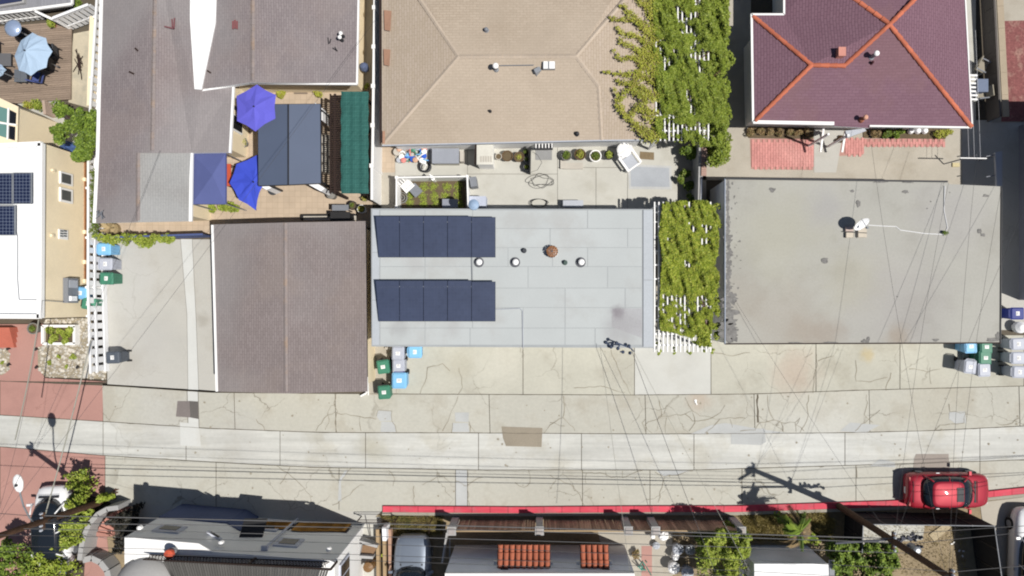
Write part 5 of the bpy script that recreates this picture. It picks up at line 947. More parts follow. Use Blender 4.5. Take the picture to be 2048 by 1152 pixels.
bush('shrub', 'small green shrub between the brown eave and the top of the green shade cloth', 'shrub', (733, 172), .18, .4, 200, L_LIME, .09)
def mat_(label, px, mat, name='doormat', th=.015, z0=0): q = MB(); q.prism([tuple(p[:2]) for p in PP(px, z0)], z0, z0+th); o = q.build(name, mat); tag(o, label, 'mat'); at_origin(o, sum(PP(px, z0), Vector())/4); return o
mat_('grey doormat on the patio under the brown eave', [(588, 170), (615, 170), (615, 188), (588, 188)], MAT('mat_brown', C(140, 124, 108)))
q = MB(); p = P(661, 389, .6); q.lathe((p.x, p.y, 0), [(.17, 0), (.2, .3), (.23, .55), (.05, .62)], 16); o = q.build('stone_urn', M['pot_grey']); tag(o, 'round grey stone urn at the foot of the dark pergola', 'urn'); at_origin(o, (p.x, p.y, 0))
pot('white rimmed pot with a yellow-green plant near the grey roof corner', (723, 418), .21, .55, M['white'], L_YEL, .18, .2, 160)
pot('black pot without visible plant left of the white rimmed pot', (705, 411), .22, .45, M['black'], L_DARK, .12, .2, 60, plant=True)
pot('small pale pots with sprigs above the white rimmed pot', (729, 398), .12, .3, M['pot_grey'], L_YEL, .14, .2, 90)
q = MB(); p = P(681, 433, 1.0); q.box((p.x, p.y, .5), (.95, .42, 1.0)); q.box((p.x, p.y, 1.03), (1.0, .47, .06)); o = q.build('patio_heater_unit', M['black']); o.name = 'barbecue'; tag(o, 'black rectangular barbecue behind the brown garage', 'barbecue'); at_origin(o, (p.x, p.y, 0))
table('side_shelf', 'grey shelf table beside the black barbecue', P(690, 420, 0), .85, .3, .85, M['grey'], M['metal_dark'])
t = thing('raised_planter', 'narrow pale strip planter with dark edging behind the brown garage', 'planter', P(655, 434)); q = MB(); q.prism([tuple(p[:2]) for p in PP([(606, 432), (712, 431), (712, 440), (606, 441)], .2)], -.05, .2); q.build('bed', M['cushion'], t)
for a, b in (((605, 431), (713, 430)), ((605, 431), (605, 441))): q = MB(); q.bar(P(*a, .22), P(*b, .22), .07, .3); q.build('edge_board', M['black'], t)
q = MB(); p = P(726, 131, 1.2); q.lathe((p.x, p.y, .6), [(.02, 0), (.2, .1), (.24, .4), (.15, .62), (.02, .7)], 9); o = q.build('covered_bundle', MAT('blue_cloth', C(98, 110, 140), var=.2, scale=5)); tag(o, 'blue cloth-covered bundle in the gap between the brown house and the white fence', 'bundle'); at_origin(o, (p.x, p.y, 0))
# ================= central back yard =================
# garden bed with white fence box
t = thing('planter_bed', 'mossy garden bed enclosed by a low white fence box', 'garden bed', P(862, 382)); q = MB(); q.prism([tuple(p[:2]) for p in PP([(794, 360), (932, 356), (932, 425), (794, 425)])], -.1, .03); q.build('soil', M['soil'], t)
pts = []
for i in range(5):
    for j in range(3):
        p = P(822+i*24+random.uniform(-4, 4), 374+j*16+random.uniform(-2, 2), .1); pts.append(ball((p.x, p.y, .05), .27, 260, .25, .0))
leaves('ground_cover', np.concatenate(pts), .07, L_LIME, t)
for (a, b) in (((802, 363), (939, 361)), ((802, 363), (802, 422)), ((939, 361), (941, 420))):
    A_, B_ = P(*a), P(*b); q = MB(); q.bar(A_+Vector((0, 0, 1.12)), B_+Vector((0, 0, 1.12)), .07, .09); q.build('top_rail', M['white'], t); q = MB(); q.bar(A_+Vector((0, 0, .55)), B_+Vector((0, 0, .55)), .04, 1.0); q.build('fence_panel', M['white'], t)
for x, y in ((802, 363), (870, 362), (939, 361), (802, 420)): p = P(x, y); q = MB(); q.box((p.x, p.y, .6), (.13, .13, 1.2)); q.build('post', M['white'], t)
q = MB(); q.bar(P(858, 350, .9), P(868, 360, .9), .16, .05); q.build('post_cap', M['white'], t)
q = MB(); q.box((*P(948, 366, .4)[:2], .40), (.34, .5, .78), rz=.15); o = q.build('utility_cabinet', M['grey']); tag(o, 'small grey cabinet at the corner of the white fence box', 'cabinet'); at_origin(o, P(948, 366))
chair('garden_chair', 'grey folding chair with white slats inside the white fence box', P(818, 375, .03), .75, M['white'], M['grey'], slat=True, w=.6, arms=False)
q = MB(); p = P(830, 380, .5); q.box((p.x, p.y, .42), (.5, .6, .05), rz=.75); o = q.build('folded_board', M['grey']); tag(o, 'grey board leaning beside the slatted chair in the garden bed', 'board'); at_origin(o, (p.x, p.y, 0))
q = MB(); p = P(803, 395, .2)
for r, z in ((.30, .0), (.18, .02)): q.lathe((p.x, p.y, z+.03), [(r, 0), (r, .12), (r-.05, .14), (r-.07, .02)], 20, cap=False)
q.lathe((p.x, p.y, .03), [(.07, 0), (.06, .3)], 8); o = q.build('stone_fountain', M['pot_grey']); tag(o, 'round ringed stone basin in the lower left of the garden bed', 'fountain'); at_origin(o, (p.x, p.y, .03))
table('garden_box', 'grey square box table at the foot of the garden bed by the flat grey roof', P(903, 410, 0), .8, .45, .6, MAT('grey_top', C(160, 162, 170)), M['grey_d'])
q = MB(); q.box((*P(955, 402, 1.0)[:2], .5), (.86, .5, 1.0)); o = q.build('storage_cabinet', MAT('pale_blue_cabinet', C(214, 218, 230))); tag(o, 'pale box cabinet against the north edge of the solar-panelled garage', 'cabinet'); at_origin(o, P(955, 402))
q = MB(); p = P(947, 409, 3.1); q.lathe((p.x, p.y, 2.2), [(.06, 0), (.06, .75), (.27, .8), (.25, .9), (.12, .97), (.01, .99)], 18); o = q.build('pale_blue_vent_hood', MAT('blue_grey_hood', C(168, 190, 214), rough=.35)); o.name = 'vent_hood'; tag(o, 'round pale blue vent hood on the north-west edge of the solar-panelled garage', 'vent'); at_origin(o, (p.x, p.y, 2.2))
# colourful pile
t = thing('toy_pile', 'heap of colourful pool toys and hoses beside the grey storage chest', 'toys', P(825, 312)); cols = [M['bin_blue'], MAT('toy_pink', C(240, 150, 140)), MAT('toy_blue', C(60, 110, 220)), MAT('toy_grey', C(180, 186, 196)), M['white'], M['bin_green'], MAT('toy_peach', C(226, 180, 150))]
for i in range(38):
    x, y = random.uniform(797, 852), random.uniform(297, 326); p = P(x, y, .2); a = random.random()*3.14; q = MB(); l_ = random.uniform(.12, .4); z = random.uniform(.05, .4)
    if i % 3: q.tube([p+Vector((-l_*math.cos(a), -l_*math.sin(a)*.5, z-.2)), p+Vector((0, 0, z-.1)), p+Vector((l_*math.cos(a), l_*math.sin(a)*.5, z-.2))], .035, 6)
    else: q.lathe((p.x, p.y, z-.05), [(.06, 0), (.15, .04), (.14, .1), (.02, .14)], 8)
    q.build('toy', cols[i % 7] if i % 4 else M['white'], t)
q = MB(); p = P(794, 304, .3); q.lathe((p.x, p.y, 0), [(.16, 0), (.2, .35), (.17, .37)], 14); o = q.build('bucket', M['cushion']); tag(o, 'cream bucket at the left end of the pool toy heap', 'bucket'); at_origin(o, (p.x, p.y, 0))
q = MB(); p = P(798, 320, .3); q.lathe((p.x, p.y, 0), [(.12, 0), (.14, .3)], 12); o = q.build('bucket', M['grey_l']); tag(o, 'light grey bucket below the cream bucket by the toy heap', 'bucket'); at_origin(o, (p.x, p.y, 0))
t = thing('storage_chest', 'grey lidded storage chest against the tan house wall', 'chest', P(895, 312)); p0, p1 = P(864, 297, .7), P(918, 327, .7); q = MB(); q.prism([(p0.x+.04, p0.y-.04), (p1.x-.04, p0.y-.04), (p1.x-.04, p1.y+.04), (p0.x+.04, p1.y+.04)], 0, .62); q.build('body', MAT('cream_chest', C(214, 208, 192)), t)
q = MB(); q.prism([(p0.x, p0.y), (p1.x, p0.y), (p1.x, p1.y), (p0.x, p1.y)], .62, .72); q.build('lid', MAT('chest_lid', C(170, 172, 178)), t)
q = MB(); q.box((*P(924, 313, .5)[:2], .3), (.2, .55, .6)); o = q.build('small_cabinet', M['cushion']); tag(o, 'cream side box at the right end of the grey storage chest', 'box'); at_origin(o, P(924, 313))
q = MB(); p = P(850, 332, .35); q.lathe((p.x, p.y, 0), [(.2, 0), (.3, .05), (.33, .3), (.26, .34), (.24, .12)], 18, 0, cap=False); o = q.build('hose_reel', M['metal_dark']); tag(o, 'round dark hose reel below the pool toy heap', 'hose reel'); at_origin(o, (p.x, p.y, 0))
q = MB(); p = P(846, 333, .4)
q.add([(p.x+(.17+.02*math.cos(b))*math.cos(a)*.8, p.y+(.17+.02*math.cos(b))*math.sin(a), .38+.02*math.sin(b)+.1*math.cos(a)) for a in [k*math.pi/10 for k in range(20)] for b in (0, 2.1, 4.2)], [(i*3+j, ((i+1) % 20)*3+j, ((i+1) % 20)*3+(j+1) % 3, i*3+(j+1) % 3) for i in range(20) for j in range(3)]); o = q.build('hoop', M['white']); tag(o, 'white ring leaning on the dark hose reel', 'ring'); at_origin(o, (p.x, p.y, 0))
t = thing('garden_shed', 'small cream shed cabinet with slatted front by the tan house wall', 'shed', P(972, 306)); q = MB(); p0, p1 = P(955, 286, 1.3), P(985, 328, 1.3); q.prism([(p0.x, p0.y), (p1.x, p0.y), (p1.x, p1.y), (p0.x, p1.y)], 0, 1.25); q.build('body', M['stucco_white'], t); q = MB(); q.prism([(p0.x-.04, p0.y), (p1.x+.04, p0.y), (p1.x+.04, p1.y-.03), (p0.x-.04, p1.y-.03)], 1.25, 1.31); q.build('lid', MAT('cream_lid', C(240, 234, 218)), t)
for i in range(5): q = MB(); p = P(962+i*5, 318, 1.35); q.box((p.x, p.y, 1.325), (.07, .3, .025)); q.build('slat', M['cushion'], t)
q = MB(); q.bar((p0.x-.1, p0.y, 1.1), (p0.x-.14, p1.y, 1.1), .04, .5); q.build('door', M['wood_dark'], t)
for lb, xy, r, pm, lm in (('white pot right of the cream shed', (997, 313), .16, M['cushion'], None), ('large brown barrel pot without plant by the yard wall', (1015, 312), .27, M['pot_brown'], None), ('brown pot with a bit of green next to the barrel pot', (1038, 314), .25, M['pot_brown'], L_YEL), ('black pot against the dark trellis rail', (1051, 304), .15, M['black'], L_DARK), ('small stone pot below the black pot', (1053, 318), .14, M['pot_grey'], L_DARK), ('little pot with leaves lowest beside the dark rail', (1053, 334), .15, M['pot_grey'], L_LIME)):
    pot(lb, xy, r, .4, pm, lm or L_DRY, r*.7, .12, 90 if lm else 0, .07, plant=bool(lm))
q = MB(); q.bar(P(1061, 296, .5), P(1060, 346, .5), .05, .9); o = q.build('trellis_rail', M['black']); tag(o, 'narrow dark rail standing right of the row of pots', 'rail'); at_origin(o, P(1060, 320))
mat_('grey doormat below the barred vent at the tan house wall', [(1071, 297), (1104, 297), (1104, 320), (1071, 320)], MAT('mat_grey', C(164, 162, 158)))
t = thing('air_vent', 'white barred basement grille on the tan house wall', 'grille', P(1088, 290)); q = MB(); q.prism([tuple(p[:2]) for p in PP([(1071, 286), (1106, 286), (1106, 297), (1071, 297)], .9)], .55, .85); q.build('box', M['metal_dark'], t)
for i in range(6): q = MB(); q.bar(P(1072+i*6.4, 286, .9), P(1072+i*6.4, 296, .9), .05, .06); q.build('bar', M['white'], t)
for lb, xy, r, pm, lm in (('grey pot with green plant, first in the row right of the doormat', (1133, 311), .26, M['pot_grey'], L_DARK), ('dark pot overflowing with yellow-green leaves, second right of the doormat', (1160, 309), .28, M['pot_brown'], L_YEL), ('big white ringed pot with dark green plant in the row of pots', (1191, 312), .29, M['white'], L_DARK), ('dark pot with green plant just left of the white armchair', (1218, 310), .24, M['black'], L_LIME)): pot(lb, xy, r, .42, pm, lm, r*.8, .22, 220, .09)
q = MB(); q.box((*P(1147, 332, .08)[:2], .06), (1.0, .32, .12)); q.box((*P(1126, 328, .08)[:2], .07), (.28, .5, .13)); o = q.build('step', M['cushion']); tag(o, 'low L-shaped pale concrete step below the row of pots', 'step'); at_origin(o, P(1140, 331))
q = MB()
pts = [P(1080+22*math.cos(a*1.0)*(1+.35*math.sin(a*1.7)), 362+11*math.sin(a)*(1+.4*math.cos(a*2.3)), .02+.012*math.sin(a*3)) for a in [k*.22 for k in range(96)]]; q.tube(pts, .012, 5); o = q.build('garden_hose', M['metal_dark']); tag(o, 'thin dark hose tangled in loops on the concrete yard', 'hose'); at_origin(o, P(1078, 363))
q = MB(); pts = [P(1078+14*math.cos(a)*(1+a*.02), 406+8*math.sin(a), .05+a*.006) for a in [k*.3 for k in range(64)]]; q.tube(pts, .014, 5); o = q.build('garden_hose', M['black']); tag(o, 'coiled black hose lying in the shade at the edge of the grey flat roof', 'hose'); at_origin(o, P(1078, 406))
cable('cable', 'thin dark cable curling past the grey doormat to the trellis rail', [(1062, 300, .3), (1075, 310, .02), (1084, 325, .02), (1075, 340, .02), (1060, 345, .02)], .008, M['metal_dark'])
# large white armchair
t = thing('armchair', 'big white moulded plastic armchair turned towards the grey rug', 'chair', P(1256, 323), rz=.62)
def lb_(nm, c, s, m, rx=0, rz=0): q = MB(); q.box(c, s, rx=rx, rz=rz); return q.build(nm, m, t, local=True)
lb_('seat', (0, -.12, .40), (.62, .62, .06), M['grey_l']); lb_('backrest', (0, .38, .62), (.86, .12, .6), M['white'], -.35); lb_('front_rail', (0, -.46, .40), (.82, .08, .1), M['white'])
for s in (-1, 1): lb_('armrest', (s*.40, -.05, .58), (.12, .86, .05), M['white']); lb_('leg', (s*.38, -.42, .2), (.07, .07, .4), M['white']); lb_('leg', (s*.38, .35, .2), (.07, .07, .4), M['white'])
q = MB(); q.lathe((0, .52, .78), [(.02, 0), (.36, .02), (.38, .06), (.3, .1)], 18); q.build('headrest', M['white'], t, local=True)
mat_('brown woven doormat right of the white armchair', [(1280, 303), (1308, 305), (1308, 320), (1279, 318)], MAT('coir', C(146, 126, 96), fine=.3))
r_ = mat_('large pale grey rug with border on the concrete yard', [(1256, 328), (1343, 332), (1344, 379), (1258, 378)], MAT('rug_border', C(208, 206, 200)), name='rug', th=.012); q = MB(); q.prism([tuple(p[:2]) for p in PP([(1261, 333), (1338, 336), (1339, 374), (1262, 373)])], .012, .018); o = q.build('rug_field', MAT('rug_field', C(186, 188, 190), fine=.06)); o.parent = r_; o.matrix_parent_inverse = r_.matrix_basis.inverted()
# items on the garage edge (north), seen in the gap
q = MB(); q.box((*P(1146, 408, .4)[:2], .3), (1.05, .35, .5)); o = q.build('storage_box', M['grey_l']); tag(o, 'light grey box lying in the shade at the edge of the grey flat roof', 'box'); at_origin(o, P(1146, 408))
# wall with pinkish cap, right of yard
t = thing('garden_wall', 'low garden wall with pink brick capping between yard and walkway', 'wall', P(1398, 330)); q = MB(); q.bar(P(1396, 276, .7), P(1393, 425, .7), .22, 1.5); q.build('wall', M['stucco_grey'], t)
for i in range(20): a = P(1409-.08*i, 272+i*4.1, 1.5); q = MB(); q.box((a.x, a.y, 1.5), (.26, .093, .06)); q.build('coping_brick', MAT('pink_brick', C(196, 160, 144), rnd=.12) if i == 0 else bpy.data.materials['pink_brick'], t)
q = MB(); q.bar(P(1403, 358, 1.5), P(1402, 408, 1.5), .06, .06); q.build('rail', M['white2'], t)
bush('shrub', 'green bush at the top right corner of the concrete yard', 'shrub', (1380, 302), .5, 1.3, 1400, L_TREE, .12)
for i, (x, y, r) in enumerate(((1372, 345, .3), (1378, 370, .34), (1384, 395, .32), (1362, 360, .22))): bush('shrub', ['dark shrub in the shaded strip by the yard, uppermost', 'dark shrub in the shaded strip by the yard, middle one', 'dark shrub in the shaded strip by the yard, nearest the vine pergola', 'small dark shrub at the left edge of the shaded strip'][i], 'shrub', (x, y), r, .8, 420, L_DARK, .11)
# ================= vine pergolas =================
def vine_pergola(label, vlabel, xs, y0, y1, ybeams, z, poly, n, mats, ends=None, dens=.5, size=.13):
    t = thing('pergola', label, 'pergola', P((xs[0]+xs[-1])/2, (y0+y1)/2))
    for i, x in enumerate(xs): q = MB(); q.bar(P(x, y0, z), P(x, (ends or (lambda i: y1))(i), z), .06, .12); q.build('slat', M['white'], t)
    for y in ybeams: q = MB(); q.bar(P(xs[0]-2, y, z-.13), P(xs[-1]+2, y, z-.13), .07, .13); q.build('beam', M['white'], t)
    for x in (xs[0]+3, xs[-1]-3):
        for k in range(4): y = y0+8+(y1-y0-16)*k/3; p = P(x, y, z-.2); q = MB(); q.bar((p.x, p.y, 0), (p.x, p.y, z-.2), .1, .1); q.build('post', M['white'], t)
    n = int(n*1.35); size *= .86; v = thing('climbing_vine', vlabel, 'vine', P((xs[0]+xs[-1])/2, (y0+y1)/2))
    pw = [tuple(p[:2]) for p in PP(poly, z)]; x, y = poly_pts(pw, n*2); l1 = lump(x, y, 1.6); l2 = lump(x+30, y-11, 4.2)
    keep = rng.random(len(x)) < np.clip((l1*.6+l2*.6-dens)*4, .03, 1); x, y, l1, l2 = x[keep], y[keep], l1[keep], l2[keep]; zz = z+.05+.38*l1*rng.random(len(x))**.5+.28*l2-.1
    leaves('foliage', np.stack([x, y, zz], 1), size, mats, v)
    q = MB()
    for k in range(24): i = rng.integers(len(x)); j = rng.integers(len(x)); a = Vector((x[i], y[i], z+.1)); b = a+(Vector((x[j], y[j], z+.15))-a)*.25; q.tube([a, a.lerp(b, .5)+Vector((.1, .1, .05)), b], .018, 5)
    q.build('stem', M['stem'], v); return t, v
xs = [1309+i*8.6 for i in range(14)]
pA, vA = vine_pergola('white slatted pergola between the solar-panelled garage and the tan flat-roofed garage', 'dense bright green vine covering the lower white pergola', xs, 404, 704, [425, 444, 473, 502, 530, 558, 584, 612, 640, 668, 690], 2.75,
 [(1324, 405), (1412, 402), (1432, 430), (1436, 480), (1428, 520), (1434, 560), (1425, 600), (1420, 660), (1418, 692), (1395, 690), (1375, 678), (1350, 665), (1318, 660), (1318, 600), (1322, 520), (1316, 470)], 26000, L_VINE, dens=.30)
pts = []
for i in range(26):
    y = 410+random.random()*280; x = 1428+random.uniform(-3, 9); p = P(x, y, 2.8); pts.append(ball((p.x, p.y, 2.75), .12+.1*random.random(), 50, .8))
for x, y in ((1319, 706), (1347, 700), (1377, 708), (1312, 690), (1424, 700), (1400, 690), (1410, 697)):
    for k in range(3): p = P(x+random.uniform(-3, 3), y+random.uniform(-6, 6), 2.5-.3*k); pts.append(ball((p.x, p.y, 2.6-.3*k), .07, 14, 1.5))
leaves('tendril', np.concatenate(pts), .11, L_VINE, vA)
xs = [1312+i*8.7 for i in range(13)]
pB, vB = vine_pergola('white slatted pergola over the path east of the tan hip-roofed house', 'thick ivy mass covering the upper white pergola and spilling east as a hedge', xs, -60, 282, [10, 44, 68, 100, 122, 148, 172, 200, 232, 262], 2.8,
 [(1303, -60), (1455, -60), (1452, 60), (1457, 150), (1455, 250), (1440, 290), (1400, 296), (1308, 275), (1310, 180), (1304, 90)], 34000, L_IVY, dens=.39)
pts = []      # solid hedge side
for i in range(110): x, y = random.uniform(1420, 1456), random.uniform(-50, 325); p = P(x, y, 2.2); pts.append(ball((p.x, p.y, 2.1+random.uniform(-.5, .5)), .28, 130, 1.0))
hd = thing('hedge', 'tall green hedge strip beside the shaded gap of the maroon-roofed house', 'hedge', P(1425, 150)); leaves('foliage', np.concatenate(pts), .12, L_IVY, hd); q = MB()
for k in range(8): p = P(1415, -40+k*45, 1); q.tube([(p.x, p.y, 0), (p.x+.1, p.y+.1, 2)], .03, 5)
q.build('stem', M['stem'], hd)
t = thing('climbing_vine', 'tangle of yellow-green vine tendrils creeping over the tan shingle roof', 'vine', P(1255, 140, 2.9)); pts = []; q = MB(); fl = []
arms = [[(1310, 60), (1280, 45), (1250, 15), (1235, 8)], [(1310, 80), (1270, 40), (1225, 38), (1215, 30)], [(1312, 120), (1285, 75), (1262, 70), (1237, 62), (1232, 45)], [(1312, 130), (1280, 100), (1250, 88), (1236, 75)], [(1312, 150), (1270, 115), (1240, 120), (1228, 95)], [(1312, 165), (1275, 150), (1245, 150), (1220, 145), (1203, 142)],
        [(1310, 190), (1270, 170), (1240, 165), (1228, 155)], [(1308, 200), (1262, 180), (1235, 200), (1232, 175)], [(1310, 230), (1275, 215), (1255, 235), (1228, 205)], [(1312, 270), (1290, 262), (1262, 245), (1245, 215), (1235, 195)], [(1312, 275), (1290, 275), (1278, 268), (1265, 250)], [(1310, 20), (1285, 5), (1270, -10)], [(1312, 100), (1290, 130), (1270, 160), (1262, 185)], [(1306, 40), (1296, 20), (1300, -10)], [(1300, 240), (1290, 220), (1285, 180)], [(1305, 90), (1285, 110), (1275, 130)]]
def roofD(x, y): return max(2.88, 3.62-(abs(y-113)/175)*.75 if y > 172 else 3.6-max(0, x-1160)/150*.75)
for arm in arms:
    w3 = [P(x, y, roofD(x, y)+.15) for x, y in arm]; q.tube(w3, .03, 5, r2=.008)
    for (a, b), (xa, ya), (xb, yb) in zip(zip(w3, w3[1:]), arm, arm[1:]):
        m = max(2, int((b-a).length/.14))
        for k in range(m):
            s = k/m; thick = .09+.26*max(0, (xa+(xb-xa)*s-1220)/90); c_ = a.lerp(b, s); pts.append(ball((c_.x+random.uniform(-.06, .06), c_.y+random.uniform(-.06, .06), c_.z+.03), thick, int(8+thick*95), .5, .1))
q.build('stem', M['stem'], t); leaves('foliage', np.concatenate(pts), .105, L_YEL, t)
bush('shrub', 'rounded bright green shrub at the lower end of the hedge by the walkway', 'shrub', (1432, 305), .75, 1.3, 2600, L_LIME, .11)
# ================= right house yard =================
br = M['brick'] = MAT('pink_brick_paver', C(228, 158, 148), rnd=.08, fine=.08, stain=C(230, 172, 160), stain_amt=.5)
bme = None
def bricks(x0, y0, x1, y1, cap=300):
    global bme
    bw, bl = 5.4, 11.0; n = 0; a = P(0, 0); k_ = H/F
    if bme is None:
        q = MB(); q.box((0, 0, 0), (bw*k_-.012, bl*k_-.012, .05)); o = q.build('brick', br, bp_, local=True); bme = o.data; bpy.data.objects.remove(o)
    i = 0; x = x0
    while x < x1-2:
        y = y0-(i % 2)*bl/2
        while y < y1:
            if y+bl/2 > y0 and y+bl/2 < y1+1:
                o = bpy.data.objects.new('brick', bme); COL.objects.link(o); o.parent = bp_; p = P(x+bw/2, y+bl/2); o.location = (p.x, p.y, .0+random.uniform(-.004, .004)); o.rotation_euler = (0, 0, random.uniform(-.02, .02)); n += 1
            y += bl
        x += bw; i += 1
    return n
nb = bricks(1503, 279, 1626, 337)+bricks(1690, 275, 1726, 308)+bricks(1728, 278, 1888, 291)
sheet('front_path', [(1628, 258), (1688, 258), (1672, 345), (1628, 345)], M['drive'], z=.006)
sheet('flower_bed', [(1497, 250), (1628, 250), (1626, 278), (1497, 276)], M['soil'], z=.03); sheet('flower_bed', [(1726, 256), (1900, 256), (1890, 278), (1726, 276)], M['soil'], z=.03)
for i, x in enumerate((1500, 1522, 1541, 1562, 1580, 1596, 1614)): bush('dead_shrub', ['dry brown bush at the left end of the strip bed under the maroon roof', 'second dry bush from the left in the strip bed', 'third dry bush from the left in the strip bed', 'dry bush in the middle of the strip bed', 'fifth dry bush from the left in the strip bed', 'sixth dry bush from the left in the strip bed', 'dry bush nearest the porch posts'][i], 'shrub', (x, 264), .26, .4, 260, L_DRY, .09, group='dry bushes in the strip bed')
for i, (x, lm, lab) in enumerate(((1752, L_DRY, 'dark dried plant right of the porch in the front bed'), (1775, L_DARK, 'dark leafy plant in the front bed under the maroon roof'), (1797, L_TREE, 'green plant in the middle of the front bed under the maroon roof'), (1880, L_YEL, 'bright yellow-green plant at the right end of the front bed'), (1895, L_YEL, 'small yellow plant hanging at the far right of the front bed'))): bush('shrub', lab, 'plant', (x, 266), .32, .45, 420, lm, .1)
for i, x in enumerate((1824, 1838, 1852)): q = MB(); p = P(x, 261, .3); q.lathe((p.x, p.y, .03), [(.12, 0), (.16, .14), (.12, .27), (.03, .3)], 10); o = q.build('garden_stone', M['white2']); tag(o, ['leftmost white stone', 'middle white stone', 'rightmost white stone'][i]+' of three in the front bed under the maroon roof', 'stone', 'white stones in the front bed'); at_origin(o, (p.x, p.y, .03))
pc = thing('porch', 'white porch frame with two slanting posts below the maroon roof', 'porch', P(1662, 275))
for a, b in (((1643, 254, 2.6), (1640, 303, 0)), ((1686, 262, 2.6), (1681, 304, 0))):
    pass
for x, y in ((1617, 292), (1654, 294)):
    q = MB(); b = P(x, y); q.bar(b, Vector((b.x, b.y, 2.5)), .10, .10); q.build('post', M['white'], pc)
for (x0, y0, x1, y1, z0_, z1_) in ((1641, 304, 1647, 256, .9, 2.2), (1684, 304, 1691, 262, .9, 2.2)): q = MB(); q.bar(P(x0, y0, z0_), P(x1, y1, z1_-.8), .10, .08); q.build('handrail', M['white'], pc)
q = MB(); q.prism([tuple(p[:2]) for p in PP([(1690, 262), (1728, 257), (1732, 262), (1694, 276)], 2.4)], 2.3, 2.45); q.build('canopy', M['grey_l'], pc)
q = MB()
for i in range(7): p = P(1684+random.uniform(-7, 7), 276+random.uniform(-5, 5), .3); q.lathe((p.x, p.y, .02), [(.05, 0), (.12, .08), (.02, .2)], 7)
o = q.build('stone_ornament', M['pot_brown']); stuff(o); tag(o, 'clutter of small brown ornaments beside the porch post', 'ornaments'); at_origin(o, P(1684, 276))
# east side yard
side = [('garden_chair', 'tan folding chair at an angle in the side yard, uppermost', (1952, 139), 1.1, M['cushion']), ('garden_chair', 'tan folding chair lowest in the side yard beside the maroon roof', (1952, 192), -1.45, M['cushion'])]
for nm, lab, xy, r, sm in side: chair(nm, lab, P(xy[0], xy[1], 0), r, MAT('tan_chair_cloth', C(170, 160, 140)) if nm else sm, M['grey'], w=.55)
q = MB(); p = P(1965, 171, .95); q.prism([(p.x-.24, p.y-.28), (p.x+.24, p.y-.28), (p.x+.27, p.y+.28), (p.x-.24, p.y+.28)], 0, .9); q.box((p.x, p.y, .94), (.56, .66, .08)); o = q.build('cooler_box', MAT('blue_grey_plastic', C(128, 138, 158))); tag(o, 'blue-grey lidded box between the two tan folding chairs', 'box'); at_origin(o, (p.x, p.y, 0))
t = thing('slatted_rack', 'white slatted rack against the east wall of the maroon-roofed house', 'rack', P(1940, 175))
for i in range(7): q = MB(); q.bar(P(1930, 150+i*8, .9), P(1955, 151+i*8, .9), .09, .03); q.build('slat', M['white'], t)
for x in (1932, 1952): q = MB(); q.bar(P(x, 148, .84), P(x, 202, .84), .04, .05); q.build('rail', M['grey_l'], t); q = MB(); p = P(x, 175, .8); q.bar((p.x, p.y, 0), (p.x, p.y, .8), .04, .04); q.build('leg', M['grey_l'], t)
Fe = thing('fence', 'low dark fence with tan coping between the side yard and the red mulch bed', 'fence', P(1960, 100)); 
for k in range(8): a, b = P(1958+k*2.2, -100+k*43), P(1958+(k+1)*2.2, -100+(k+1)*43); q = MB(); q.bar(a+Vector((0, 0, .5)), b+Vector((0, .01, .5)), .1, 1.0); q.build('fence_panel', M['wall_dark'], Fe)
for k in range(8): a, b = P(1964+k*2.2, -100+k*43), P(1964+(k+1)*2.2, -100+(k+1)*43); q = MB(); q.bar(a+Vector((.12, 0, .98)), b+Vector((.12, .01, .98)), .34, .06); q.build('coping', MAT('tan_coping', C(190, 172, 146)) if k == 0 else bpy.data.materials['tan_coping'], Fe)
# clothesline frame
t = thing('clothesline', 'white T-shaped clothesline post by the walkway behind the tan flat garage', 'clothesline', P(1890, 322)); b = P(1888, 328); q = MB(); tp_ = P(1946, 317, 2.0); q.tube([b, Vector((b.x, b.y, .05)), Vector((P(1910, 325, .1).x, P(1910, 325, .1).y, 1.9))], .03, 8); q.build('post', M['grey'], t); q = MB(); q.bar(P(1920, 316, 1.95), P(1973, 317, 1.95), .05, .05); q.build('crossbar', M['white'], t)
for x in (1938, 1949, 1961): q = MB(); q.tube([P(x, 317, 1.95), P(x-3, 230, 1.85), P(x-10, 60, 1.9)], .008, 4); q.build('line', M['white2'], t)
q = MB(); q.prism([tuple(p[:2]) for p in PP([(1904, 326), (1918, 326), (1918, 334), (1904, 334)])], -.01, .06); o = q.build('paving_block', MAT('cream_block_b', C(226, 208, 160))); tag(o, 'small cream block at the foot of the clothesline post', 'block'); at_origin(o, P(1911, 330))
t = thing('garden_gate', 'blue-grey upright panel and rails in deep shade behind the tan flat garage', 'gate', P(1985, 340)); q = MB(); q.prism([tuple(p[:2]) for p in PP([(1990, 305), (2004, 302), (2004, 372), (1993, 372)], 1.4)], 1.3, 1.42); q.build('panel', M['grey_l'], t)
for y in (308, 349): q = MB(); q.bar(P(1972, y+5, 1.3), P(1997, y, 1.35), .04, .05); q.build('rail', M['grey'], t)
for x, y in ((1992, 310), (1994, 368)): p = P(x, y, 1.3); q = MB(); q.bar((p.x, p.y, 0), (p.x, p.y, 1.3), .06, .06); q.build('post', M['grey'], t)
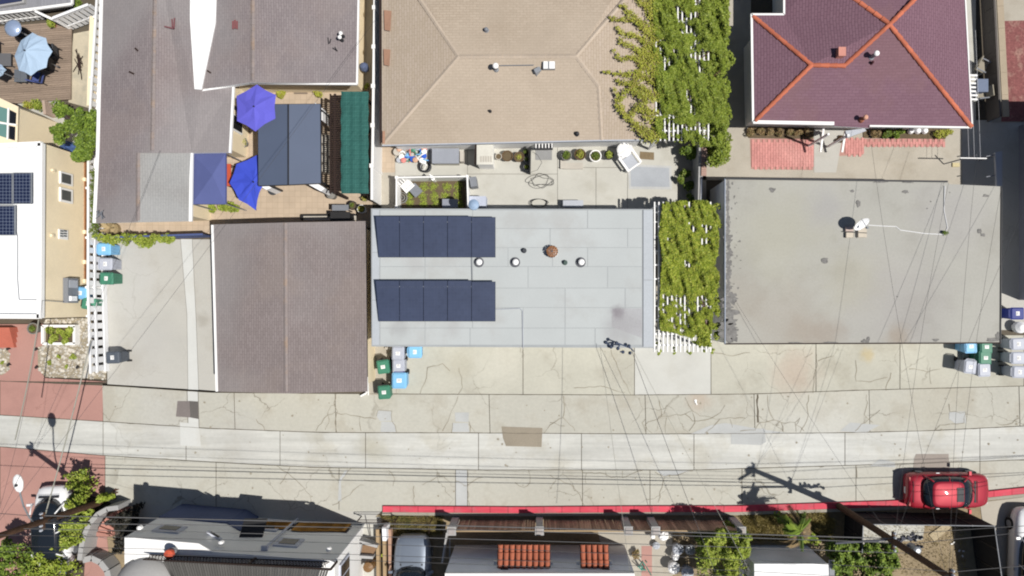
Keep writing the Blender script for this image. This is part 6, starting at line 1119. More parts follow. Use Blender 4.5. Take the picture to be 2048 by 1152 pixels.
# ================= wheelie bins =================
def make_bin(mat, lidmat=None, lab=None, w=.62, d=.74, h=.98):
    t = thing('wheelie_bin', 'bin', 'bin'); lidmat = lidmat or mat
    q = MB(); b = [(-w*.38, -d*.34), (w*.38, -d*.34), (w*.38, d*.34), (-w*.38, d*.34)]; tp_ = [(-w*.47, -d*.46), (w*.47, -d*.46), (w*.47, d*.40), (-w*.47, d*.40)]; q.prism(b, .05, h-.03, top=tp_)
    for s in (-1, 0, 1): q.box((s*w*.25, -d*.41, h*.5), (.03, .03, h*.7), rx=.13)
    q.build('body', mat, t, local=True)
    q = MB(); o_ = [(-w*.5, -d*.42), (-w*.42, -d*.5), (w*.42, -d*.5), (w*.5, -d*.42), (w*.5, d*.36), (w*.44, d*.44), (-w*.44, d*.44), (-w*.5, d*.36)]; q.prism(o_, h-.03, h+.02); q.prism([(x*.96, y*.96) for x, y in o_], h+.02, h+.07, top=[(x*.82, y*.8) for x, y in o_]); q.build('lid', lidmat, t, local=True)
    q = MB(); q.bar((-w*.32, d*.5, h-.02), (w*.32, d*.5, h-.02), .035, .035)
    for s in (-1, 1): q.bar((s*w*.32, d*.36, h-.04), (s*w*.32, d*.51, h-.02), .04, .04)
    q.build('handle', lab or mat, t, local=True)
    for s in (-1, 1):
        q = MB(); q.tube([(s*w*.36, d*.40, .12), (s*(w*.36+.06), d*.40, .12)], .12, 14); q.build('wheel', M['black'], t, local=True)
    q = MB(); q.box((0, -.02, h+.074), (w*.34, d*.24, .006)); st = q.build('label_plate', M['white'], t, local=True)
    q = MB()
    for k in range(3): q.box((-.01+.02*(k % 2), .04-.04*k, h+.079), (w*.24, .012, .003))
    stuff(q.build('label_print', M['grey_d'], t, local=True)); return t
BN = dict(blue=make_bin(M['bin_blue']), green=make_bin(M['bin_green'], lab=M['black']), grey=make_bin(M['bin_grey']), dark=make_bin(M['bin_dark']), navy=make_bin(M['bin_navy']), bigblue=make_bin(M['bin_blue'], lab=M['bin_navy'], w=.74, d=.86, h=1.05))
BL = [('blue', 207, 498, 90, 'light blue wheelie bin under the hanging vine, uppermost of three by the slotted fence'), ('grey', 210, 528, 90, 'grey wheelie bin between the blue and the green one by the slotted fence'), ('green', 212, 557, 90, 'green wheelie bin, lowest of three beside the slotted fence'),
      ('dark', 226, 715, -88, 'dark grey wheelie bin alone at the lower end of the slotted fence'), ('blue', 160, 586, 85, 'light blue wheelie bin squeezed between the cream house and the slotted fence'), ('green', 176, 607, 80, 'green wheelie bin peeking out left of the slotted fence'),
      ('green', 766, 733, 8, 'green wheelie bin standing alone left of the two grey ones at the brown garage'), ('green', 768, 784, 4, 'green wheelie bin lowest at the corner of the brown garage'), ('grey', 796, 706, -2, 'grey wheelie bin touching the edge of the solar-panelled garage'), ('grey', 797, 731, 0, 'grey wheelie bin directly above the big light blue one'),
      ('bigblue', 799, 760, 0, 'big light blue wheelie bin with navy handle below the two grey ones'), ('blue', 829, 704, 90, 'light blue wheelie bin turned sideways against the solar-panelled garage'),
      ('blue', 1942, 692, 2, 'light blue wheelie bin mostly hidden under the edge of the tan flat roof'), ('green', 1973, 693, 0, 'green wheelie bin touching the tan flat roof edge'), ('green', 1971, 715, 0, 'green wheelie bin with white lid label, second below the tan flat roof edge'), ('grey', 1941, 733, -6, 'pale grey wheelie bin casting a separate shadow, left of the cluster'), ('grey', 1969, 739, 2, 'pale grey wheelie bin at the bottom of the middle column of bins'),
      ('grey', 2036, 688, 92, 'grey wheelie bin uppermost of three at the right edge'), ('grey', 2036, 716, 90, 'grey wheelie bin in the middle of three at the right edge'), ('grey', 2038, 744, 88, 'grey wheelie bin lowest of three at the right edge'), ('navy', 2034, 627, 90, 'navy blue wheelie bin at the right edge under the shaded building')]
for k, x, y, r, lab in BL: v = P(x, y, 1.02); place(BN[k], (v.x, v.y, 0), math.radians(r), lab, 'wheelie bins put out along the alley')
q = MB(); p = P(2043, 655, .5); q.lathe((p.x, p.y, 0), [(.2, 0), (.3, .2), (.3, .45), (.15, .6), (.02, .64)], 14); o = q.build('rubbish_bag', M['white2']); tag(o, 'round white rubbish bag between the navy bin and the grey bins', 'bag'); at_origin(o, (p.x, p.y, 0))
q = MB(); q.box((*P(788, 782, .2)[:2], .1), (.2, .26, .2)); o = q.build('cardboard_box', M['cushion']); tag(o, 'tiny cream box beside the lowest green bin at the brown garage', 'box'); at_origin(o, P(788, 782))
q = MB()
for i in range(5): p = P(772+i*2.4, 696+random.uniform(-1, 2), .2); q.box((p.x, p.y, .1+.03*i), (.14, .1, .12), rz=i)
o = stuff(q.build('litter', M['cushion'])); tag(o, 'small scraps of pale litter by the corner of the solar-panelled garage', 'litter'); at_origin(o, P(776, 697))
q = MB(); q.bar(P(734, 697, .04), P(737, 790, .04), .05, .08); q.bar(P(735, 785, .1), P(722, 792, .1), .08, .2); o = q.build('ground_rail', M['white']); tag(o, 'thin white rail lying along the lower right side of the brown garage', 'rail'); at_origin(o, P(735, 740))
sheet('yard_path', [(1715, 1045), (1850, 1048), (1845, 1080), (1720, 1090)], M['yard_conc'], z=-.004)
sheet('bin_corner', [(736, 690), (785, 690), (785, 790), (736, 790)], M['tan_conc'], z=.003)
q = MB(); q.box((*P(1391, 802, .02)[:2], .02), (.12, .16, .03)); q.box((*P(1392, 806, .02)[:2], .05), (.06, .2, .04), rz=.5); o = q.build('paper_scrap', M['white']); tag(o, 'tiny white paper scrap on the alley concrete', 'litter'); at_origin(o, P(1391, 802))
# ================= vehicles =================
def ring(cx, hx, hy, z, n=28, e=3.2, cy=0):
    out = []
    for k in range(n):
        a = 2*math.pi*(k+.5)/n; c_, s_ = math.cos(a), math.sin(a); out.append((cx+hx*math.copysign(abs(c_)**(2/e), c_), cy+hy*math.copysign(abs(s_)**(2/e), s_), z))
    return out
def loftv(rings, cap0=True, cap1=True):
    n = len(rings[0]); vs = [v for r in rings for v in r]; fs = [(i*n+k, i*n+(k+1) % n, (i+1)*n+(k+1) % n, (i+1)*n+k) for i in range(len(rings)-1) for k in range(n)]
    if cap0: fs.append(tuple(range(n-1, -1, -1)))
    if cap1: fs.append(tuple((len(rings)-1)*n+k for k in range(n)))
    return vs, fs
def car(label, loc, rz, L, Wd, Hc, paint, roof=(-1.2, .4), belt=(-1.62, 1.2), zb=.93, sunroof=None, roofmat=None, hoodw=.9, cat='car', name='parked_car', e=3.4, rails=False):
    t = thing(name, label, cat, loc, rz=rz); hx, hy = L/2, Wd/2
    # body: stations along the length, smooth section
    st = [(-1, .55, .34, .62), (-.985, .78, .24, .80), (-.94, .90, .20, zb-.06), (-.85, .965, .18, zb), (-.6, 1, .18, zb+.02), (-.2, 1, .18, zb+.01), (.2, 1, .18, zb), (.5, .99, .18, zb-.02), (.68, .965, .18, zb-.07), (.82, .92, .19, zb-.13), (.93, .83, .22, zb-.2), (.985, .66, .27, zb-.30), (1, .48, .36, zb-.42)]
    vs = []; n = 14
    for (s, w, z0, z1) in st:
        w *= hy; sec = [(0, z0), (w*.7, z0), (w*.95, z0+.06), (w, z0+.25*(z1-z0)+.05), (w*.99, z0+.6*(z1-z0)), (w*.93, z1-.09), (w*.80, z1-.03), (w*.42, z1+.004), (0, z1+.01)]
        full = sec+[(-a, b) for a, b in sec[-2:0:-1]]; vs += [(s*hx, a, b) for a, b in full]; m = len(full)
    fs = [(i*m+k, i*m+(k+1) % m, (i+1)*m+(k+1) % m, (i+1)*m+k) for i in range(len(st)-1) for k in range(m)]+[tuple(range(m-1, -1, -1)), tuple((len(st)-1)*m+k for k in range(m))]
    q = MB(); q.add(vs, fs); q.build('body', paint, t, local=True, smooth=True)
    cb, hb = (belt[0]+belt[1])/2, (belt[1]-belt[0])/2; cr_, hr_ = (roof[0]+roof[1])/2, (roof[1]-roof[0])/2; wt = hy*.70
    rr = [ring(cb, hb, hy*.90, zb-.05, e=e), ring(cb*.7+cr_*.3, hb*.7+hr_*.3, hy*.86, zb+(Hc-zb)*.35, e=e+.6), ring(cb*.15+cr_*.85, hb*.15+hr_*.85+.02, wt*1.05, Hc-.07, e=e+1)]
    v_, f_ = loftv(rr); q = MB(); q.add(v_, f_); q.build('window_band', M['car_glass'], t, local=True, smooth=True)
    rr = [ring(cr_, hr_+.03, wt*1.04, Hc-.10, e=5), ring(cr_, hr_, wt, Hc-.055, e=5), ring(cr_, hr_*.85, wt*.85, Hc-.028, e=4), ring(cr_, hr_*.6, wt*.6, Hc-.004, e=3), ring(cr_, hr_*.3, wt*.3, Hc+.012, e=3), ring(cr_, .05, .03, Hc+.018, e=2)]
    v_, f_ = loftv(rr); q = MB(); q.add(v_, f_); q.build('roof', roofmat or paint, t, local=True, smooth=True)
    for s in (-1, 1):     # pillars and sills
        for (xb_, xr_) in ((belt[1]-.22, roof[1]-.02), ((belt[0]+belt[1])/2+.1, cr_+.05), (belt[0]+.25, roof[0]+.06)):
            q = MB(); q.tube([(xb_, s*hy*.87, zb-.02), (xb_*.6+xr_*.4, s*(hy*.85), zb+(Hc-zb)*.4), (xr_, s*wt*1.0, Hc-.06)], .035, 6); q.build('pillar', paint, t, local=True, smooth=True)
        q = MB(); q.box((belt[1]-.28, s*(hy+.06), zb+.05), (.12, .2, .13)); q.build('mirror', paint, t, local=True)
        for x in (-hx*.62, hx*.62):
            q = MB(); q.tube([(x, s*(hy-.20), .31), (x, s*(hy-.01), .31)], .31, 20); w_ = q.build('wheel', M['rubber'], t, local=True); q = MB(); q.tube([(x, s*(hy-.03), .31), (x, s*(hy), .31)], .19, 14); q.build('rim', M['metal'], w_, local=True)
        q = MB(); q.box((hx*.905, s*hy*.62, zb-.30), (.16, .26, .08), rz=-s*.35); q.build('headlight', M['lamp_clear'], t, local=True)
        q = MB(); q.box((-hx*.95, s*hy*.66, zb-.16), (.08, .26, .12), rz=s*.3); q.build('tail_lamp', M['lamp_red'], t, local=True)
        if rails: q = MB(); q.tube([(roof[0]+.1, s*wt*.92, Hc-.02), (cr_, s*wt*.92, Hc+.03), (roof[1]-.1, s*wt*.92, Hc-.02)], .018, 6); q.build('roof_rail', M['metal'], t, local=True)
        q = MB(); q.bar((-hx*.3, s*(hy*.998), zb-.22), (-hx*.22, s*(hy*.998), zb-.22), .03, .02); q.build('door_handle', M['metal'], t, local=True)
    q = MB(); q.add([(belt[1]-.02+.03, y, zb-.02) for y in (-hy*.6, hy*.6)]+[(belt[1]+.10, y, zb-.025) for y in (-hy*.6, hy*.6)], [(0, 1, 3, 2)]); q.build('wiper_cowl', M['black'], t, local=True)
    q = MB(); q.bar((belt[1]+.04, -.1, zb+.0), (belt[1]-.12, hy*.5, zb+.09), .02, .02); q.build('wiper', M['black'], t, local=True)
    for xx, ww in ((belt[1]+.16, .62), (-hx*.90, .60)): q = MB(); q.box((xx, 0, zb+.004-(.02 if xx > 0 else .02)), (.012, Wd*ww, .03)); q.build('panel_gap', M['black'], t, local=True)
    q = MB(); q.box((-hx*1.0, 0, .5), (.03, .34, .12)); q.build('number_plate', M['white'], t, local=True)
    if sunroof: q = MB(); q.prism([(sunroof[0], -wt*.55), (sunroof[1], -wt*.55), (sunroof[1], wt*.55), (sunroof[0], wt*.55)], Hc-.05, Hc+.018); q.build('sunroof', M['car_glass'], t, local=True)
    return t
p = P(1881, 974.5); car('shiny red small car with sunroof parked by the red kerb', (p.x, p.y, 0), .0, 4.28, 1.84, 1.46, M['car_red'], sunroof=(-.02, .33))
p = P(124, 1046); car('white small car with dark glass roof parked under the green shrubs, lower left', (p.x, p.y, 0), math.radians(92), 4.2, 1.78, 1.45, M['car_white'], roof=(-1.2, .9), belt=(-1.7, 1.55), roofmat=M['car_glass'], e=2.8)
p = P(830, 1160); car('silver pickup with long hood between the white modern house and the wooden fence', (p.x, p.y, 0), math.radians(90), 5.2, 1.95, 1.75, M['car_silver'], roof=(-1.3, .55), belt=(-1.8, 1.15), zb=1.08, name='parked_pickup', cat='pickup')
p = P(2044, 1102); car('white sport utility vehicle cut off by the lower right corner', (p.x, p.y, 0), math.radians(88), 4.9, 1.95, 1.75, M['car_white'], roof=(-1.9, .6), belt=(-2.2, 1.3), zb=1.05, rails=True, name='parked_suv', cat='suv')
# ================= poles, lamp, wires =================
def pole(label, base, top, r0, r1): q = MB(); q.tube([base, Vector(base).lerp(top, .5), top], r0, 14, r2=r1); return q
b1, t1 = P(207, 1002), P(235, 967)+Vector((0, 0, 9.2)); pt = thing('utility_pole', 'leaning brown utility pole rising over the white car at lower left', 'utility pole', b1)
pole('', b1, t1, .17, .115).build('pole_shaft', M['wood_pole'], pt)
b2, t2_ = P(1676, 1011), P(1690, 1015)+Vector((0, 0, 9.2))*1.07; pu = thing('utility_pole', 'tall brown utility pole at the corner of the dark-fenced yard, lower right', 'utility pole', b2)
pole('', b2, t2_, .18, .12).build('pole_shaft', M['wood_pole'], pu)
def att(a, b, z): return a.lerp(b, z/9.2)
for pr, a, b in ((pt, b1, t1), (pu, b2, t2_)):
    for z, w in ((8.7, .35), (4.9, .4)):
        c_ = att(a, b, z); q = MB(); q.bar(c_-Vector((0, w, 0)), c_+Vector((0, w, 0)), .10, .12); ca = q.build('crossarm', M['wood_pole'], pr)
        for s in (-.95, -.45, .45, .95): q = MB(); q.lathe((c_.x, c_.y+s*w, c_.z+.05), [(.03, 0), (.06, .06), (.035, .1), (.06, .14), (.03, .18)], 8); q.build('insulator', M['grey_l'], ca)
c_ = att(b1, t1, 4.7); q = MB()
for k in range(9): q.box(c_+Vector((.1+.28*k*.6, random.uniform(-.12, .12), random.uniform(-.15, .2))), (random.uniform(.12, .3), .1, random.uniform(.1, .22)), rz=random.random())
q.bar(c_, c_+Vector((2.0, -.1, 0)), .05, .05); stuff(q.build('cable_hardware', M['metal_dark'], pt))
c_ = P(1828, 1076, 4.9); q = MB(); a_ = att(b2, t2_, 4.9); q.bar(a_-Vector((2.6, .1, 0)), c_, .07, .10)
for k in range(14): s = k/13; v = a_.lerp(c_, s*1.05); q.box(v+Vector((0, random.uniform(-.12, .12), random.uniform(-.1, .15))), (.18, .09, .12), rz=random.random()*3)
for k in range(12): q.lathe((c_.x+random.uniform(-.3, .35), c_.y+random.uniform(-.4, .3), c_.z-.3+random.random()*.4), [(.04, 0), (.07, .08), (.03, .2)], 7)
stuff(q.build('cable_hardware', MAT('weathered_hardware', C(92, 92, 100)), pu))
q = MB(); v = c_+Vector((.05, -.5, -.4)); q.lathe(v, [(.17, 0), (.18, .05), (.18, .6), (.1, .66)], 14); q.build('transformer', M['metal'], pu)
# street lamp head on arm
sl_ = thing('street_lamp', 'white oval street lamp head on a curved arm over the red forecourt', 'street lamp', P(66, 1047, 5.5)); q = MB(); q.tube([att(b1, t1, 5.5), P(58, 1034, 5.9), P(47, 1012, 6.5), P(41, 990, 6.95), P(39, 978, 7.05)], .035, 8); q.build('arm', M['metal'], sl_, smooth=True)
hd0, hd1 = P(39, 984, 7.05), P(34, 949, 7.1); q = MB(); n_ = 12; vs = []; st = [(0, .05), (.08, .13), (.3, .2), (.6, .22), (.85, .17), (.97, .09), (1, .02)]; ax = (hd1-hd0); sd = Vector((-ax.y, ax.x, 0)).normalized()
for s, r in st: vs += [hd0+ax*s+sd*r*math.cos(k*2*math.pi/n_)+Vector((0, 0, r*.5*math.sin(k*2*math.pi/n_))) for k in range(n_)]
q.add(vs, [(i*n_+k, i*n_+(k+1) % n_, (i+1)*n_+(k+1) % n_, (i+1)*n_+k) for i in range(len(st)-1) for k in range(n_)]+[tuple(range(n_)), tuple(range(len(vs)-1, len(vs)-1-n_, -1))]); q.build('lamp_head', M['white'], sl_, smooth=True); q = MB(); v = hd0+ax*.42; q.lathe((v.x, v.y, v.z+.08), [(.06, 0), (.06, .08), (.03, .11)], 10); q.build('photocell', M['metal_dark'], sl_)
WM = MAT('wire', C(86, 84, 84), rough=.6, fine=0, var=0); WL = MAT('pale_wire', C(180, 176, 160), rough=.6, fine=0, var=0)
def wire(label, a, b, sag, r=.014, mat=None, n=26, grp='overhead wires', name='wire'):
    a, b = Vector(a), Vector(b); pts = [a.lerp(b, k/n)-Vector((0, 0, sag*4*(k/n)*(1-k/n))) for k in range(n+1)]; q = MB(); q.tube(pts, r, 5); o = q.build(name, mat or WM); tag(o, label, 'wire', grp); return at_origin(o, a)
top1, top2 = att(b1, t1, 8.85), att(b2, t2_, 8.85)
for s, lb in ((-1.0, 'southernmost'), (-.35, 'second'), (.9, 'northernmost')): wire(f'{lb} of the high wires running between the two pole crossarms above the alley edge', top1+Vector((0, s*.35, 0)), top2+Vector((0, s*.35, 0)), .6, r=.010)
c1, c2 = att(b1, t1, 4.9), att(b2, t2_, 4.95)
wire('thick cable sagging between the poles past the white modern house, upper of two', c1+Vector((0, .25, 0)), c2+Vector((0, .12, 0)), .15, r=.024, mat=MAT('cable_grey', C(120, 118, 116)))
wire('thick cable sagging between the poles past the white modern house, lower of two', c1+Vector((0, -.1, 0)), c2+Vector((0, -.05, .05)), .42, r=.018, mat=bpy.data.materials['cable_grey'])
wire('middle height cable crossing the clay-tiled awnings building', att(b1, t1, 6.4), att(b2, t2_, 6.3), .25, r=.014, mat=bpy.data.materials['cable_grey'])
for z, lb in ((8.85, 'high'), (4.95, 'low')):
    for k, (s, e_) in enumerate(((-.4, 'left'), (.6, 'right'))): wire(f'{lb} wire leading right from the lower right utility pole, {e_} strand', att(b2, t2_, z)+Vector((0, s*.5, 0)), P(2500, 960+k*8)+Vector((0, 0, z)), .4, r=.014)
for z, lb in ((8.85, 'high'), (4.9, 'low')): wire(f'{lb} wire leading left from the leaning utility pole', att(b1, t1, z)+Vector((0, .2, 0)), P(-600, 930)+Vector((0, 0, z)), .3, r=.014)
drops = [(b2, t2_, 8.7, (2003, 374, 3.3), 'service wire from the lower right pole to the corner of the tan flat garage'), (b2, t2_, 8.6, (1961, 250, 3.6), 'service wire from the lower right pole passing over the clothesline'), (b2, t2_, 5.0, (1897, 366, 3.3), 'low service wire from the lower right pole across the tan flat roof'), 
         (b2, t2_, 8.4, (1738, 254, 3.3), 'service wire from the lower right pole to the porch roof of the maroon house'), (b2, t2_, 5.0, (2100, 300, 5.9), 'service wire from the lower right pole to the tall shaded building'), (b2, t2_, 4.9, (1470, 600, 3.2), 'service wire from the lower right pole to the lichen-stained roof edge'),
         (b1, t1, 8.6, (750, 40, 3.2), 'service wire from the leaning pole over the gazebo to the tan house'), (b1, t1, 8.3, (320, 300, 3.9), 'service wire from the leaning pole to the ridge of the long brown house'), (b1, t1, 8.2, (84, 601, 3.5), 'service wire from the leaning pole to the cream house'), (b1, t1, 6, (250, 1090, 5.2), 'service wire from the leaning pole to the white modern house')]
for a, b, z, e_, lb in drops: wire(lb, att(a, b, z), P(*e_), .35, r=.006, mat=WM, grp='service wires')
wire('service wire from the alley edge of the solar-panelled garage to the clay-tiled building', P(1262, 697, 3.3), P(1430, 1144, 4.2), .2, r=.012, grp='service wires'); wire('second service wire beside the garage edge wire, slightly to its right', P(1266, 700, 3.2), P(1500, 1144, 4.4), .2, r=.010, mat=WL, grp='service wires')
wire('pale cable from the cream house wall to the leaning pole, right-hand one', P(181, 680, 2.1), att(b1, t1, 4.9), .1, r=.03, mat=WL, grp='service wires'); wire('pale cable from the corner of the white flat roof down over the red forecourt', P(77, 640, 3.2), P(30, 880, 5.5), .1, r=.028, mat=WL, grp='service wires')
wire('wire crossing from the vine pergola garage to the alley, left of the new concrete apron', P(1200, 690, 3.3), P(1260, 1144, 6.0), .2, r=.010, mat=WL, grp='service wires')
# ================= wooden fence at the kerb =================
wf = thing('wooden_fence', 'weathered brown board fence between five pale stucco posts along the red kerb', 'fence', P(1190, 1043)); zf = 1.75
ybase = lambda x: 1039+(x-1190)**2*.0000075
px_posts = [912, 1079, 1248, 1300, 1463]
for x in px_posts:
    p = P(x, ybase(x)); q = MB(); q.box((p.x, p.y, .88), (.36, .36, 1.75)); q.box((p.x, p.y, 1.79), (.44, .44, .07)); q.build('post', M['stucco_grey'], wf); q = MB(); q.box((p.x, p.y, 1.84), (.30, .30, .04)); q.build('post_cap', MAT('cap_inset', C(186, 176, 168)), wf)
for a, b in zip(px_posts, px_posts[1:]):
    n = int((b-a-12)/5.1)
    for k in range(n):
        x = a+8+(b-a-16)*(k+.5)/n; p = P(x, ybase(x)); h_ = zf-.05+random.uniform(-.02, .02); q = MB(); q.box((p.x, p.y+random.uniform(-.008, .008), h_/2), ((b-a-16)/n*H/F-.012, .025, h_), ry=random.uniform(-.008, .008)); q.build('board', M['wood_brown'], wf)
    q = MB(); A_, B_ = P(a+8, ybase(a)), P(b-8, ybase(b)); q.bar(A_+Vector((0, -.02, zf)), B_+Vector((0, -.02, zf)), .07, .05); q.build('top_rail', M['wood_tan'], wf)
q = MB(); p = P(903, 1052); q.box((p.x, p.y-1.2, .7), (.07, 1.6, .08)); q.bar(P(896, 1060, .9), P(886, 1120, .9), .08, .9); o = q.build('side_wall', M['stucco_grey']); o.name = 'garden_wall'; tag(o, 'thin pale garden wall running down from the first stucco post', 'wall'); at_origin(o, P(896, 1080))
# dark metal fence around the yard lower right
bf = thing('fence', 'tall black panel fence round the bare yard at lower right', 'fence', P(1810, 1026)); MBK = MAT('black_panel', C(40, 40, 43), rnd=.1)
def panels(x0, y0, x1, y1, n, h=2.0):
    a, b = P(x0, y0), P(x1, y1)
    for k in range(n):
        p, q_ = a.lerp(b, k/n), a.lerp(b, (k+.985)/n); q = MB(); q.bar(p+Vector((0, 0, h/2)), q_+Vector((0, 0, h/2)), .03, h); q.build('panel', MBK, bf); q = MB(); q.box((p.x, p.y, h/2+.02), (.07, .07, h+.04)); q.build('post', M['metal_dark'], bf)
    q = MB(); q.bar(a+Vector((0, 0, h+.03)), b+Vector((0, 0, h+.03)), .035, .03); q.build('top_rail', M['grey'], bf); q = MB(); q.bar(a+Vector((0, .03, h*.55)), b+Vector((0, .03, h*.55)), .03, .04); q.build('middle_rail', M['metal_dark'], bf)
panels(1690, 1024, 1938, 1027, 6); panels(1938, 1029, 1962, 1200, 4); panels(1690, 1026, 1688, 1078, 2)
for x, y, w, h_, r in ((1880, 1062, 44, 22, .9),): mat_('pale worn flagstone lying in the bare yard at lower right', [(1857, 1069), (1886, 1048), (1902, 1053), (1868, 1083)], MAT('flagstone', C(206, 186, 150)), name='flagstone', th=.05)
mb = MB()
for i in range(5): p = P(random.uniform(1895, 1935), random.uniform(1075, 1125), .05); mb.box((p.x, p.y, .04), (.1, .06, .05), rz=i)
o = stuff(mb.build('litter', M['white'])); tag(o, 'few white paper scraps in the bare yard at lower right', 'litter'); at_origin(o, P(1910, 1095))
# palm
pl = P(1604, 1068, 3.0); bp0 = Vector((pl.x, pl.y, 0)); pm = thing('palm_tree', 'small feathery palm tree beside the low white building', 'palm', bp0); q = MB(); q.tube([bp0, bp0+Vector((.04, 0, 1.4)), Vector((pl.x, pl.y, 2.9))], .14, 9, r2=.1); q.build('trunk', M['bark'], pm)
def frond(c0, ang, ln, droop, mats, parent, w=.26, nl=26):
    pts = []; d = Vector((math.cos(ang), math.sin(ang), 0))
    for k in range(9): s = k/8; pts.append(c0+d*ln*s+Vector((0, 0, .5*ln*s*(1-s)*1.2-droop*s*s)))
    q = MB(); q.tube(pts, .018, 4, r2=.006); sd = Vector((-d.y, d.x, 0))
    for k in range(nl):
        s = .12+.88*k/nl; j = min(7, int(s*8)); c_ = pts[j].lerp(pts[j+1], s*8-j); l_ = w*(1.25-s*.7)
        for sg in (-1, 1): e_ = c_+sd*sg*l_+d*l_*.8+Vector((0, 0, -.08)); q.add([c_, c_+d*.045, e_], [(0, 1, 2)] if sg < 0 else [(0, 2, 1)], 0)
    return q.build('frond', mats, parent)
for k in range(20): frond(Vector((pl.x+random.uniform(-.15, .15), pl.y+random.uniform(-.15, .15), 2.5+random.random()*.5)), random.gauss(2.4, 1.0) if k % 3 else random.random()*6.28, random.uniform(.45, 1.05), random.uniform(-.5, .6), (L_TREE+L_DARK)[k % 7], pm, w=.16)
for k in range(7): frond(Vector((pl.x, pl.y, 2.8)), random.random()*6.28, random.uniform(.7, 1.1), random.uniform(.8, 1.3), L_DRY[k % 3], pm)
# shrubs low right
def bamboo(label, poly, z, n, mats, size=.16, cat='shrub', name='shrub', base=None):
    pw = [tuple(p[:2]) for p in PP(poly, z)]; cx = sum(p[0] for p in pw)/len(pw); cy = sum(p[1] for p in pw)/len(pw); t = thing(name, label, cat, (cx, cy, 0)); x, y = poly_pts(pw, n*2); l = lump(x*1.5, y*1.5, 1.8); k = rng.random(len(x)) < np.clip(l*1.3, .1, 1); x, y, l = x[k], y[k], l[k]
    leaves('foliage', np.stack([x, y, z-.9+1.1*l+rng.uniform(-.5, .1, len(x))], 1), size, mats, t, narrow=.45); q = MB()
    for i in range(10): j = rng.integers(len(x)); q.tube([(cx+random.uniform(-.3, .3), cy+random.uniform(-.3, .3), 0), (x[j], y[j], z-.3)], .03, 5, r2=.012)
    q.build('stem', M['stem'], t); return t
bamboo('feathery bright green bamboo mass beside the bare yard, lower right', [(1668, 1085), (1720, 1092), (1790, 1090), (1800, 1130), (1785, 1200), (1665, 1200)], 2.4, 8000, L_TREE, .17)
bamboo('loose feathery foliage leaning toward the kerb around the small palm', [(1556, 1036), (1582, 1040), (1622, 1062), (1648, 1092), (1615, 1098), (1580, 1068)], 2.6, 1500, L_LIME, .22, name='shrub')
bamboo('lime-green leafy tree behind the board fence, left of the palm', [(1410, 1085), (1440, 1062), (1470, 1068), (1505, 1075), (1508, 1200), (1405, 1200), (1400, 1110)], 2.8, 8500, L_LIME, .13, cat='tree', name='tree')
bush('shrub', 'yellow-green sprig poking over the board fence next to the last stucco post', 'shrub', (1462, 1060), .42, 1.9, 500, L_LIME, .12)
bamboo('low dark shrubs in the shade between the board fence and the lime-green tree', [(1385, 1068), (1500, 1065), (1500, 1090), (1400, 1095)], .9, 1600, L_DARK, .12)
# dry grass and weeds
def grassfield(name, label, poly, n, mat, h=.16, cat='grass'):
    pw = [tuple(p[:2]) for p in PP(poly)]; x, y = poly_pts(pw, n); m = len(x); a = rng.random(m)*6.28; w_ = .018; hh = h*(.5+rng.random(m)); dx, dy = rng.normal(size=m)*h*.6, rng.normal(size=m)*h*.6
    v = np.empty((m, 3, 3)); v[:, 0] = np.stack([x-w_*np.cos(a), y-w_*np.sin(a), np.full(m, -.03)], 1); v[:, 1] = np.stack([x+w_*np.cos(a), y+w_*np.sin(a), np.full(m, -.03)], 1); v[:, 2] = np.stack([x+dx, y+dy, hh], 1)
    me = bpy.data.meshes.new(name); me.from_pydata(v.reshape(-1, 3).tolist(), [], [(3*i, 3*i+1, 3*i+2) for i in range(m)]); me.materials.append(mat); o = bpy.data.objects.new(name, me); COL.objects.link(o); stuff(o); tag(o, label, cat); at_origin(o, P(sum(p[0] for p in poly)/len(poly), sum(p[1] for p in poly)/len(poly))); return o
grassfield('dry_grass', 'dry straw-coloured grass in the small verge above the silver pickup', [(762, 1030), (885, 1030), (885, 1068), (770, 1072)], 7000, M['dry'])
grassfield('grass', 'thin green weeds in the verge under the end of the red kerb', [(778, 1028), (830, 1030), (820, 1055), (785, 1045)], 1200, M['grass'], .14)
grassfield('dry_grass', 'dry brown grass under the palm by the red kerb', [(1478, 1030), (1640, 1024), (1670, 1040), (1660, 1080), (1500, 1080)], 7000, M['dry'], .22)
grassfield('dry_grass', 'sparse dry weeds in the bare fenced yard', [(1700, 1045), (1930, 1050), (1935, 1150), (1790, 1150)], 2500, M['dry'], .1)
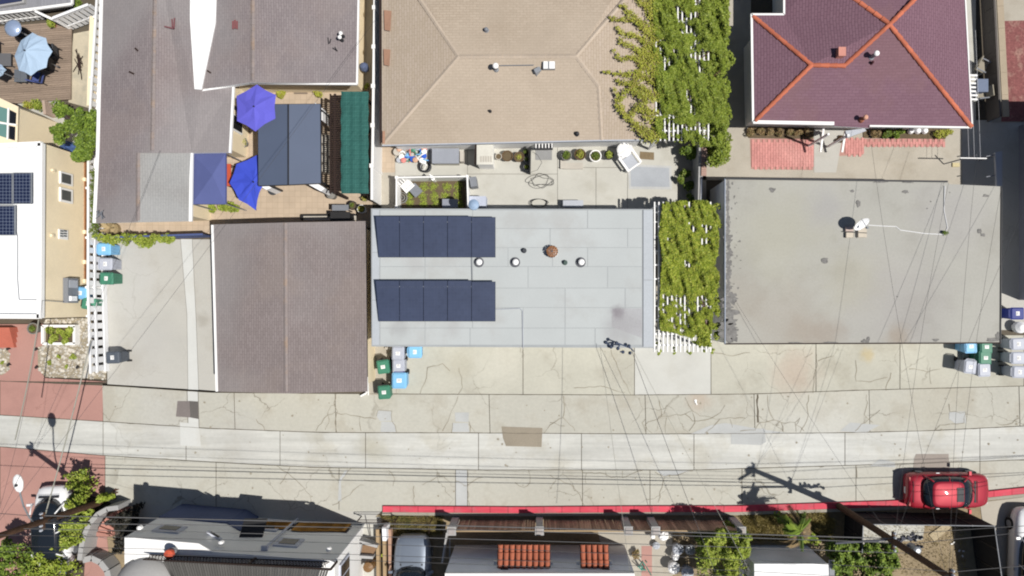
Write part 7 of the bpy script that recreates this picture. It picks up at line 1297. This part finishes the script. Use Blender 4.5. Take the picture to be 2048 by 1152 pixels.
# plastic covered pots
for i, (x, y, r, h_, mt_, lb) in enumerate(((1328, 1073, .28, 1.0, 'white', 'bright white round covered pot next to the fourth stucco post'), (1306, 1074, .14, .5, 'white', 'small white pot left of the bright round one'), (1313, 1092, .2, .3, 'grey_l', 'crumpled white bundle below the fourth stucco post'), (1357, 1100, .3, .6, 'grey_l', 'grey-white covered pot, upper left of the pot group in shade'), (1381, 1101, .28, .5, 'metal', 'silver crinkled pot on the right of the pot group'), (1352, 1115, .2, .6, 'white', 'white covered pot in the middle of the pot group'), (1349, 1138, .32, .7, 'white', 'large square-ish white covered pot at the bottom of the group'), (1376, 1146, .34, .6, 'grey_l', 'round pot with pale plant at the bottom edge of the pot group'))):
    p = P(x, y, h_); q = MB(); pr = [(r*.7, 0), (r*.95, h_*.7), (r, h_*.85), (r*.8, h_*.96), (r*.3, h_), (.01, h_+.01)]; q.lathe((p.x, p.y, 0), pr, 11)
    for k in range(6): a = k*1.05; q.box((p.x+r*.5*math.cos(a), p.y+r*.5*math.sin(a), h_-.01), (r*.4, r*.25, .06), rz=a, rx=random.uniform(-.4, .4))
    o = q.build('covered_pot', M[mt_]); stuff(o) if False else None; tag(o, lb, 'pot', 'covered pots behind the board fence'); at_origin(o, (p.x, p.y, 0))
q = MB(); 
for k in range(8): a = P(1288+random.uniform(-4, 6), 1130+random.uniform(-12, 16), .3); q.tube([a, a+Vector((random.uniform(-.3, .3), random.uniform(-.4, .4), .2))], .03, 5)
o = stuff(q.build('garden_tools', MAT('green_tool', C(70, 150, 130)))); tag(o, 'small heap of green-handled garden tools on the brick path', 'tools'); at_origin(o, P(1290, 1135))
bush('dead_shrub', 'dry brown weed at the corner of the clay-tiled building', 'plant', (1275, 1108), .3, .5, 200, L_DRY, .12)
# ---- left planted beds ----
t = thing('planter_bed', 'white-framed rectangular planter full of leafy plants in the pebble bed', 'planter', P(124, 668)); 
for a, b in (((90, 652), (155, 652)), ((90, 687), (155, 687)), ((90, 652), (90, 687)), ((153, 652), (153, 687))): q = MB(); q.bar(P(*a, .2), P(*b, .2), .13, .4); q.build('frame_board', M['white'], t)
q = MB(); q.prism([tuple(p[:2]) for p in PP([(90, 652), (154, 652), (154, 687), (90, 687)])], 0, .25); q.build('soil', M['soil'], t); pts = [ball((*P(x, y, .4)[:2], .4), r, 190, .8) for x, y, r in ((100, 660, .22), (108, 675, .2), (118, 662, .16), (132, 670, .24), (140, 660, .2), (102, 683, .14), (130, 683, .16))]; leaves('foliage', np.concatenate(pts), .11, L_LIME, t)
pw = [(93, 638), (178, 636), (186, 655), (188, 690), (212, 738), (212, 758), (90, 754), (76, 736), (76, 695), (88, 690), (88, 645)]
def pebbles(name, label, poly, n, m_, big=300):
    pwx = [tuple(p[:2]) for p in PP(poly)]; q = MB(); q.prism(pwx, -.1, .012); g_ = q.build(name, MAT('pebble_bed', C(176, 162, 136), fine=.3, fscale=20)); g_['kind'] = 'structure'
    x, y = poly_pts(pwx, n); vs = []; fs = []; q = MB(); meshes = []
    for v in range(5):
        qq = MB(); qq.lathe((0, 0, 0), [(.05, 0), (.075, .03), (.06, .065), (.01, .08)], 7); o = qq.build('pebble', M['gravel'], None, local=True); meshes.append(o.data); bpy.data.objects.remove(o)
    for i in range(min(big, len(x))):
        o = bpy.data.objects.new('pebble', meshes[i % 5]); COL.objects.link(o); o.parent = g_; o.location = (x[i], y[i], .005); s = random.uniform(.6, 1.25); o.scale = (s*random.uniform(.8, 1.3), s, s*.8); o.rotation_euler = (0, 0, random.random()*6)
    for i in range(big, len(x)):
        s = random.uniform(.35, .9); a = random.random()*3; c_, s_ = math.cos(a), math.sin(a); b = [(.06, 0), (.02, .05), (-.04, .045), (-.06, -.01), (-.02, -.05), (.04, -.04)]
        rr = [(x[i]+s*(p_*c_-r_*s_), y[i]+s*(p_*s_+r_*c_)) for p_, r_ in b]; q.prism(rr, 0, .02+.03*s, m=random.randrange(3), top=[(x[i]+(u-x[i])*.6, y[i]+(v-y[i])*.6) for u, v in rr])
    stuff(q.build('small_pebbles', [M['gravel'], M['cushion'], MAT('grey_pebble', C(180, 176, 168))], g_)); return g_
pebbles('gravel_bed', '', pw, 1500, None); pebbles('gravel_bed', '', [(-90, 698), (14, 698), (20, 708), (19, 740), (5, 750), (-90, 752)], 600, None, 120)
sheet('front_path', [(-200, 650), (88, 648), (88, 694), (76, 700), (76, 736), (90, 756), (190, 762), (214, 764), (0, 762), (-300, 750)], M['red_conc'], z=.004)
for i, (x, y, r) in enumerate(((118, 712, .13), (146, 713, .22), (98, 725, .14), (132, 733, .12), (4, 725, .1))): bush('succulent', ['small green succulent in the pebble bed, below the white planter', 'largest spiky green succulent in the pebble bed', 'green succulent at the left side of the pebble bed', 'lowest green succulent in the pebble bed', 'tiny succulent in the pebble patch at the left edge'][i], 'plant', (x, y), r, .2, 130, L_LIME, .09)
pot('large grey round pot with a small plant by the cream house steps', (66, 657), .28, .5, M['pot_grey'], L_DARK, .16, .15, 150)
t = thing('stair_flight', 'rust-red wooden steps at the cream house entrance', 'steps', P(10, 675)); 
for k in range(4): q = MB(); q.prism([tuple(p[:2]) for p in PP([(-60, 655+k*10), (20+k*2.5, 655+k*10), (22+k*2.5, 665+k*10), (-60, 665+k*10)], .5-.12*k)], -.05, .55-.12*k); q.build('tread', MAT('rust_red_board', C(206, 118, 96)) if k == 0 else bpy.data.materials['rust_red_board'], t)
for i, (x, y) in enumerate(((72, 699), (73, 735), (155, 735), (16, 698), (17, 730))): q = MB(); p = P(x, y, .2); q.lathe((p.x, p.y, 0), [(.02, 0), (.02, .2), (.07, .22), (.07, .26), (.02, .3)], 8); o = q.build('path_light', M['black']); tag(o, ['small black path light at the upper left corner of the pebble bed', 'small black path light at the left side of the pebble bed', 'small black path light near the lowest succulent', 'small black path light above the left edge pebble patch', 'small black path light below the left edge pebble patch'][i], 'path light', 'path lights in the pebble beds'); at_origin(o, (p.x, p.y, 0))
q = MB(); q.prism([tuple(p[:2]) for p in PP([(180, 690), (188, 690), (176, 756), (166, 756)])], -.02, .03); struct(q.build('path', M['yard_conc']))
L_SHADE = leafmats('shade_leaf', [(.02, .02, .016), (.03, .028, .02), (.012, .014, .012), (.05, .04, .03)])  # near-black leaf colours that paint the shade beside the steps
# ---- lower left curved walls, steps and shrubs ----
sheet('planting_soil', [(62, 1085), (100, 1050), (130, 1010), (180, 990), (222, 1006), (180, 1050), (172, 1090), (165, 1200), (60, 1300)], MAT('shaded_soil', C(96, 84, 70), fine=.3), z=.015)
cw = thing('garden_wall', 'curved grey retaining wall around brick steps at the white modern house', 'wall', P(185, 1060)); cpts = [(262, 1003), (240, 1006), (222, 1016), (206, 1034), (196, 1056), (190, 1080), (187, 1104)]
for k, (a, b) in enumerate(zip(cpts, cpts[1:])): A_, B_ = P(*a), P(*b); q = MB(); q.bar(A_+Vector((0, 0, .55)), B_+(B_-A_)*.04+Vector((0, 0, .55)), .24, 1.1); q.build('wall_segment', M['stucco_grey'], cw)
c2 = thing('garden_wall', 'lower curved pale garden wall below the brick steps, bottom left', 'wall', P(205, 1120)); cpts = [(188, 1108), (205, 1104), (222, 1112), (235, 1128), (240, 1150)]
for a, b in zip(cpts, cpts[1:]): A_, B_ = P(*a), P(*b); q = MB(); q.bar(A_+Vector((0, 0, .45)), B_+Vector((0, 0, .45)), .3, .9); q.build('wall_segment', M['stucco_grey'], c2)
t = thing('brick_steps', 'fan of reddish stone steps inside the curved grey wall', 'steps', P(235, 1040))
for k in range(8):
    a0 = 2.3+k*.22; c_ = P(262, 1062); pts = [(c_.x+r*math.cos(a), c_.y+r*math.sin(a)) for r, a in ((.4, a0), (1.75, a0), (1.75, a0+.2), (.4, a0+.2))] if False else [(c_.x-r*math.sin(a), c_.y+r*math.cos(a)) for r, a in ((.5, k*.2), (1.3, k*.2), (1.3, k*.2+.19), (.5, k*.2+.19))]
    q = MB(); q.prism(pts, 0, .12+.1*k); q.build('step', MAT('coral_stone', C(206, 146, 128), rnd=.15) if k == 0 else bpy.data.materials['coral_stone'], t)
for lb, poly, z, n, lm in (('bright green broad-leaved bush over the white car, topmost part at the pole shadow', [(128, 950), (150, 945), (162, 975), (165, 1010), (150, 1030), (128, 1010), (122, 975)], 1.9, 1500, L_LIME), ('bright green bush right of the white car windscreen, beneath the leaning pole', [(118, 1015), (160, 1012), (172, 1030), (165, 1055), (130, 1060), (112, 1040)], 1.7, 1300, L_LIME), ('green bush below the leaning pole, next to the curved wall', [(110, 1062), (150, 1058), (160, 1085), (130, 1098), (108, 1085)], 1.5, 1000, L_LIME), ('yellow-green sprig at the foot of the leaning pole', [(200, 988), (222, 992), (214, 1003), (198, 1003)], .8, 350, L_LIME), ('near-black foliage added as the shade in the corner beside the stone steps', [(212, 1045), (240, 1026), (268, 1012), (268, 1090), (240, 1108), (212, 1108)], 1.1, 2600, L_SHADE), ('lime bush spilling across the bottom left corner', [(30, 1120), (60, 1112), (90, 1125), (130, 1130), (140, 1170), (20, 1180)], 1.6, 1900, L_LIME), ('dark green tree at the left edge of the bottom', [(-20, 1085), (18, 1090), (38, 1120), (30, 1160), (-20, 1180)], 2.4, 1300, L_TREE), ('mid-green shrub in the dark planting bed beside the lower curved wall', [(75, 1100), (108, 1095), (116, 1130), (84, 1140)], 1.4, 900, L_LIME)):
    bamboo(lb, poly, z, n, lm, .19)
q = MB(); p = P(128, 1125, .4)
for k in range(7): a = k*.9; q.lathe((p.x+.28*math.cos(a)*(k > 0), p.y+.45*math.sin(a)*(k > 0), 0), [(.1, 0), (.2, .2+.05*(k % 3)), (.16, .38+.07*(k % 2)), (.02, .5+.06*(k % 3))], 7)
o = q.build('tarp_bundle', MAT('blue_shiny_wrap', C(110, 128, 180), rough=.25)); tag(o, 'shiny blue wrapped bundle among the shrubs at the bottom left', 'bundle'); at_origin(o, (p.x, p.y, 0))
# odds and ends between the modern house and the pickup
t = thing('metal_railing', 'thin dark metal railing frame above the silver pickup', 'railing', P(800, 1045))
for a, b in (((715, 1040, .8), (790, 1040, .8)), ((715, 1044, .8), (860, 1046, .8)), ((790, 1038, .8), (790, 1065, .3)), ((860, 1046, .8), (858, 1068, .3)), ((738, 1046, .8), (742, 1080, .2))): q = MB(); q.bar(P(*a), P(*b), .03, .03); q.build('rail', M['wood_dark'], t)
for x, y in ((715, 1042), (790, 1042), (860, 1046)): p = P(x, y, .8); q = MB(); q.bar((p.x, p.y, -.05), (p.x, p.y, .8), .04, .04); q.build('post', M['wood_dark'], t)
t = thing('retaining_wall', 'stacked timber retaining edge left of the silver pickup', 'timber edging', P(765, 1110))
for x, c_ in ((757, 'wood_tan'), (770, 'wood_tan'), (781, 'wood_brown')): q = MB(); q.bar(P(x, 1056, .25), P(x+2, 1200, .25), .16, .5); q.build('timber', M[c_], t)
q = MB(); q.prism([tuple(p[:2]) for p in PP([(764, 1055), (772, 1055), (773, 1082), (765, 1082)], 1.0)], 0, 1.0); q.build('white_panel', M['white2'], t)
t = thing('planter_box', 'brown and grey boxed bed beside the east wall of the white modern house', 'planter', P(735, 1100)); q = MB(); q.prism([tuple(p[:2]) for p in PP([(722, 1090), (757, 1092), (745, 1110), (718, 1108)], .5)], 0, .5); q.build('bed', MAT('brown_soil', C(150, 118, 88)), t)
for a, b in (((720, 1080), (757, 1090)), ((718, 1110), (748, 1112)), ((718, 1110), (724, 1082))): q = MB(); q.bar(P(*a, .55), P(*b, .55), .14, .5); q.build('edge', M['stucco_grey'], t)
q = MB(); p = P(736, 1135, .9); q.lathe((p.x, p.y, 0), [(.25, 0), (.3, .3), (.26, .9), (.05, .95)], 12); o = q.build('barrel', MAT('bronze_barrel', C(140, 104, 66), rough=.4)); tag(o, 'bronze-brown barrel by the white modern house wall near the bottom edge', 'barrel'); at_origin(o, (p.x, p.y, 0))
q = MB(); p = P(767, 1111, .4); q.lathe((p.x, p.y, 0), [(.12, 0), (.15, .4)], 4); o = q.build('yellow_marker', MAT('yellow_green_plastic', C(210, 220, 70))); o.name = 'bucket'; tag(o, 'small yellow-green bucket on the timber edging by the pickup', 'bucket'); at_origin(o, (p.x, p.y, 0))
q = MB(); a_ = att(b2, t2_, 8.7); q.bar(a_+Vector((.1, .05, 0)), a_+Vector((-.8, -.5, 0)), .12, .12); q.box(a_+Vector((-.2, -.05, .1)), (.3, .25, .3), rz=.4); q.build('crossarm', MAT('grey_arm', C(120, 110, 104)), pu)
print('OBJ', len(bpy.data.objects), 'TRIS', sum(len(m.polygons) for m in bpy.data.meshes))
